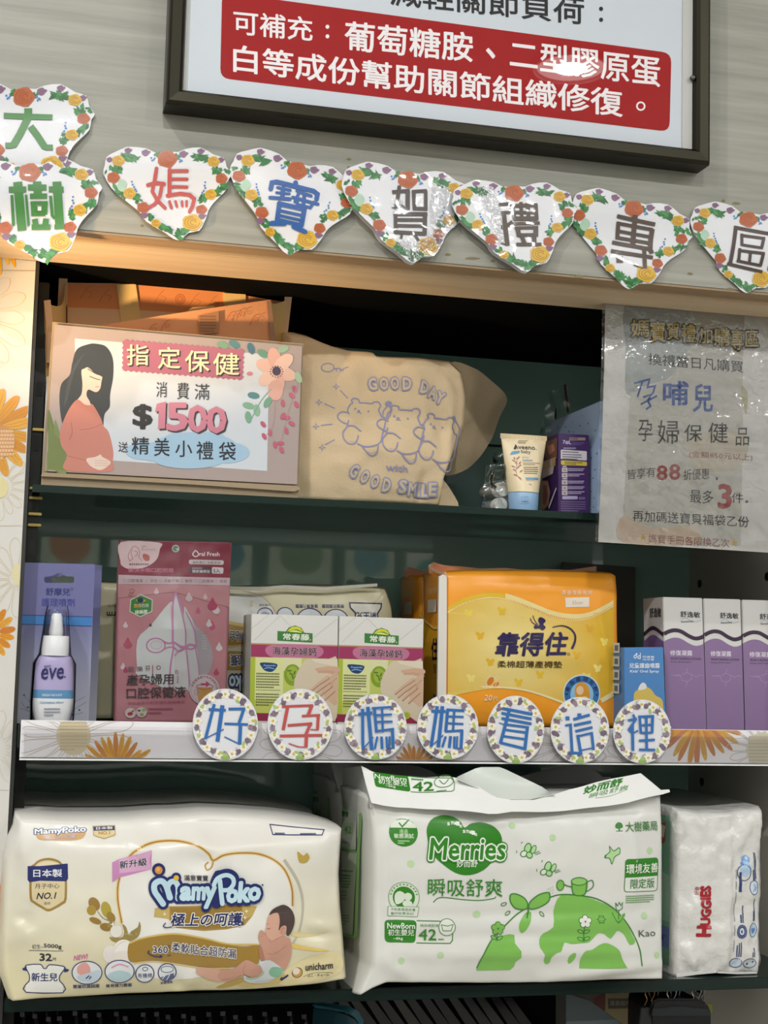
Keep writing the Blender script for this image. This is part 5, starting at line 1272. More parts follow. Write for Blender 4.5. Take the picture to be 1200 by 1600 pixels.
# orange maternity pad packs
def orange(dY, label, full=True):
    Yf = .045
    t = thing('pad_pack', label, 'pad pack', (.4, Yf, Z2), 'orange pad packs')
    S = facing(Yf)
    k = lambda *p: [(600+x/3.158, 860+y/3.158) for x, y in p]
    relief(S, (685, 893, 965, 1135), .007, [(700,905,960,908,8,-.0012),(720,915,950,918,9,.0012),(930,930,955,1090,9,.0015),(800,1010,900,1020,30,.0015)], .0011, 26, 6)
    OB = (ypx(820, Yf, Z2+.002)-860)*3.158
    om = M('f09e2c', .3)
    soft_pack('pack_body', S, k((300,112),(420,106),(700,106),(1000,112),(1120,118),(1140,128)), k((1140,128),(1146,200),(1150,400),(1156,700),(1162,OB)), k((300,OB),(1162,OB)), k((300,112),(306,400),(302,700),(300,OB)), .070, om, t, 40, 30, .003)
    Yt = Yf+.032
    rows = []
    ups = ((222,78,100),(244,60,104),(300,77,108),(380,80,110),(480,90,110),(600,86,110),(700,97,112),(800,92,112),(920,97,112),(1000,84,112),(1048,78,110))
    for w in (0, .5, 1):
        rows.append([at(600+x/3.158, 860+(a*(1-w)+(b+14)*w)/3.158, Yt+.004*math.sin(x*.03)*(1-w)-.012*(1 if x < 310 else 0)*(1-w)) for x, a, b in ups])
    sheet('top_fin', rows, M('d9a98c', .35), t, .0008)
    xl = S.P(*k((300, 400))[0]).x
    if full:
        P = Print(S, .3, step=.006, h0=.0005); P.frame(600, 860, 3.158)
        yel_g = radial_yellow
        up_ = sp([(312,305),(380,265),(470,240),(540,236),(620,252),(720,290),(820,330),(920,345),(1000,335),(1080,300),(1128,275)], 5); dn_ = sp([(1130,695),(1060,735),(1000,775),(960,775),(860,750),(720,700),(600,680),(520,678),(420,690),(310,730)], 5)
        P.poly([(x, y-26) for x, y in up_[:26]]+[(x, y) for x, y in reversed(up_[:26])], 'd9b52e'); P.poly([(x, y-30) for x, y in up_[18:]]+[(x, y-6) for x, y in reversed(up_[18:])], 'e3d08e')
        P.poly(up_+dn_, yel_g)
        P.stroke(up_, 5, 'd9802a'); 
        for i in range(0, len(up_)-1): P.ell(up_[i][0], up_[i][1]-1, 4, 4, 'ecd79a', 0, 6); P.ell((up_[i][0]+up_[i+1][0])/2, (up_[i][1]+up_[i+1][1])/2-1, 3.6, 3.6, 'ecd79a', 0, 6)
        dn2 = sp([(310,712),(420,688),(520,674),(600,676),(720,697),(860,748),(900,760)], 5); P.stroke(dn2, 20, 'e0c060', w1=8); P.stroke([(1060,742),(1130,705)], 24, 'e6d7a2'); P.stroke([(470,672),(600,676),(720,697),(880,752)], 9, 'ead9a8', smooth=4)
        for x, y, c in ((408,310,'e3cb55'),(568,300,'dfb935'),(462,420,'dfae2e'),(510,550,'dfb130'),(650,650,'dfb935'),(418,628,'e9d67a'),(755,612,'dfb935'),(1000,385,'dba52c'),(1075,450,'e6cf62'),(935,515,'dfae2e'),(1040,580,'ecd97c'),(985,620,'e6cf62')):
            P.ell(x-9, y-6, 15, 9, c, 50, 10); P.ell(x+10, y-4, 14, 9, c, -50, 10); P.ell(x-5, y+12, 10, 7, c, 80, 10); P.ell(x+8, y+10, 9, 7, c, 100, 10)
        P.ell(512, 645, 22, 14, 'd57a2a', -60); P.ell(540, 660, 16, 9, 'd57a2a', -30); P.ring(515, 648, 26, 30, 3, 'ecd9b0', 14); P.stroke([(530,640),(548,615)], 3, 'ecd9b0'); P.stroke([(538,642),(562,622)], 3, 'ecd9b0')
        P.poly([(880,235),(1000,232),(998,280),(882,282)], 'dfd3c4'); P.text('55cm', (915, 268), (965, 267), 18, 'b98f4a', .0)
        P.ell(962, 705, 94, 94, 'd5d8d3'); P.ell(962, 705, 88, 88, '2a6ba8'); P.ell(962, 710, 58, 62, '86b9d8')
        P.poly(sp([(935,735),(925,690),(940,655),(968,650),(995,675),(1000,730),(985,760),(950,765)], 3, True), 'd0922f'); P.ell(952, 690, 18, 22, 'dfc09c'); P.ell(975, 735, 20, 16, 'e0c79f'); P.ell(952, 740, 18, 12, '35518a')
        for k_, ch in enumerate('專為產婦設計'):
            a0 = math.radians(197+k_*29); X, Y_ = 962+73*math.cos(a0), 705+73*math.sin(a0); u = (-math.sin(a0), math.cos(a0)); n_ = (math.cos(a0), math.sin(a0))
            P.text(ch, (X-u[0]*12-n_[0]*12, Y_-u[1]*12-n_[1]*12), (X+u[0]*12-n_[0]*12, Y_+u[1]*12-n_[1]*12), 24, '1d2f5f' if k_ in (0,) else '1f2f58', .02, up=(n_[0]*24, n_[1]*24))
        P.ell(887, 708, 6, 6, '16305f', 0, 8); P.ell(1037, 712, 6, 6, '16305f', 0, 8)
        P.build('front_print', t)
        P = Print(S, .3, step=.006, h0=.0022); P.frame(600, 860, 3.158)
        P.text('靠得住', (535, 520), (890, 517), 112, '2b2050', .028, .18); P.stroke([(815,380),(860,372),(900,385),(925,415),(925,450),(910,485)], 4, '2b2050', smooth=5, w1=12); P.ring(893, 511, 6, 6, 2, '2b2050', 10)
        P.poly(sp([(752,365),(745,345),(755,330),(775,338),(782,350),(770,365),(782,380),(765,395),(750,385),(728,388),(725,372),(745,372)], 3, True), '2b2050'); P.stroke([(745,368),(728,345),(720,322)], 4, '2b2050', smooth=3); P.stroke([(740,370),(715,355),(708,335)], 4, '2b2050', smooth=3)
        P.text('柔棉超薄產褥墊', (545, 578), (862, 580), 34, '4a3318', .008)
        P.text('產後復原專用', (862, 220), (1012, 222), 24, 'ead9c0', .0)
        P.text('20', (480, 740), (520, 740), 28, 'ecdcb8', .01, .2); P.text('片', (524, 742), (550, 742), 26, 'ecdcb8', 0)
        P.build('lettering', t)
        slab('white_seal', facing(Yf-.005, None), k((272,128),(292,118),(310,128),(310,400),(305,900),(262,900),(268,400)), .003, M('dcd8d0', .3), t)
        sheet('seal_fold', [[at(600+x/3.158, 860+y/3.158, Yf-.0055+d) for x, y, d in r] for r in (((228,80,.03),(262,98,.012),(300,106,0)), ((226,92,.03),(262,112,.012),(306,128,0)))], M('dcb6a4', .35), t, .0008)
    Ss = side_of(xl-.0034)
    P = Print(Ss, .3, h0=.0003)
    z0, z1 = Z2+.004, S.P(*k((320, 130))[0]).z; H = z1-z0
    def q(u, w): return (-(Yf+.072-.068*u), z0+H*w)
    def put(pts, c):
        v = [q(*p) for p in pts]; push(P, v, tessellate_polygon([[Vector((a, b, 0)) for a, b in v]]), c)
    put([(.04,.74),(.3,.68),(.7,.63),(.98,.63),(.98,.12),(.04,.12)], 'dba628'); put([(.04,.78),(.3,.71),(.7,.66),(.98,.66),(.98,.64),(.7,.64),(.3,.69),(.04,.76)], 'e6c860')
    put([(.4,.85),(.82,.85),(.82,.76),(.4,.76)], 'd8cdbb')
    for ch, cc, u0, u1, w0, w1, b in (('住', '2a1f4d', .62, .98, .42, .58, .03), ('墊', '4a3318', .72, .98, .34, .40, .0), ('復原', 'e0cfa6', .4, .85, .89, .93, .0)):
        v, tr = glyphs(ch, b); x0 = min(p[0] for p in v); x1 = max(p[0] for p in v); y0 = min(p[1] for p in v); y1 = max(p[1] for p in v)
        push(P, [q(u0+(u1-u0)*(x-x0)/(x1-x0), w0+(w1-w0)*(y-y0)/(y1-y0)) for x, y, *z in v], tr, cc)
    put([(.78,.20),(.98,.16),(.98,.02),(.7,.02)], '2b4668')
    P.build('side_print', t)
    t.location.y += dY
    return t
def radial(name, c0, c1, cx_, cz_, r):
    m = bpy.data.materials.new(name); m.use_nodes = True; nt = m.node_tree; b = nt.nodes['Principled BSDF']
    g = nt.nodes.new('ShaderNodeNewGeometry'); d = nt.nodes.new('ShaderNodeVectorMath'); d.operation = 'DISTANCE'; d.inputs[1].default_value = (cx_, .04, cz_)
    mr = nt.nodes.new('ShaderNodeMapRange'); mr.inputs[2].default_value = r; rp = nt.nodes.new('ShaderNodeValToRGB'); rp.color_ramp.elements[0].color = lin(c0)+[1]; rp.color_ramp.elements[1].color = lin(c1)+[1]
    nt.links.new(g.outputs['Position'], d.inputs[0]); nt.links.new(d.outputs['Value'], mr.inputs[0]); nt.links.new(mr.outputs[0], rp.inputs[0]); nt.links.new(rp.outputs[0], b.inputs['Base Color'])
    b.inputs['Roughness'].default_value = .3; return m
_c = at(795, 1020, .045)
radial_yellow = radial('printed_yellow_fade', 'e6d68e', 'd9ad2e', _c.x, _c.z, .085)
orange(0, 'front orange pack of maternity pads with a yellow wave panel')
orange(.084, 'second orange pad pack standing behind the front one', False)

# grey board behind the orange packs
gb = thing('display_board', 'plain dark grey board leaning behind the orange packs', 'board', (.52, .215, Z2))
Sg = facing(.215)
q = [Sg.P(*p) for p in ((880,1140),(993,1140),(993,886),(880,878))]
for v in q[:2]: v.z = Z2+.0004
MB().prism(q, Vector((0, .006, 0)), M('6d6b67', .6)).build('board', gb, bevel=.0005)

# blue kids' spray carton
ks = thing('spray_carton', 'small sky blue carton of oral spray beside the purple cartons', 'box', (.52, .02, Z2))
def k4(x, y): return (900+x/4, 860+y/4)
S = facing(.02)
kq = [S.P(*k4(*p)) for p in ((303,1130),(565,1130),(546,604),(299,607))]
for v in kq[:2]: v.z = Z2+.0004
MB().prism(kq, Vector((0, .033, 0)), M('4c82bd', .35)).build('carton', ks, bevel=.0005)
P = Print(S, .35); P.frame(900, 860, 4)
P.ring(370, 664, 8, 10, 5, 'dfe6ee', 12); P.ring(394, 667, 8, 9, 5, 'dfe6ee', 12); P.stroke([(402,640),(402,678)], 4, 'dfe6ee'); P.poly([(378,640),(386,648),(378,655),(371,648)], 'dfe6ee')
P.text('呵護寶', (416, 672), (488, 674), 14, 'd6deea', .01); P.text('兒牙膏', (416, 688), (488, 690), 13, 'd6deea', .01)
P.text('兒童護齒噴霧', (333, 736), (523, 736), 32, 'e3e8ee', .012); P.text("Kids' Oral Spray", (338, 768), (518, 768), 22, 'e3e8ee', .012)
P.poly(sp([(360,930),(365,890),(395,865),(430,850),(470,870),(495,905),(535,930),(545,980),(540,1040),(400,1040),(355,980)], 4, True), 'cfb45a')
P.poly(sp([(388,870),(400,840),(420,826),(438,840),(438,862),(410,872)], 4, True), 'd9dcda')
P.build('front_print', ks)
Ss = side_of(kq[0].x-.0002)
P = Print(side_of((kq[0].x+kq[3].x)/2-.0012), .35, h0=.0002)
P.items = []
for i in range(4):
    z = Z2+.075-.012*i-.006; y = .034
    v = [(-(y+.008), z), (-(y-.006), z), (-(y-.006), z+.009), (-(y+.008), z+.009)]; push(P, v, [(0, 1, 2), (0, 2, 3)], 'c9ced6')
    v = [(-(y+.005), z+.002), (-(y-.003), z+.002), (-(y-.003), z+.007), (-(y+.005), z+.007)]; push(P, v, [(0, 1, 2), (0, 2, 3)], '51667f')
P.build('side_print', ks)

# three lilac lotion cartons
def lotion(quad, label, seed):
    Sx = facing(.03)
    t = thing('lotion_carton', label, 'box', (Sx.P(*k4(*quad[3])).x, .03, Z2), 'purple and white lotion cartons')
    q = [Sx.P(*k4(*v)) for v in (quad[3], quad[2], quad[1], quad[0])]
    for v in q[:2]: v.z = Z2+.0004
    MB().prism(q, Vector((0, .044, 0)), M('d2d1ce', .33)).build('carton', t, bevel=.0006)
    def g(x, y):
        u, v = (x-543)/(792-543), (y-292)/(1112-292)
        return tuple((a*(1-u)+b*u)*(1-v)+(d*(1-u)+c*u)*v for a, b, c, d in zip(*quad))
    class GP(Print):
        def L(s, p): X, Y_ = g(*p); return s.S.L(*k4(X, Y_))
    w = lambda y0: sp([(543,y0+18),(575,y0+2),(610,y0-6),(650,y0),(700,y0+28),(740,y0+42),(775,y0+36),(792,y0+26)], 4)
    P = GP(Sx, .33)
    P.poly(w(545)+[(792,1112),(543,1112)], '8a7098'); P.stroke(w(500), 24, '3b2b40')
    P.stroke([(600,770),(640,775),(648,800),(680,808),(710,790),(710,765),(680,752),(650,765)], 2.6, 'a893ba'); P.stroke([(710,765),(740,778),(760,765),(785,770)], 2.6, 'a893ba'); P.stroke([(580,765),(600,772),(620,765),(645,770)], 2.6, 'a893ba'); P.stroke([(680,752),(680,735),(690,730)], 2.6, 'a893ba'); P.stroke([(680,808),(672,838)], 2.6, 'a893ba')
    P.stroke([(655,425),(690,418),(715,436),(745,440),(775,430)], 2.5, '8fa9c4', smooth=4)
    P.build('front_print', t)
    P = GP(Sx, .33, h0=.0008)
    P.text('舒逸敏', (650, 412), (774, 414), 36, '2c2a2c', .012); P.text('Sensimin', (654, 446), (730, 442), 12, '2c2a2c', .005)
    P.text('修復凝露', (578, 648), (718, 648), 32, 'ded6e4', .012); P.text('MOISTURIZING LOTION', (582, 674), (770, 674), 13, '3b2b40', .012); P.text('Repair & Revitalize', (582, 694), (710, 694), 11, '3b2b40', .0)
    P.build('lettering', t)
    # left side print
    a, b = q[0], q[3]
    Sd = Surf(a+Vector((-.0003, .044, 0)), (0, -1, 0), b-a)
    P = Print(Sd, .33, h0=.0002); hgt = (b-a).length
    def pt(u, y): return (u*.044, hgt*(1-(y-292)/820))
    wv = [pt(u/12, 545+22*math.sin(u/12*5.2+2.2)) for u in range(13)]
    v = wv+[pt(1, 1112), pt(0, 1112)]; push(P, v, tessellate_polygon([[Vector((x, y, 0)) for x, y in v]]), '7d6194')
    v = [pt(u/12, 490+22*math.sin(u/12*5.2+2.2)) for u in range(13)]+[pt(u/12, 515+22*math.sin(u/12*5.2+2.2)) for u in range(12, -1, -1)]; push(P, v, tessellate_polygon([[Vector((x, y, 0)) for x, y in v]]), '3b2b40')
    v, tr = glyphs('舒逸敏', .012); x1 = max(p[0] for p in v); y0 = min(p[1] for p in v); y1 = max(p[1] for p in v)
    push(P, [tuple(Vector(pt(.35, 416)).lerp(Vector(pt(.92, 416)), x/x1)+Vector((0, .009*(y-y0)/(y1-y0)))) for x, y, *z in v], tr, '2c2a2c')
    P.build('side_print', t)
    return t
lotion([(543,291),(789,298),(815,1130),(566,1130)], 'first purple and white lotion carton, its left side showing', 1)
lotion([(797,300),(1028,306),(1052,1130),(822,1130)], 'second purple and white lotion carton, in the middle of the three', 2)
lotion([(1038,308),(1286,314),(1310,1130),(1062,1130)], 'third purple and white lotion carton, cut by the photo edge', 3)

# ------------------------------------------------------------------ seven round letter cards on the price strip
YR = -.0225
RC = [('好','blue',(352,1132,51,56),(280,1060,4.2857),'2d68aa',[(20,(235,172),(175,405)),(27,(290,180),(255,422)),(18,(197,207),(312,213)),(8,(175,402),(298,340)),(18,(330,205),(442,203)),(20,(432,203),(398,305)),(16,(302,303),(460,308)),(24,(410,300),(403,442)),(8,(302,390),(405,440))]),
 ('孕','red',(469,1132,51,56),(280,1060,4.2857),'b9504c',[(16,(688,188),(895,180)),(22,(725,190),(695,345)),(22,(888,178),(862,245)),(16,(820,252),(942,245)),(20,(930,240),(925,345)),(8,(878,342),(930,345)),(18,(725,315),(890,302)),(20,(880,302),(845,380)),(18,(672,385),(957,380)),(23,(852,380),(848,462)),(8,(732,435),(800,458),(850,460))]),
 ('媽','blue',(586.5,1136,48.5,51.5),(530,1070,5.217),'2d68aa',[(24,(188,195),(190,525)),(29,(230,178),(262,532)),(22,(152,238),(268,226)),(10,(192,522),(275,425)),(18,(262,190),(420,180)),(24,(283,190),(300,388)),(18,(345,188),(350,385)),(17,(283,247),(425,240)),(17,(290,301),(430,298)),(19,(292,378),(442,358)),(25,(427,352),(435,517)),(17,(307,420),(285,524)),(22,(340,420),(345,522)),(17,(380,420),(385,517)),(17,(406,418),(400,517)),(10,(385,515),(447,512))]),
 ('媽','blue',(699.6,1136,48,51),(530,1070,5.217),'2d68aa',[(27,(795,173),(747,506)),(29,(837,173),(806,508)),(23,(748,215),(862,215)),(10,(745,505),(845,410)),(21,(872,202),(1017,211)),(25,(880,198),(865,382)),(19,(935,203),(925,378)),(17,(878,257),(1012,261)),(17,(872,312),(1010,319)),(19,(860,380),(1008,371)),(25,(998,368),(990,520)),(19,(866,420),(838,508)),(24,(905,418),(895,513)),(19,(937,420),(935,518)),(15,(960,418),(956,518)),(10,(935,516),(1000,518))]),
 ('看','blue',(805.5,1140,44.5,53),(740,1070,5.4545),'2d68aa',[(24,(245,200),(500,250)),(23,(235,240),(492,290)),(23,(235,285),(490,332)),(27,(302,215),(226,495)),(20,(255,335),(465,362)),(27,(456,352),(430,556)),(19,(265,382),(445,406)),(19,(252,437),(437,463)),(22,(217,490),(440,545)),(8,(213,322),(255,337))]),
 ('這','blue',(906,1141,46,52),(740,1070,5.4545),'2d68aa',[(18,(775,347),(832,335)),(24,(820,330),(836,585)),(24,(808,578),(918,585)),(24,(845,295),(988,256)),(24,(850,345),(1000,314)),(22,(862,396),(1012,362)),(19,(878,440),(1012,409)),(26,(883,425),(912,592)),(24,(1004,402),(1020,556)),(12,(918,556),(1028,535)),(34,(795,268),(795,300)),(34,(898,243),(898,272))]),
 ('裡','blue',(1003,1143,45,50),(940,1070,4.615),'2d68aa',[(17,(225,213),(237,240)),(17,(187,256),(252,244)),(17,(246,248),(190,328)),(21,(220,285),(220,474)),(12,(224,350),(260,328)),(12,(188,322),(217,347)),(17,(262,230),(376,225)),(19,(272,225),(280,350)),(20,(366,222),(360,348)),(14,(275,292),(365,285)),(15,(278,346),(362,344)),(19,(320,228),(320,468)),(17,(264,402),(380,395)),(17,(264,466),(382,468))])]
rank = ['first from the left', 'the only red one', 'third from the left', 'fourth from the left', 'fifth from the left', 'sixth from the left', 'rightmost of the row']
for i, (ch, cn, (cx_, cy_, rx, ry), fr, col, st) in enumerate(RC):
    S = facing(YR, lambda s, t, q=i: .0008*math.sin(s*70+q)*math.cos(t*50+q*2))
    t = thing('letter_card', 'round flower-ringed card lettered %s in %s, %s' % (ch, cn, rank[i]), 'round card', at(cx_, cy_+ry, YR), 'round letter cards on the price strip')
    P = Print(S, .35, h0=0, step=.006, coat=.3); P.ell(cx_, cy_, rx, ry, 'd9dade', 0, 48); P.build('paper', t)
    slab('paper_edge', Surf((0, YR+.0013, 0), S.ex, S.ey), [(cx_+rx*math.cos(2*math.pi*k/48), cy_+ry*math.sin(2*math.pi*k/48)) for k in range(48)], .0004, M('dcdcda', .6), t)
    P = Print(S, .35, step=.008, coat=.3, dh=1.2e-5); R = random.Random(40+i)
    n = 26
    for k in range(n):
        a = 2*math.pi*k/n-math.pi/2; X, Y_ = cx_+rx*.845*math.cos(a), cy_+ry*.845*math.sin(a); kind = k % 4
        if kind in (0, 2):
            for j in range(5): b = 2*math.pi*j/5+k; P.ell(X+4.1*math.cos(b), Y_+4.1*math.sin(b), 3.7, 3.0, 'e6e4d8', math.degrees(b), 7)
            P.ell(X, Y_, 2.3, 2.3, 'cdb24a', 0, 7)
            if kind == 2: P.ell(X+R.uniform(-6, 6), Y_+R.uniform(-6, 6), 4.4, 2.4, 'a3bb78', R.uniform(0, 180), 7)
        else:
            for j in range(4): P.ell(X+R.uniform(-3, 3), Y_+R.uniform(-3, 3), 4.2, 3.2, R.choice(('857385', '94818f', '6f5f70', '7d6a70')), R.uniform(0, 180), 8)
            b = R.uniform(0, 6.28)
            P.stroke([(X, Y_), (X+5*math.cos(b), Y_+5*math.sin(b)), (X+8.5*math.cos(b+.5), Y_+8.5*math.sin(b+.5))], .8, '7a6a78'); P.stroke([(X, Y_), (X+7*math.cos(b+2.6), Y_+7*math.sin(b+2.6))], .8, '7a6a78')
    P.ell(cx_, cy_+ry*.88, 4, 5, '9cb86a', 0, 9); P.ell(cx_-3, cy_+ry*.94, 3.5, 3, '8aa860', 0, 9); P.ell(cx_+3, cy_+ry*.94, 3.5, 3, '8aa860', 0, 9)
    P.build('flower_ring', t)
    P = Print(S, .35, h0=.0012, step=.008, coat=.3, dh=1.2e-5); P.frame(*fr); P.strokes(st, col); P.build('lettering', t)
# ------------------------------------------------------------------ bottom shelf: cream pack
def m1(*p): return [(x/3.903, 1190+y/3.903) for x, y in p]
def m2(*p): return [(200+x/3.333, 1190+y/3.333) for x, y in p]
NV = '232c63'
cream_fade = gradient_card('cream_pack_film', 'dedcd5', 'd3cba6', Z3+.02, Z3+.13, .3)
def cream_pack(dY, label, front=True):
    Y = -.028
    t = thing('diaper_pack', label, 'diaper pack', (.13, Y, Z3), 'cream diaper packs')
    S = facing(Y)
    relief(S, (8, 1283, 534, 1562), .016, [(45,1420,30,1450,14,-.005),(20,1465,60,1450,18,.004),(30,1300,45,1360,12,.003),(285,1300,360,1345,20,.0035),(330,1320,300,1360,16,-.003),(275,1560,300,1520,12,.004),(300,1548,270,1530,9,-.003),(480,1440,520,1448,8,.0022),(460,1455,525,1462,7,-.0018),(470,1478,530,1490,10,.002),(60,1300,520,1300,14,-.0025),(100,1320,480,1312,16,.002),(210,1310,225,1340,14,.003),(480,1530,530,1500,14,.0025)], .0034, 19, 4, 2)
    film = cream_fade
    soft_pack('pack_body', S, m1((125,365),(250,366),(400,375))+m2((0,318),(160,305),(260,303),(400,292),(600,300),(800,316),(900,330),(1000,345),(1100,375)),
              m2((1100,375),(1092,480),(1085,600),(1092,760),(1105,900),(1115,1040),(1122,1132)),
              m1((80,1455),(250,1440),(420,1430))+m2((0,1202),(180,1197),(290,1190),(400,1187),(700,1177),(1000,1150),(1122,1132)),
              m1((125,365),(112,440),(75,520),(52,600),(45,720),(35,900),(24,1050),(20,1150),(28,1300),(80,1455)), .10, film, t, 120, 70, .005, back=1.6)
    P = Print(S, .3, step=.006, h0=.0005)
    P.frame(0, 1190, 3.903)
    # small logos printed along the top edge
    P.poly(sp([(225,440),(300,425),(400,432),(510,420),(515,445),(470,470),(330,474),(240,470)], 3, True), 'c9a06a'); P.text('MamyPoko', (212, 448), (522, 432), 40, 'dfe8ee', .03, out=[(NV, .11)]); P.text('極上の呵護', (272, 470), (458, 460), 22, 'c7b6c0', .02)
    P.poly([(565,392),(700,388),(702,415),(565,418)], NV); P.poly([(568,418),(700,415),(695,448),(632,460),(575,446)], 'd9c79a'); P.stroke([(565,392),(700,388),(700,440),(632,462),(570,444)], 5, 'b5a064', closed=True); P.text('日本製', (585, 412), (685, 409), 16, 'dfe0dc', .02); P.text('NO.1', (600, 440), (668, 438), 18, 'b08a3a', .03)
    P.frame(200, 1190, 3.333); P.stroke([(738,326),(1018,352),(1005,378),(748,375)], 5, NV, closed=True); P.tiny(760, 366, 850, 1, 8, 6, NV, seed=1); P.tiny(890, 368, 985, 1, 8, 6, NV, seed=2)
    if not front:
        P.build('top_print', t); t.location.y += dY; return t
    # big cloud outline and pale inside
    P.frame(0, 0, 1)
    cloud = [(188,1436),(182,1400),(184,1370),(196,1340),(215,1322),(240,1313),(275,1311),(305,1318),(322,1330),(329,1340),(345,1332),(370,1329),(400,1331),(425,1341),(442,1358),(452,1385),(453,1412),(446,1450)]
    P.poly(sp(cloud, 4)+[(440,1500),(260,1530),(200,1510)], 'dfddd6')
    P.stroke(sp([(440,1340),(462,1375),(470,1410),(464,1450),(452,1470)], 4), 5, 'b5b0a0', w1=2)
    P.stroke(sp(cloud[:-1], 5), 5, 'd9bd7c'); P.stroke(sp(cloud[:-1], 5), 1.8, '9c6b33'); P.stroke(sp([(329,1340),(327,1350),(320,1355),(317,1348),(322,1343)], 4), 2.4, 'b59148')
    P.ell(472, 1335, 11, 8, 'd6d2c4'); P.blob([(461,1328),(470,1334),(476,1330),(480,1338),(474,1345),(464,1344)], 'b59a4a')
    # shield
    P.frame(0, 1190, 3.903)
    P.poly(sp([(295,578),(240,590),(205,618),(182,650),(180,820),(205,855),(250,880),(292,898),(335,880),(375,855),(403,820),(402,650),(380,615),(350,590)], 3, True), '9a7b3a'); P.poly(sp([(294,592),(245,602),(215,625),(196,655),(194,815),(215,845),(255,866),(292,884),(332,866),(368,842),(390,812),(390,655),(370,622),(345,602)], 3, True), 'd3c49c')
    P.poly(sp([(295,600),(250,610),(215,640),(375,635),(345,610)], 3, True), 'dccfae')
    P.poly([(168,630),(240,628),(410,610),(412,700),(400,716),(245,716),(180,728),(168,715)], '262d66'); P.text('日本製', (203, 695), (375, 690), 46, 'e3e4e6', .015)
    P.text('月子中心', (212, 765), (360, 758), 30, '2c2a35', .005); P.text('NO.1', (222, 828), (342, 820), 38, '231f35', .02, .25); P.text('適用', (265, 860), (303, 858), 17, '2c2a35')
    # ribbon
    P.poly([(678,600),(720,580),(916,525),(912,640),(720,690),(678,718)], 'c286b4'); P.poly([(720,582),(916,527),(900,580),(912,640),(720,665)], 'd3a3c4'); P.text('新升級', (722, 638), (885, 615), 45, '2b2440', .015, out=[('ddd3d8', .06)])
    # leaves
    for x, y, rx, ry, a, c in ((568,848,32,42,-30,'94743a'),(552,885,28,30,20,'a58b3c'),(640,880,30,48,-15,'a9963f'),(668,925,24,34,-30,'94793a'),(575,948,38,18,20,'94743a'),(640,985,38,24,10,'8f7236'),(668,972,24,16,-20,'9a8048')): P.ell(x, y, rx, ry, c, a, 16)
    P.stroke([(588,890),(620,930),(670,950)], 4, '8a7f70', smooth=3); P.poly([(680+(20 if k % 2 == 0 else 5)*math.sin(k*math.pi/4), 968-(20 if k % 2 == 0 else 5)*math.cos(k*math.pi/4)) for k in range(8)], 'efe8d8')
    # cotton bolls
    P.poly(sp([(735,965),(760,985),(775,1030),(790,1010),(830,985),(838,950),(848,980),(840,1030),(810,1060),(740,1080),(680,1070),(660,1045),(700,1050),(740,1045),(748,1010)], 2, True), '94824a')
    for x, y, rx, ry, c in ((665,1150,45,55,'dcd6cf'),(745,1115,58,55,'e3ded7'),(815,1135,50,60,'dfd9d2'),(740,1170,60,42,'dcd4cb'),(700,1010,36,38,'dfdad0')): P.ell(x, y, rx, ry, c)
    P.stroke([(690,1120),(720,1085),(760,1070)], 3, 'c3b8ab', smooth=3); P.stroke([(770,1160),(775,1120),(800,1085)], 3, 'c3b8ab', smooth=3); P.stroke([(690,1180),(740,1195),(800,1190)], 3, 'c3b8ab', smooth=3)
    # wide gold band
    P.frame(200, 1190, 3.333)
    P.poly(sp([(-5,930),(40,905),(150,885),(250,880),(380,900),(500,930),(600,940),(665,935),(665,1015),(640,1035),(500,1050),(380,1050),(250,1030),(120,1015),(40,1025),(-5,1010)], 4, True), '9a7a36')
    P.stroke([(0,925),(60,900),(160,880),(250,876),(380,897),(500,926),(660,930)], 8, 'c9ae62', smooth=4); P.stroke([(20,1030),(120,1020),(250,1036),(380,1056),(520,1056)], 7, 'd0b870', smooth=4)
    P.poly([(205,735),(590,725),(650,740),(625,790),(590,830),(500,852),(380,860),(240,845),(200,800),(130,790),(150,740)], 'a5874a'); P.poly([(130,745),(205,735),(205,800),(125,790)], 'bfa766'); P.poly([(580,728),(655,735),(628,788),(575,800)], 'b99f5c'); P.poly([(205,742),(575,732),(590,825),(480,846),(380,852),(245,838)], '97783a')
    for x, y in ((180,775),(600,760),(592,792)): P.poly([(x+(12 if k % 2 == 0 else 3)*math.sin(k*math.pi/4), y-(12 if k % 2 == 0 else 3)*math.cos(k*math.pi/4)) for k in range(8)], 'efe6cc')
    # yellow silk folds at the right
    P.poly(sp([(835,930),(920,950),(1040,975),(960,975),(840,955)], 3, True), 'd9bd6a'); P.poly(sp([(780,1100),(900,1020),(1080,985),(1110,1090),(950,1140),(800,1160)], 4, True), 'ddd0a0'); P.poly(sp([(560,1150),(660,1110),(800,1085),(780,1150),(640,1165)], 3, True), 'd0ba74'); P.poly(sp([(840,870),(960,885),(1040,880),(940,900),(850,895)], 3, True), 'd6c792')
    P.poly(sp([(460,1165),(560,1115),(600,1105),(560,1150),(480,1172)], 3, True), 'b99a4a')
    # feature icons
    P.frame(0, 1190, 3.903)
    P.poly([(160,1232),(245,1222),(262,1245),(282,1245),(300,1222),(385,1230),(388,1250),(362,1290),(362,1325),(385,1350),(382,1402),(158,1400),(155,1355),(178,1330),(178,1290),(160,1255)], 'dfdfd8'); P.stroke(sp([(160,1232),(245,1222),(262,1245),(282,1245),(300,1222),(385,1230),(388,1250),(362,1290),(362,1325),(385,1350),(382,1402),(158,1400),(155,1355),(178,1330),(178,1290),(160,1255)], 2, True), 6, NV, closed=True); P.poly([(135,1255),(162,1240),(162,1268),(140,1265)], NV); P.poly([(388,1240),(418,1250),(412,1262),(388,1268)], NV)
    P.text('新生兒', (192, 1330), (348, 1326), 52, NV, .022)
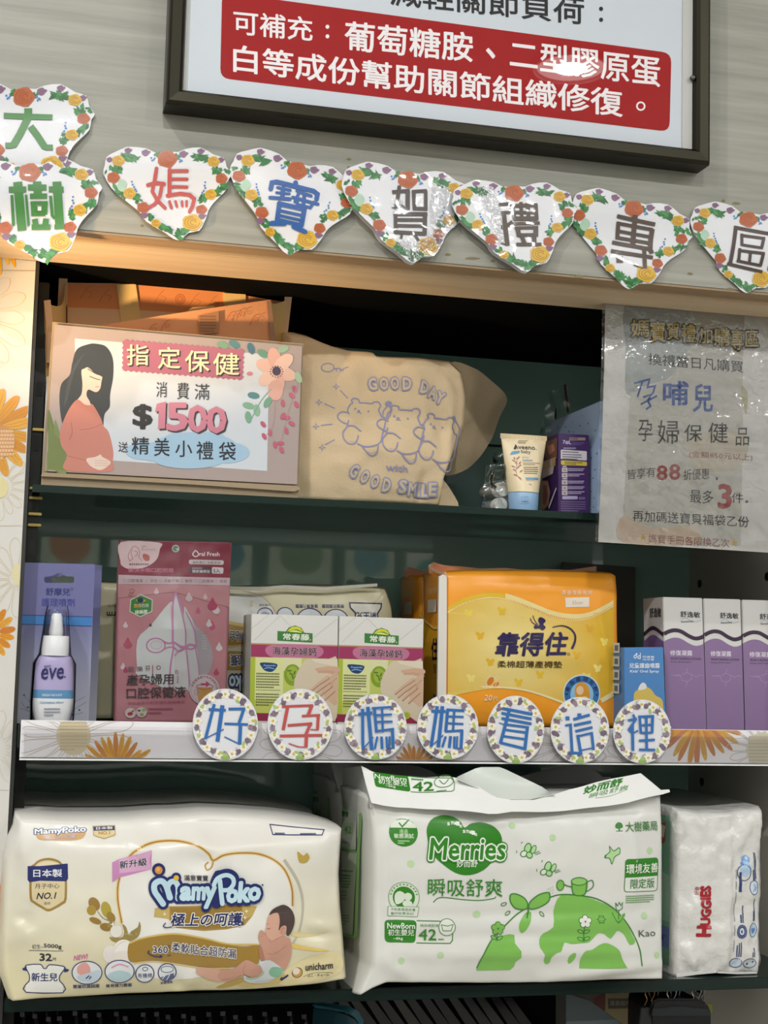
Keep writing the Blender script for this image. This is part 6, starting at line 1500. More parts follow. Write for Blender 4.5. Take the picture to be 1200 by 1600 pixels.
    P.text('初生~', (195, 1130), (262, 1126), 28, '3a3640', .0); P.text('5000g', (266, 1124), (372, 1126), 30, '2c2a35', .02); P.stroke([(175,1140),(384,1134)], 3, '3a3640'); P.text('32', (242, 1200), (312, 1198), 44, '2c2a35', .03); P.text('片', (316, 1198), (342, 1197), 24, '3a3640')
    P.text('NEW!', (445, 1192), (530, 1178), 30, 'c96a9a', .03, .2)
    for x, y, rx, ry in ((526,1268,90,74),(722,1258,88,72),(875,1272,55,57),(1010,1266,54,56)): P.ell(x, y, rx, ry, 'd5d9da'); P.ring(x, y, rx, ry, 6, NV)
    P.blob([(470,1230),(510,1200),(540,1225),(545,1270),(510,1290),(470,1270)], 'd69a92'); P.blob([(470,1290),(530,1270),(600,1250),(600,1300),(540,1330),(480,1315)], 'b9c9d4'); P.stroke([(520,1305),(540,1285)], 7, NV); P.stroke([(540,1308),(552,1290)], 7, NV)
    P.stroke([(672,1235),(720,1212),(775,1228)], 10, 'd292aa', smooth=4); P.blob([(650,1280),(720,1250),(790,1275),(770,1315),(690,1318)], 'a9c3c9')
    P.ring(876, 1242, 16, 12, 4, NV, 12); P.text('有機棉', (832, 1300), (918, 1298), 30, NV, .008)
    P.ring(1010, 1246, 38, 20, 4, NV); P.poly([(965,1300),(1050,1270),(1055,1300),(1020,1318),(980,1312)], '5a6390'); P.stroke([(980,1310),(1000,1285)], 5, 'dfe0e0'); P.stroke([(1010,1314),(1026,1280)], 5, 'dfe0e0')
    P.text('雙層防漏腿圍', (443, 1372), (602, 1366), 24, NV, .015); P.text('後背彈力腰圍', (642, 1366), (798, 1360), 24, NV, .015); P.text('全腰透氣', (972, 1345), (1048, 1342), 17, NV, .01)
    # maker mark
    P.frame(200, 1190, 3.333)
    P.ell(872, 1088, 29, 29, '4a3b33'); P.ell(872, 1088, 25, 25, 'c99a4a'); P.ell(866, 1080, 19, 19, 'e3d9c6'); P.stroke([(905,1112),(960,1092),(1040,1092),(1064,1100)], 4, '8a8a70', smooth=4)
    for a, b in (((790,1130),(818,1108)),((800,1118),(824,1100)),((785,1128),(795,1112)),((812,1108),(826,1102))): P.stroke([a, b], 9, NV)
    P.build('front_print', t)
    # baby picture
    P = Print(S, .3, step=.006, h0=.0026); P.frame(340, 1380, 5.4545)
    SK = 'c2927e'; SD = 'a8755f'; SL = 'cda08c'
    P.blob([(570,430),(600,480),(600,600),(560,700),(520,720),(440,660),(370,620),(340,560),(400,480),(480,430)], SK)
    P.blob([(-170,700),(-120,690),(0,700),(110,690),(200,620),(260,630),(360,700),(350,770),(260,770),(200,740),(180,760),(120,790),(60,815),(0,800),(-60,760),(-180,740)], SK)
    P.poly(sp([(-190,690),(-160,680),(-90,690),(0,702),(-20,770),(20,812),(-60,805),(-140,770),(-200,730)], 3, True), SL); P.stroke([(205,745),(190,700),(215,655)], 4, SD, smooth=3); P.stroke([(20,800),(110,780),(190,750)], 4, SD, smooth=3)
    P.blob([(330,640),(400,620),(450,640),(530,705),(540,740),(480,790),(400,830),(280,830),(210,800),(205,755),(250,775),(320,770),(360,720)], 'cfd3d4'); P.blob([(440,690),(500,690),(540,720),(500,780),(440,770),(415,730)], '7fb392'); P.stroke([(215,775),(280,790),(350,760),(370,720)], 14, '9cc2a8', smooth=4); P.stroke([(300,820),(400,815),(480,785)], 6, 'b0b8b8', smooth=3)
    P.blob([(410,240),(388,300),(382,335),(372,370),(380,395),(400,430),(430,462),(480,440),(540,410),(560,330),(540,250),(470,220)], SL)
    P.blob([(330,370),(352,368),(370,385),(395,420),(420,470),(450,480),(500,430),(540,415),(565,440),(560,500),(500,550),(430,590),(380,560),(330,480),(315,420)], SK); P.blob([(325,480),(360,560),(370,610),(340,620),(325,580)], SD)
    P.stroke([(395,560),(440,570),(500,545),(560,500)], 4, SD, smooth=3); P.stroke([(430,462),(470,440),(530,415)], 4, SD, smooth=3)
    P.poly(sp([(410,240),(440,195),(500,165),(545,160),(595,190),(625,240),(632,300),(615,360),(580,415),(555,405),(560,350),(545,330),(515,340),(490,370),(500,300),(490,230),(450,225)], 3, True), '4a3b38')
    P.blob([(505,350),(530,332),(552,348),(552,385),(530,408),(505,400),(500,375)], SK); P.stroke([(518,390),(516,360),(540,350)], 4, SD, smooth=3); P.stroke([(390,350),(405,355),(420,350)], 4, '5a3f38', smooth=3); P.stroke([(388,318),(405,312)], 3, '7a5a4c'); P.stroke([(345,395),(365,392),(385,405)], 3, SD, smooth=3); P.stroke([(335,415),(360,412)], 3, SD)
    P.build('baby_picture', t)
    P = Print(S, .3, step=.005, h0=.0030)
    P.frame(200, 1190, 3.333)
    P.text('極上の呵護', (212, 836), (580, 832), 66, NV, .02, .2, out=[('e6e0cc', .085)])
    P.stroke([(215,838),(190,842),(172,835),(185,818)], 5, NV, smooth=3); P.stroke([(555,832),(578,824),(574,812),(562,818)], 5, NV, smooth=3)
    P.text('360', (120, 976), (196, 976), 38, NV, .01, out=[('e6e0cc', .08)]); P.ring(203, 940, 5, 5, 2.4, NV, 10); P.text('柔軟貼合超防漏', (216, 968), (545, 1002), 50, NV, .008, out=[('e6e0cc', .075)])
    P.stroke([(100,960),(96,975),(130,992),(160,994)], 5, NV, smooth=3); P.poly([(155,984),(172,994),(155,1002)], NV); P.stroke([(212,985),(195,992)], 4, NV)
    # big logo
    Mst = [(150,600),(125,625),(118,665),(150,730),(165,735),(160,690),(150,650),(175,615),(205,640),(215,690),(218,640),(240,615),(262,650),(258,690)]
    LG = [(30, [(172,722),(150,690),(128,655),(130,620),(160,605),(185,625),(208,690)], 5), (28, [(205,690),(195,640),(210,612),(235,610),(250,640),(248,695)], 4)]
    for c, dw in ((NV, 26), ('b7d3de', 0), ):
        for w, pts, sm in LG: P.stroke(pts, w+dw*1.1, c, smooth=sm, rnd=True)
        if dw: P.ell(150, 548, 34, 34, c); P.ell(240, 588, 26, 26, c)
        else: P.ell(150, 550, 20, 20, 'cf8a3a'); P.ell(147, 546, 11, 11, 'dfa65a'); P.ell(240, 590, 14, 14, 'd9b040')
    for ch, x0, x1, y0, h in (('a', 262, 312, 700, 62), ('m', 320, 385, 698, 60), ('y', 385, 440, 738, 100), ('P', 440, 500, 712, 130), ('o', 500, 552, 712, 62), ('k', 558, 610, 708, 96), ('o', 612, 668, 702, 62)):
        P.text(ch, (x0, y0), (x1, y0-2), h, NV, .17, .1)
    P.stroke([(430,620),(450,580),(500,562),(535,580),(540,620),(510,655),(475,655)], 44, NV, smooth=4)
    for ch, x0, x1, y0, h in (('a', 262, 312, 700, 62), ('m', 320, 385, 698, 60), ('y', 385, 440, 738, 100), ('o', 500, 552, 712, 62), ('k', 558, 610, 708, 96), ('o', 612, 668, 702, 62)):
        P.text(ch, (x0, y0), (x1, y0-2), h, 'bcd8e2', .055, .1)
    P.stroke([(475,720),(468,660),(462,600)], 24, 'bcd8e2', smooth=3, rnd=True); P.stroke([(430,625),(450,590),(495,573),(528,588),(532,620),(508,648),(478,650)], 22, 'bcd8e2', smooth=4, rnd=True)
    P.text('滿意寶寶', (280, 603), (402, 603), 28, '2c2a35', .015); P.ell(682, 625, 5, 5, NV, 0, 8)
    P.text('unicharm', (915, 1078), (1060, 1070), 36, '2c2a35', .02); P.text('ユニ・チャーム', (925, 1113), (1042, 1110), 16, '2c2a35', .02)
    P.build('lettering', t)
    return t
cream_pack(0, 'front cream diaper pack with a sleeping baby picture, bottom shelf left')
cream_pack(.119, 'second cream diaper pack peeping over the top of the front one', False)

# ------------------------------------------------------------------ white and green diaper packs
def r1(*p): return [(490+x/3.636, 1180+y/3.636) for x, y in p]
def r2(*p): return [(760+x/3.81, 1180+y/3.81) for x, y in p]
YM = -.026
def green_pack(Y, label, front=True):
    t = thing('diaper_pack', label, 'diaper pack', (.43, YM, Z3), 'white and green diaper packs')
    S = facing(YM)
    relief(S, (568, 1250, 1036, 1545), .011, [(600,1428,1020,1420,9,-.0016),(600,1462,1020,1455,9,-.0018),(600,1490,1020,1485,10,.002),(600,1358,1020,1350,14,.0012),(620,1270,1020,1262,10,-.003),(850,1530,1030,1505,14,.004),(860,1540,1030,1520,8,-.0035),(640,1530,600,1500,12,.003),(600,1300,606,1500,8,.002),(640,1290,643,1420,7,.0012),(985,1290,990,1400,8,.0012)], .0017, 24, 4, 7)
    film = M('d6d6d0', .3, 40, bstr=.03)
    body = soft_pack('pack_body', S, r1((322,262),(345,250),(500,252),(820,262))+r2((0,262),(300,262),(800,256),(1000,252),(1032,262)), r2((1032,262),(1040,450),(1040,700),(1040,1100),(1044,1330)),
              r1((268,1362),(330,1325),(410,1288),(700,1290),(1000,1298),(1200,1298))+r2((300,1358),(800,1350),(1044,1348)), r1((322,262),(330,310),(342,420),(350,700),(348,1000),(338,1200),(268,1362)), .106, film, t, 100, 64, .005, back=1.4)
    xs = S.P(*r1((345, 700))[0]).x-.0068
    Ss = side_of(xs)
    P = Print(Ss, .3, h0=.0004); P.frame(490, 1180, 3.636)
    G1 = '8fbf74'; G2 = '4f8f45'
    P.stroke([(165,290),(190,290),(262,320),(268,350),(255,540),(238,1020),(228,1035),(165,1015)], 16, G1); P.poly([(162,300),(245,330),(240,540),(160,520)], 'cfd3c6'); P.poly([(160,540),(246,560),(222,1020),(160,1005)], 'c9d2bf'); P.stroke([(160,525),(250,555)], 14, G1)
    P.rect(165, 385, 225, 450, 'b9d1a8'); P.text('42', (175, 440), (215, 445), 40, G2, .0); P.tiny(165, 490, 215, 1, 10, 8, G2, .1, seed=1)
    P.tiny(160, 650, 228, 2, 26, 10, G2, .1, seed=2); P.tiny(160, 695, 215, 4, 16, 8, G2, .05, seed=3); P.tiny(160, 770, 190, 3, 20, 10, '6fa060', seed=4); P.tiny(160, 905, 205, 4, 16, 8, '6fa060', .1, seed=5)
    P.text('"', (165, 345), (195, 350), 26, G2, .03)
    if not front:
        P.items = [(v, tr, c, h) for v, tr, c, h in P.items]
    P.build('side_print', t)
    # side gusset folded up to the flap
    gs_ = [at(579, 1262, YM-.006), at(564, 1197, YM+.03), at(545, 1199, YM+.075), at(536, 1201, YM+.098), at(535, 1262, YM+.1)]
    MB().prism(list(reversed(gs_)), Vector((.001, 0, 0)), M('bcbdb8', .3)).build('gusset', t)
    # top flap, folded toward the viewer
    fl = [(564,1196.5),(583,1205),(620,1208),(655,1211),(700,1214),(716,1218),(737,1226),(765,1244),(776,1249),(799,1252),(833,1250),(865,1239),(891,1230),(930,1222),(970,1217),(999,1211.5),(1031,1237),(1045,1235),(1046,1239),(1033,1244),(980,1256),(950,1259),(917,1261),(839,1268),(799,1270),(776,1274.5),(762,1275),(740,1272),(715,1268),(690,1264),(666,1262),(640,1259),(622,1258),(600,1256),(581,1253),(575,1235)]
    a0 = at(700, 1266, YM-.013)
    Sf = Surf(a0, (1, 0, 0), Vector((0, .042, .055)), lambda s, t_: .003*math.sin(s*45)+.002*noise.noise(Vector((s*30, t_*40, 3))))
    P = Print(Sf, .3, h0=0, step=.006); P.poly(fl, 'e6e7e4'); P.build('top_flap', t)
    P = Print(Surf(Sf.o-Sf.n*.0012, -Sf.ex, Sf.ey, lambda s, t_: -Sf.disp(-s, t_)), .3, h0=0, step=.006); P.poly(fl, 'c9cac6'); P.build('flap_underside', t)
    if front:
        P = Print(Sf, .3, step=.006, h0=.0005); P.frame(490, 1180, 3.636)
        G = '2f7d1f'
        P.rquad([(338,92),(542,105),(556,196),(352,175)], 16, G); P.stroke([(545,106),(690,124),(780,135),(798,160),(795,205),(780,212),(556,196)], 4, G)
        P.text('NewBorn', (348, 128), (532, 138), 26, 'e6ece0', .015); P.text('初生嬰兒', (368, 158), (535, 168), 30, 'e6ece0', .012); P.text('~6kg', (408, 178), (468, 183), 16, 'e6ece0', .01)
        P.text('42', (570, 190), (682, 196), 52, G, .02); P.ring(740, 150, 52, 34, 4, G); P.stroke([(715,140),(740,165),(765,140)], 4, G, smooth=3); P.tiny(560, 118, 680, 1, 8, 9, G, .1, seed=1); P.tiny(700, 200, 760, 1, 8, 5, G, seed=2)
        P.frame(760, 1180, 3.81); P.text('妙而舒', (582, 222), (805, 190), 42, G, .03, .2); P.text('瞬吸舒爽', (612, 252), (842, 215), 28, '6da05f', .0, .2); P.stroke([(650,252),(740,245),(830,215)], 2.5, '8fb582', smooth=3)
        P.build('flap_print', t)
        hm = M('d0d6cf', .3)
        rows = []
        for w in [k/6 for k in range(7)]:
            r = []
            for k in range(17):
                u = k/16; xx = 714+(866-714)*u; top = 1198.5+(0 if u < .45 else (u-.45)/.55*40)+max(0, .22-u)*70+((u-.9)*60 if u > .9 else 0); bot = 1216+33*min(1, u*2.2) if u < .5 else 1249-9*max(0, (u-.75)*4)
                r.append(at(xx, top*(1-w)+bot*w, YM+.008-.012*w+.004*math.sin(math.pi*u)*math.sin(math.pi*w)))
            rows.append(r)
        sheet('carry_handle', rows, hm, t, .0008)
        P = Print(S, .3, step=.006, h0=.0005)
        P.frame(490, 1180, 3.636); LG_ = 'a9cf95'; MG = '7ab552'
        P.ell(500, 435, 80, 78, G); P.poly([(428,408),(435,385),(460,368),(500,362),(540,370),(566,390),(573,408)], 'd9dfd2'); P.stroke([(478,380),(495,402),(535,362)], 8, G)
        P.text('通過', (478, 440), (525, 440), 24, LG_, .015); P.text('敏感測試', (448, 466), (555, 466), 26, 'd5e5cc', .015); P.tiny(468, 478, 535, 2, 12, 7, LG_, seed=1)
        P.poly(sp([(632,470),(630,410),(660,360),(720,338),(780,345),(820,370),(842,405),(880,382),(940,376),(1000,395),(1040,440),(1045,500),(1010,570),(940,640),(860,668),(780,655),(690,590),(645,530)], 4, True), G)
        for ch, x, y, r in (('s',752,384,20),('m',775,378,5),('i',793,380,0),('l',805,384,-8),('e',820,395,-15),('s',838,425,5),('m',858,424,-10),('i',876,428,-15),('l',888,434,-20),('e',902,440,-25)):
            P.text(ch, (x-7, y+9), (x+7, y+9-r*.1), 16 if ch != 'l' else 22, 'dfe8d8', .02)
        P.rquad([(395,928),(570,928),(565,1056),(395,1055)], 24, G); P.stroke([(570,930),(690,930),(760,940),(772,960),(770,1040),(755,1056),(570,1056)], 5, G)
        P.ell(738, 965, 46, 48, 'd9dbd3'); P.ring(738, 965, 46, 48, 4, G); P.stroke([(705,950),(715,985),(760,985),(772,948),(740,958),(705,950)], 4, G)
        P.ell(500, 800, 85, 85, 'd3d8cb'); P.ring(500, 800, 85, 85, 4, '6fa060'); P.ell(500, 800, 60, 62, G); P.poly(sp([(450,790),(475,765),(505,780),(500,820),(460,840)], 3, True), 'd3dccb'); P.ell(522, 795, 22, 22, 'd3dccb'); P.ell(520, 835, 26, 20, 'd3dccb')
        for k in range(11): a1 = math.radians(195+k*15); P.ell(500+73*math.cos(a1), 800+73*math.sin(a1), 6, 5, '5f9a52', 0, 6)
        P.poly([(412,852),(582,852),(575,908),(412,905)], 'dadcd4'); P.stroke([(412,852),(582,852),(575,908),(412,905)], 3, '6fa060', closed=True); P.text('不刺激通過皮膚', (428, 878), (562, 878), 18, G, .0); P.text('醫師推薦測試', (428, 900), (555, 900), 16, G, .0)
        for x, y, r in ((1108,390,18),(536,608,20),(902,893,18),(702,1122,18),(486,1158,19)): P.ell(x, y, r, r, 'b3cfa0')
        P.stroke([(662,825),(690,800),(740,798),(830,808),(920,812),(1000,802),(1012,790)], 5, G, smooth=4)
        P.frame(740, 1270, 4)
        D = '3b7d33'
        P.poly([(8,960),(30,890),(60,820),(95,770),(110,765),(150,755),(200,745),(232,750),(232,800),(270,850),(272,890),(240,920),(235,950),(212,974),(0,976)], MG)
        P.poly(sp([(520,505),(600,500),(725,530),(850,590),(920,660),(975,760),(990,800),(955,815),(925,760),(900,735),(870,728),(830,775),(790,745),(750,740),(720,770),(690,795),(640,800),(580,805),(540,795),(520,850),(490,860),(460,890),(455,925),(430,935),(415,910),(418,870),(390,830),(385,780),(410,740),(470,700),(475,600),(490,540)], 2, True), MG)
        P.poly(sp([(640,960),(645,890),(670,850),(710,840),(760,808),(800,800),(850,820),(885,850),(905,900),(940,960)], 3)+[(640,960)], MG)
        P.blob([(590,862),(610,865),(605,900),(580,930),(565,918),(570,885)], MG); P.blob([(300,615),(335,610),(330,660),(300,720),(275,738),(258,710),(262,670)], MG)
        P.stroke([(2,960),(30,880),(80,790),(160,700),(250,620),(350,560),(450,515),(530,498),(640,505),(740,525),(840,580),(920,660),(980,750),(1020,850),(1037,950)], 8, D, smooth=5)
        P.blob([(300,590),(240,585),(205,545),(205,500),(240,495),(290,520),(312,560)], MG); P.blob([(318,575),(330,540),(380,500),(435,485),(448,500),(440,540),(390,575),(340,590)], MG)
        P.stroke(sp([(300,590),(240,585),(205,545),(205,500),(240,495),(290,520),(312,560)], 4, True), 8, D, closed=True); P.stroke(sp([(318,575),(330,540),(380,500),(435,485),(448,500),(440,540),(390,575),(340,590)], 4, True), 8, D, closed=True); P.stroke([(312,560),(318,600),(308,645)], 10, D)
        for x, y, a1 in ((163,558,-20),(190,615,-40),(402,620,50),): P.stroke([(x+ (18*math.cos(k*math.pi/5))*math.cos(math.radians(a1))-9*math.sin(k*math.pi/5)*math.sin(math.radians(a1)), y+18*math.cos(k*math.pi/5)*math.sin(math.radians(a1))+9*math.sin(k*math.pi/5)*math.cos(math.radians(a1))) for k in range(10)], 5, D, closed=True)
        def flower(x, y, r, fc):
            for k in range(5): a1 = 2*math.pi*k/5-1.57; P.ell(x+r*.62*math.cos(a1), y+r*.62*math.sin(a1), r*.5, r*.5, D, 0, 12)
            for k in range(5): a1 = 2*math.pi*k/5-1.57; P.ell(x+r*.62*math.cos(a1), y+r*.62*math.sin(a1), r*.38, r*.38, fc, 0, 12)
            P.ell(x, y, r*.36, r*.36, fc, 0, 10); P.ell(x, y, r*.16, r*.16, D, 0, 8)
        flower(126, 708, 40, MG); flower(667, 665, 38, 'dfe0d8')
        for x, y, a1 in ((102,765,30),(140,768,-30),(640,728,25),(678,728,-25),(640,775,20),(680,772,-20)): P.ell(x, y, 22, 13, D, a1, 14); P.ell(x, y, 15, 7, MG, a1, 12)
        P.stroke([(125,735),(120,785)], 7, D); P.stroke([(662,695),(660,790)], 6, D)
        P.ell(768, 652, 20, 21, MG); P.ring(768, 652, 20, 21, 5, D, 14)
        for k in range(6): P.ell(760+(k % 3)*9, 643+(k//3)*17, 3, 3, D, 0, 6); a1 = k*1.05; P.stroke([(768+22*math.cos(a1), 652+22*math.sin(a1)), (768+31*math.cos(a1), 652+31*math.sin(a1))], 4, D)
        P.stroke([(860,550),(866,595),(885,600),(904,590),(906,548),(895,568),(884,548),(873,570),(860,550)], 5, D); P.stroke([(884,600),(878,675)], 6, D); P.ell(858, 645, 34, 12, MG, 55); P.ell(902, 642, 30, 12, MG, -45); P.stroke([(838,612),(878,675),(920,618)], 5, D, smooth=3)
        # watering can
        P.poly(sp([(580,410),(680,405),(672,490),(640,504),(600,498)], 2, True), MG); P.ell(628, 416, 48, 24, '8fc26a'); P.ring(628, 416, 48, 24, 6, D); P.stroke([(582,420),(592,490),(630,505),(668,490),(676,420)], 7, D, smooth=3); P.stroke([(584,450),(545,440),(515,412)], 7, D, smooth=3); P.ell(512, 440, 24, 34, MG, 15); P.ring(512, 440, 22, 32, 6, D, 16)
        P.stroke([(676,420),(710,410),(715,450),(674,480)], 6, D, smooth=4)
        for k in range(7): P.stroke([(470-k % 3*14, 448+k*6), (462-k % 3*14, 455+k*6)], 3, '8fb582')
        # butterflies, bird
        for x, y in ((310,232), (432,345)):
            P.ell(x, y-22, 22, 34, D, 20); P.ell(x, y-22, 16, 27, LG_, 20); P.ell(x+35, y-14, 16, 30, D, 25); P.ell(x+35, y-14, 11, 24, LG_, 25); P.ell(x-25, y+12, 24, 20, D, -30); P.ell(x-25, y+12, 18, 14, 'd9dcd0', -30); P.ell(x+8, y+20, 22, 20, D, 40); P.ell(x+8, y+20, 16, 14, LG_, 40)
            P.stroke([(x+40,y+10),(x+70,y-5)], 4, D); P.stroke([(x+45,y+18),(x+78,y+5)], 4, D); P.stroke([(x-40,y-50),(x-32,y-62)], 4, D); P.stroke([(x-70,y-8),(x-68,y+8)], 4, D)
        P.poly(sp([(790,270),(805,250),(825,232),(822,200),(850,230),(885,210),(888,245),(855,265),(835,310),(822,275)], 2, True), LG_); P.stroke(sp([(790,270),(805,250),(825,232),(822,200),(850,230),(885,210),(888,245),(855,265),(835,310),(822,275)], 3, True), 5, D, closed=True); P.poly([(788,258),(800,250),(800,272)], D)
        for x, y in ((218,70), (468,145), (1088,232), (1050,636), (1138,886), (0,620)): P.ell(x, y, 20, 21, 'b3cfa0')
        P.rquad([(920,282),(1146,276),(1144,486),(914,486)], 22, D); P.rquad([(924,286),(1141,280),(1139,482),(919,482)], 19, 'd9dbd4'); P.poly([(938,280),(1128,276),(1143,290),(1142,390),(918,396),(919,300)], G)
        P.blob([(866,84),(872,64),(890,54),(910,62),(914,84),(895,92),(878,92)], D); P.rect(886, 88, 895, 106, D); P.stroke([(870,108),(912,106)], 4, D)
        P.tiny(925, 508, 1130, 4, 13, 7, '6fa060', seed=9)
        P.build('front_print', t)
        P = Print(S, .3, step=.006, h0=.0026); P.frame(490, 1180, 3.636)
        P.text('Merries', (638, 582), (1062, 580), 118, G, .02, .15, out=[(G, .115), ('dfe6da', .07)])
        P.text('妙而舒', (785, 624), (905, 622), 40, 'dde6d6', .01, .1)
        P.text('瞬吸舒爽', (630, 788), (1048, 792), 100, G, .002)
        P.text('NewBorn', (408, 976), (560, 976), 32, 'e6ece0', .012); P.text('初生嬰兒', (412, 1016), (555, 1016), 36, 'e6ece0', .01); P.text('~6kg', (442, 1044), (495, 1044), 20, 'e6ece0', .01)
        P.text('42', (582, 1038), (678, 1038), 62, G, .01); P.text('紙尿褲超薄', (588, 962), (688, 962), 16, G); P.tiny(690, 1030, 745, 1, 8, 6, G, seed=3)
        P.frame(740, 1270, 4); P.text('大樹藥局', (930, 112), (1142, 108), 60, D, .006); P.text('環境友善', (925, 372), (1140, 366), 60, 'e3ebdc', .012); P.text('限定版', (955, 466), (1118, 462), 60, D, .004)
        P.text('Kao', (1014, 768), (1130, 766), 42, '4a5648', .0)
        P.build('lettering', t)
    t.location.y += Y-YM
    return t
green_pack(YM, 'front white and green diaper pack with hill and sprout print')
green_pack(YM+.128, 'second white and green diaper pack, its edge showing behind the front one', False)

# ------------------------------------------------------------------ crumpled white pack at the right
hg = thing('diaper_pack', 'end-on crinkled white diaper pack with red lettering at the right', 'diaper pack', (.6, 0, Z3))
def h5(*p): return [(1000+x/5, 1220+y/5) for x, y in p]
YG = .0
S = facing(YG)
relief(S, (1057, 1266, 1188, 1524), .006, [(1135,1272,1133,1500,5,.0025),(1130,1310,1105,1335,8,.003),(1080,1290,1100,1320,9,-.002),(1140,1330,1160,1310,8,.0025),(1145,1350,1170,1340,7,-.002),(1070,1480,1085,1515,9,.003)], .0034, 52, 4, 8)
hfilm = M('d3d2cd', .28, 90, bstr=.5)
soft_pack('pack_body', S, h5((305,240),(450,262),(670,262),(940,232)), h5((940,232),(938,600),(930,1000),(922,1300),(915,1505)), h5((285,1535),(440,1515),(600,1500),(760,1508),(915,1505)), h5((305,240),(300,500),(292,900),(282,1300),(285,1535)), .19, hfilm, hg, 40, 44, .004, back=.8)
xs = S.P(*h5((292, 900))[0]).x-.0048
P = Print(side_of(xs), .3, h0=.0004)
z0, z1 = Z3+.006, S.P(1060, 1275).z
def q(u, w): return (-(YG+.18*u), z0+(z1-z0)*w)     # u: 0 at the front edge
def put(pts, c):
    v = [q(*p) for p in pts]; push(P, v, tessellate_polygon([[Vector((a, b, 0)) for a, b in v]]), c)
put([(.03,.99),(.98,.99),(.98,.01),(.03,.01)], '6f9a80'); put([(.03,.60),(.4,.66),(.9,.7),(.9,.3),(.5,.26),(.03,.3)], '8fb09a'); put([(.08,.95),(.22,.9),(.3,.8),(.2,.74),(.08,.82)], '8a4a3c'); put([(.08,.92),(.16,.93),(.18,.86),(.1,.84)], 'c9b9ae'); put([(.03,.26),(.98,.24),(.98,.12),(.03,.12)], '6673a8')
v, tr = glyphs('32片', .02); x1 = max(p[0] for p in v)
push(P, [q(.4-.33*x/x1, .17+.05*y) for x, y, *z in v], tr, '2a3060')
P.build('side_print', hg)
P = Print(S, .3, step=.006, h0=.0006); P.frame(1000, 1220, 5)
RD = 'a3202c'
P.text('H', (525, 1205), (525, 1128), 96, RD, .06, up=(-96, 0)); P.text('UGGIES', (525, 1118), (525, 815), 78, RD, .06, up=(-76, 0))
P.text('好奇', (438, 885), (440, 820), 30, RD, .012, up=(-28, 0))
B = '33406f'; LB = '7fa3cf'
P.tiny(905, 590, 912, 1, 8, 4, B)
P.ell(805, 610, 34, 34, LB); P.ell(800, 680, 42, 60, 'a9c3de'); P.ring(790, 710, 56, 62, 6, B); P.ell(775, 640, 16, 14, '5f8cc4'); P.ell(812, 600, 12, 14, 'b3cfe8')
P.poly([(748,705),(768,705),(768,860),(745,860)], B); P.ell(872, 828, 34, 54, 'c9d3dc'); P.ring(872, 828, 34, 54, 5, B); P.stroke([(862,860),(880,830),(868,800)], 8, LB, smooth=3); P.stroke([(882,855),(895,820)], 6, LB)
P.ell(773, 1170, 42, 54, B); P.ell(773, 1168, 22, 28, 'c9d3dc'); P.ell(773, 1170, 9, 12, B); P.ring(773, 1170, 33, 43, 3, '8d97b8', 20)
P.ell(870, 1162, 34, 54, 'bccfdf'); P.ring(870, 1162, 34, 54, 5, B); P.poly(sp([(870,1190),(848,1160),(858,1140),(870,1150),(882,1140),(892,1160)], 3, True), '5f8cc4')
P.ell(735, 1418, 50, 36, 'b9c6cf', -20); P.ring(735, 1418, 50, 36, 6, B); P.ell(845, 1420, 48, 38, 'c3cbd0'); P.ring(845, 1420, 48, 38, 5, B); P.ell(825, 1425, 6, 10, B, 30); P.ell(868, 1408, 6, 10, B, 30); P.ring(735, 1418, 12, 8, 3, LB, 10)
R = random.Random(3)
def vert(x, y0, y1, w, col, seed):
    R = random.Random(seed); y = y1; v = []; t_ = []
    while y > y0:
        l = R.uniform(.7, 1)*w; b = len(v); v += [(x, y), (x, y-l), (x+w, y-l), (x+w, y)]; t_ += [(b, b+1, b+2), (b, b+2, b+3)]; y -= l*1.2
    P.put(v, t_, col)
for x, y0, y1, w, s in ((762,1050,1100,12,1),(778,970,1100,10,2),(868,1020,1090,10,3),(862,690,770,9,4),(872,560,770,8,5),(882,560,760,8,11),(876,920,1090,8,6),(735,1280,1370,10,7),(752,1260,1370,10,8),(768,1260,1370,9,9),(858,1330,1370,10,10),(874,1300,1370,8,12),(922,540,1440,4,13)): vert(x, y0, y1, w, B if x < 920 else '9a9a9a', s)
for x, y0, y1, s in ((708,1240,1330,20),(708,1120,1200,21),(710,960,1090,22),(718,860,950,23),(720,780,840,24),(722,690,760,25)): vert(x, y0, y1, 9, '9a9b9c', s)
P.build('front_print', hg)
slab('bottom_seal', facing(YG-.003), h5((283,1505),(450,1495),(600,1485),(600,1500),(440,1515),(285,1537)), .001, M('d5d5d2', .3), hg)
slab('bottom_seal', facing(YG-.003), h5((605,1488),(760,1494),(915,1492),(915,1507),(760,1511),(605,1503)), .001, M('cfcfcc', .3), hg)

# ------------------------------------------------------------------ dark things hanging below the bottom shelf
low = Z3-.010
def lp(*p): return [(600+x/2, 1480+y/2) for x, y in p]
def under(name, label, cat, Y, polys, group=None):
    t = thing(name, label, cat, at(polys[0][1][0][0], polys[0][1][0][1], Y), group)
    for nm, pts, th, m, dy in polys: slab(nm, facing(Y+dy), pts, th, m, t, bevel=.0004)
    return t
tb_ = thing('storage_bin', 'teal plastic bin rim below the bottom shelf', 'bin', at(548, 1640, .03))
rows = [[at(x, y, .03+d) for x, y, d in r] for r in (((492,1566,.06),(520,1568,.03),(545,1572,.005),(560,1580,0),(568,1594,0),(572,1640,0)), ((488,1570,.06),(516,1574,.03),(540,1580,.005),(553,1588,0),(560,1598,0),(563,1640,0)))]
sheet('rim', rows, M('235a68', .35), tb_, .004)
sheet('wall', [[p+Vector((.002, .004, -.004)) for p in rows[1]], [p+Vector((.0, .006, -.06)) for p in rows[1]]], M('1a4450', .4), tb_, .003)
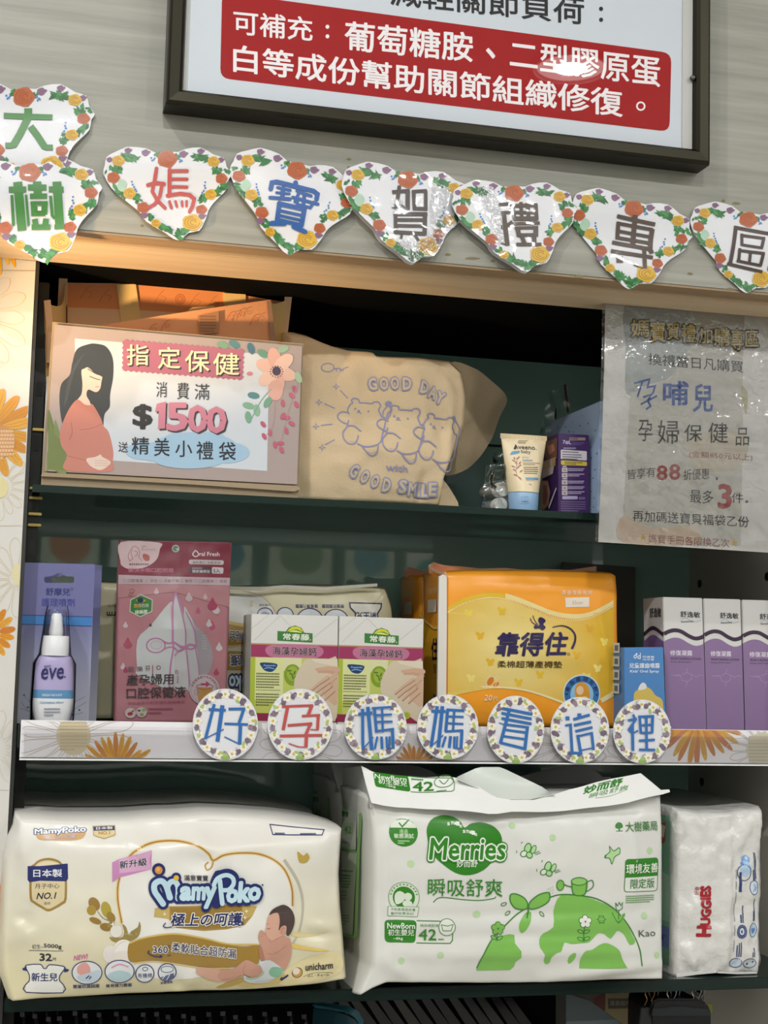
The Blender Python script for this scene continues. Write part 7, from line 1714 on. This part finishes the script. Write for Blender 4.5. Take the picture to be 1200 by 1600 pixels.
br_ = thing('brochure_stack', 'dark glossy folders fanned below the bottom shelf', 'folders', at(650, 1640, .06))
R = random.Random(9)
for i in range(14):
    x0 = 500+i*22; y0 = 1556+R.uniform(-2, 3)
    slab('folder', Surf(at(x0, y0, .105+.006*i), (1, .25, 0), (0, 0, 1)), [(x0, y0), (x0+14, y0+1), (x0+85, y0+95), (x0+60, y0+95)], .0015, M(R.choice(('131413', '1b1c1b', '242423', '0e0f0f', '2c2c2b')), .25), br_)
hk = thing('hook_row', 'black pegs with small price tags in the dark below the cream pack', 'hooks', at(60, 1640, .05))
for i in range(22):
    x0 = 30+i*21+R.uniform(-4, 4); y0 = 1578+R.uniform(-4, 6)
    MB().tube([at(x0, y0, .06), at(x0+4, y0+14, .02), at(x0+5, y0+50, .01)], .0014, M('161616', .4), 6).build('peg', hk)
    slab('tag', facing(.015), [(x0-2, y0+6), (x0+5, y0+6), (x0+5, y0+13), (x0-2, y0+13)], .0006, M(R.choice(('262a26', '32322a', '1c1f1d')), .4), hk)
under('divider_board', 'grey slanted divider board below the white green pack', 'board', .03, [('board', lp((568,142),(640,165),(760,250),(760,330),(568,330)), .004, M('3d4749', .5), 0)])
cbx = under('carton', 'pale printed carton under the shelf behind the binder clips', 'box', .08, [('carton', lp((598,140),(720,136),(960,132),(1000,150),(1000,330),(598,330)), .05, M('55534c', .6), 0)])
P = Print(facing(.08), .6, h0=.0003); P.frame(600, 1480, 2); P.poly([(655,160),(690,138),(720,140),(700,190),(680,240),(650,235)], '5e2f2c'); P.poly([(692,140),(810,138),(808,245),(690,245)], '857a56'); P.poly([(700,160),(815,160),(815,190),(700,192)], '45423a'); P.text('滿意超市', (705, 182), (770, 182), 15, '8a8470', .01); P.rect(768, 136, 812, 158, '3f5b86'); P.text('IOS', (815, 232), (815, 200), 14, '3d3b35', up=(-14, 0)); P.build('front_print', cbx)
for i, (x, y) in enumerate(((1013, 1552), (1047, 1551), (1086, 1549))):
    lab = ('brass toned binder clip, leftmost of three under the shelf', 'silver binder clip, middle of three under the shelf', 'silver binder clip, rightmost of three under the shelf')[i]
    c = at(x, y+22, .0); t = thing('binder_clip', lab, 'clip', c, 'binder clips')
    m = M('9a7d55' if i == 0 else 'b5b5b2', .25, metal=1)
    for k, (dx, dy) in enumerate(((0, 0), (.0085, .012))):
        lp_ = sp([(-9, 15), (-3, 4), (-7, -6), (-3, -13), (6, -15), (13, -10), (12, -2), (7, 5), (11, 15)], 4)
        MB().tube([c+Vector((u*.00042+dx, dy-.001*k, .0085-v*.00046-(.002 if k else 0))) for u, v in lp_], .0006, m, 6).build('wire_handle', t)
    MB().prism([c+Vector((-.010, -.003, -.014)), c+Vector((.012, -.003, -.014)), c+Vector((.010, -.001, 0)), c+Vector((-.007, -.001, 0))], Vector((0, .008, 0)), M('141414', .35)).build('clamp', t, bevel=.0006)
ct = thing('hook_block', 'black rounded plastic block under the shelf, below the clips', 'block', at(1055, 1640, -.005))
c0 = [(1020,1565),(1030,1561),(1090,1561),(1106,1568),(1112,1582),(1112,1650),(1016,1650),(1017,1580)]
slab('block', facing(-.004), c0, .05, M('0b0c0d', .3), ct, bevel=.002)
slab('block_lip', facing(-.0055), [(1020,1576),(1060,1572),(1108,1577),(1112,1588),(1018,1588)], .002, M('1b2021', .25), ct, bevel=.0006)
under('sticky_note', 'small yellow-green note stuck below the shelf at right', 'note', .05, [('note', lp((1005,176),(1027,176),(1027,208),(1008,206)), .0004, M('8f9a3a', .6), 0)])
# print belongs to the sheet or body it is printed on: make it that part's own child
for r in [o for o in bpy.data.objects if o.parent is None and o.children]:
    kids = list(r.children); base = None
    for nm in ('paper', 'panel', 'sheet', 'carton', 'pack_body', 'pouch_body', 'body', 'front_panel', 'card'):
        base = base or next((k for k in kids if k.name.split('.')[0] == nm), None)
    if base is None or base.location.length > 1e-9: continue
    for k in kids:
        n = k.name.split('.')[0]
        if n in ('front_print', 'side_print', 'top_print', 'lettering', 'flower_wreath', 'flower_ring', 'red_block', 'watercolour_print', 'sheet_print', 'woman_picture', 'baby_picture', 'bear_print', 'card_print', 'speckle_print', 'pattern_print') and k is not base: k.parent = base
    for k in kids:
        c = next((q for q in kids if q.name.split('.')[0] == {'cap_mark': 'cap', 'flap_print': 'top_flap', 'bottle_print': 'bottle_body'}.get(k.name.split('.')[0])), None)
        if c: k.parent = c
bpy.data.objects.remove(_TO); bpy.data.scenes.remove(_TS)
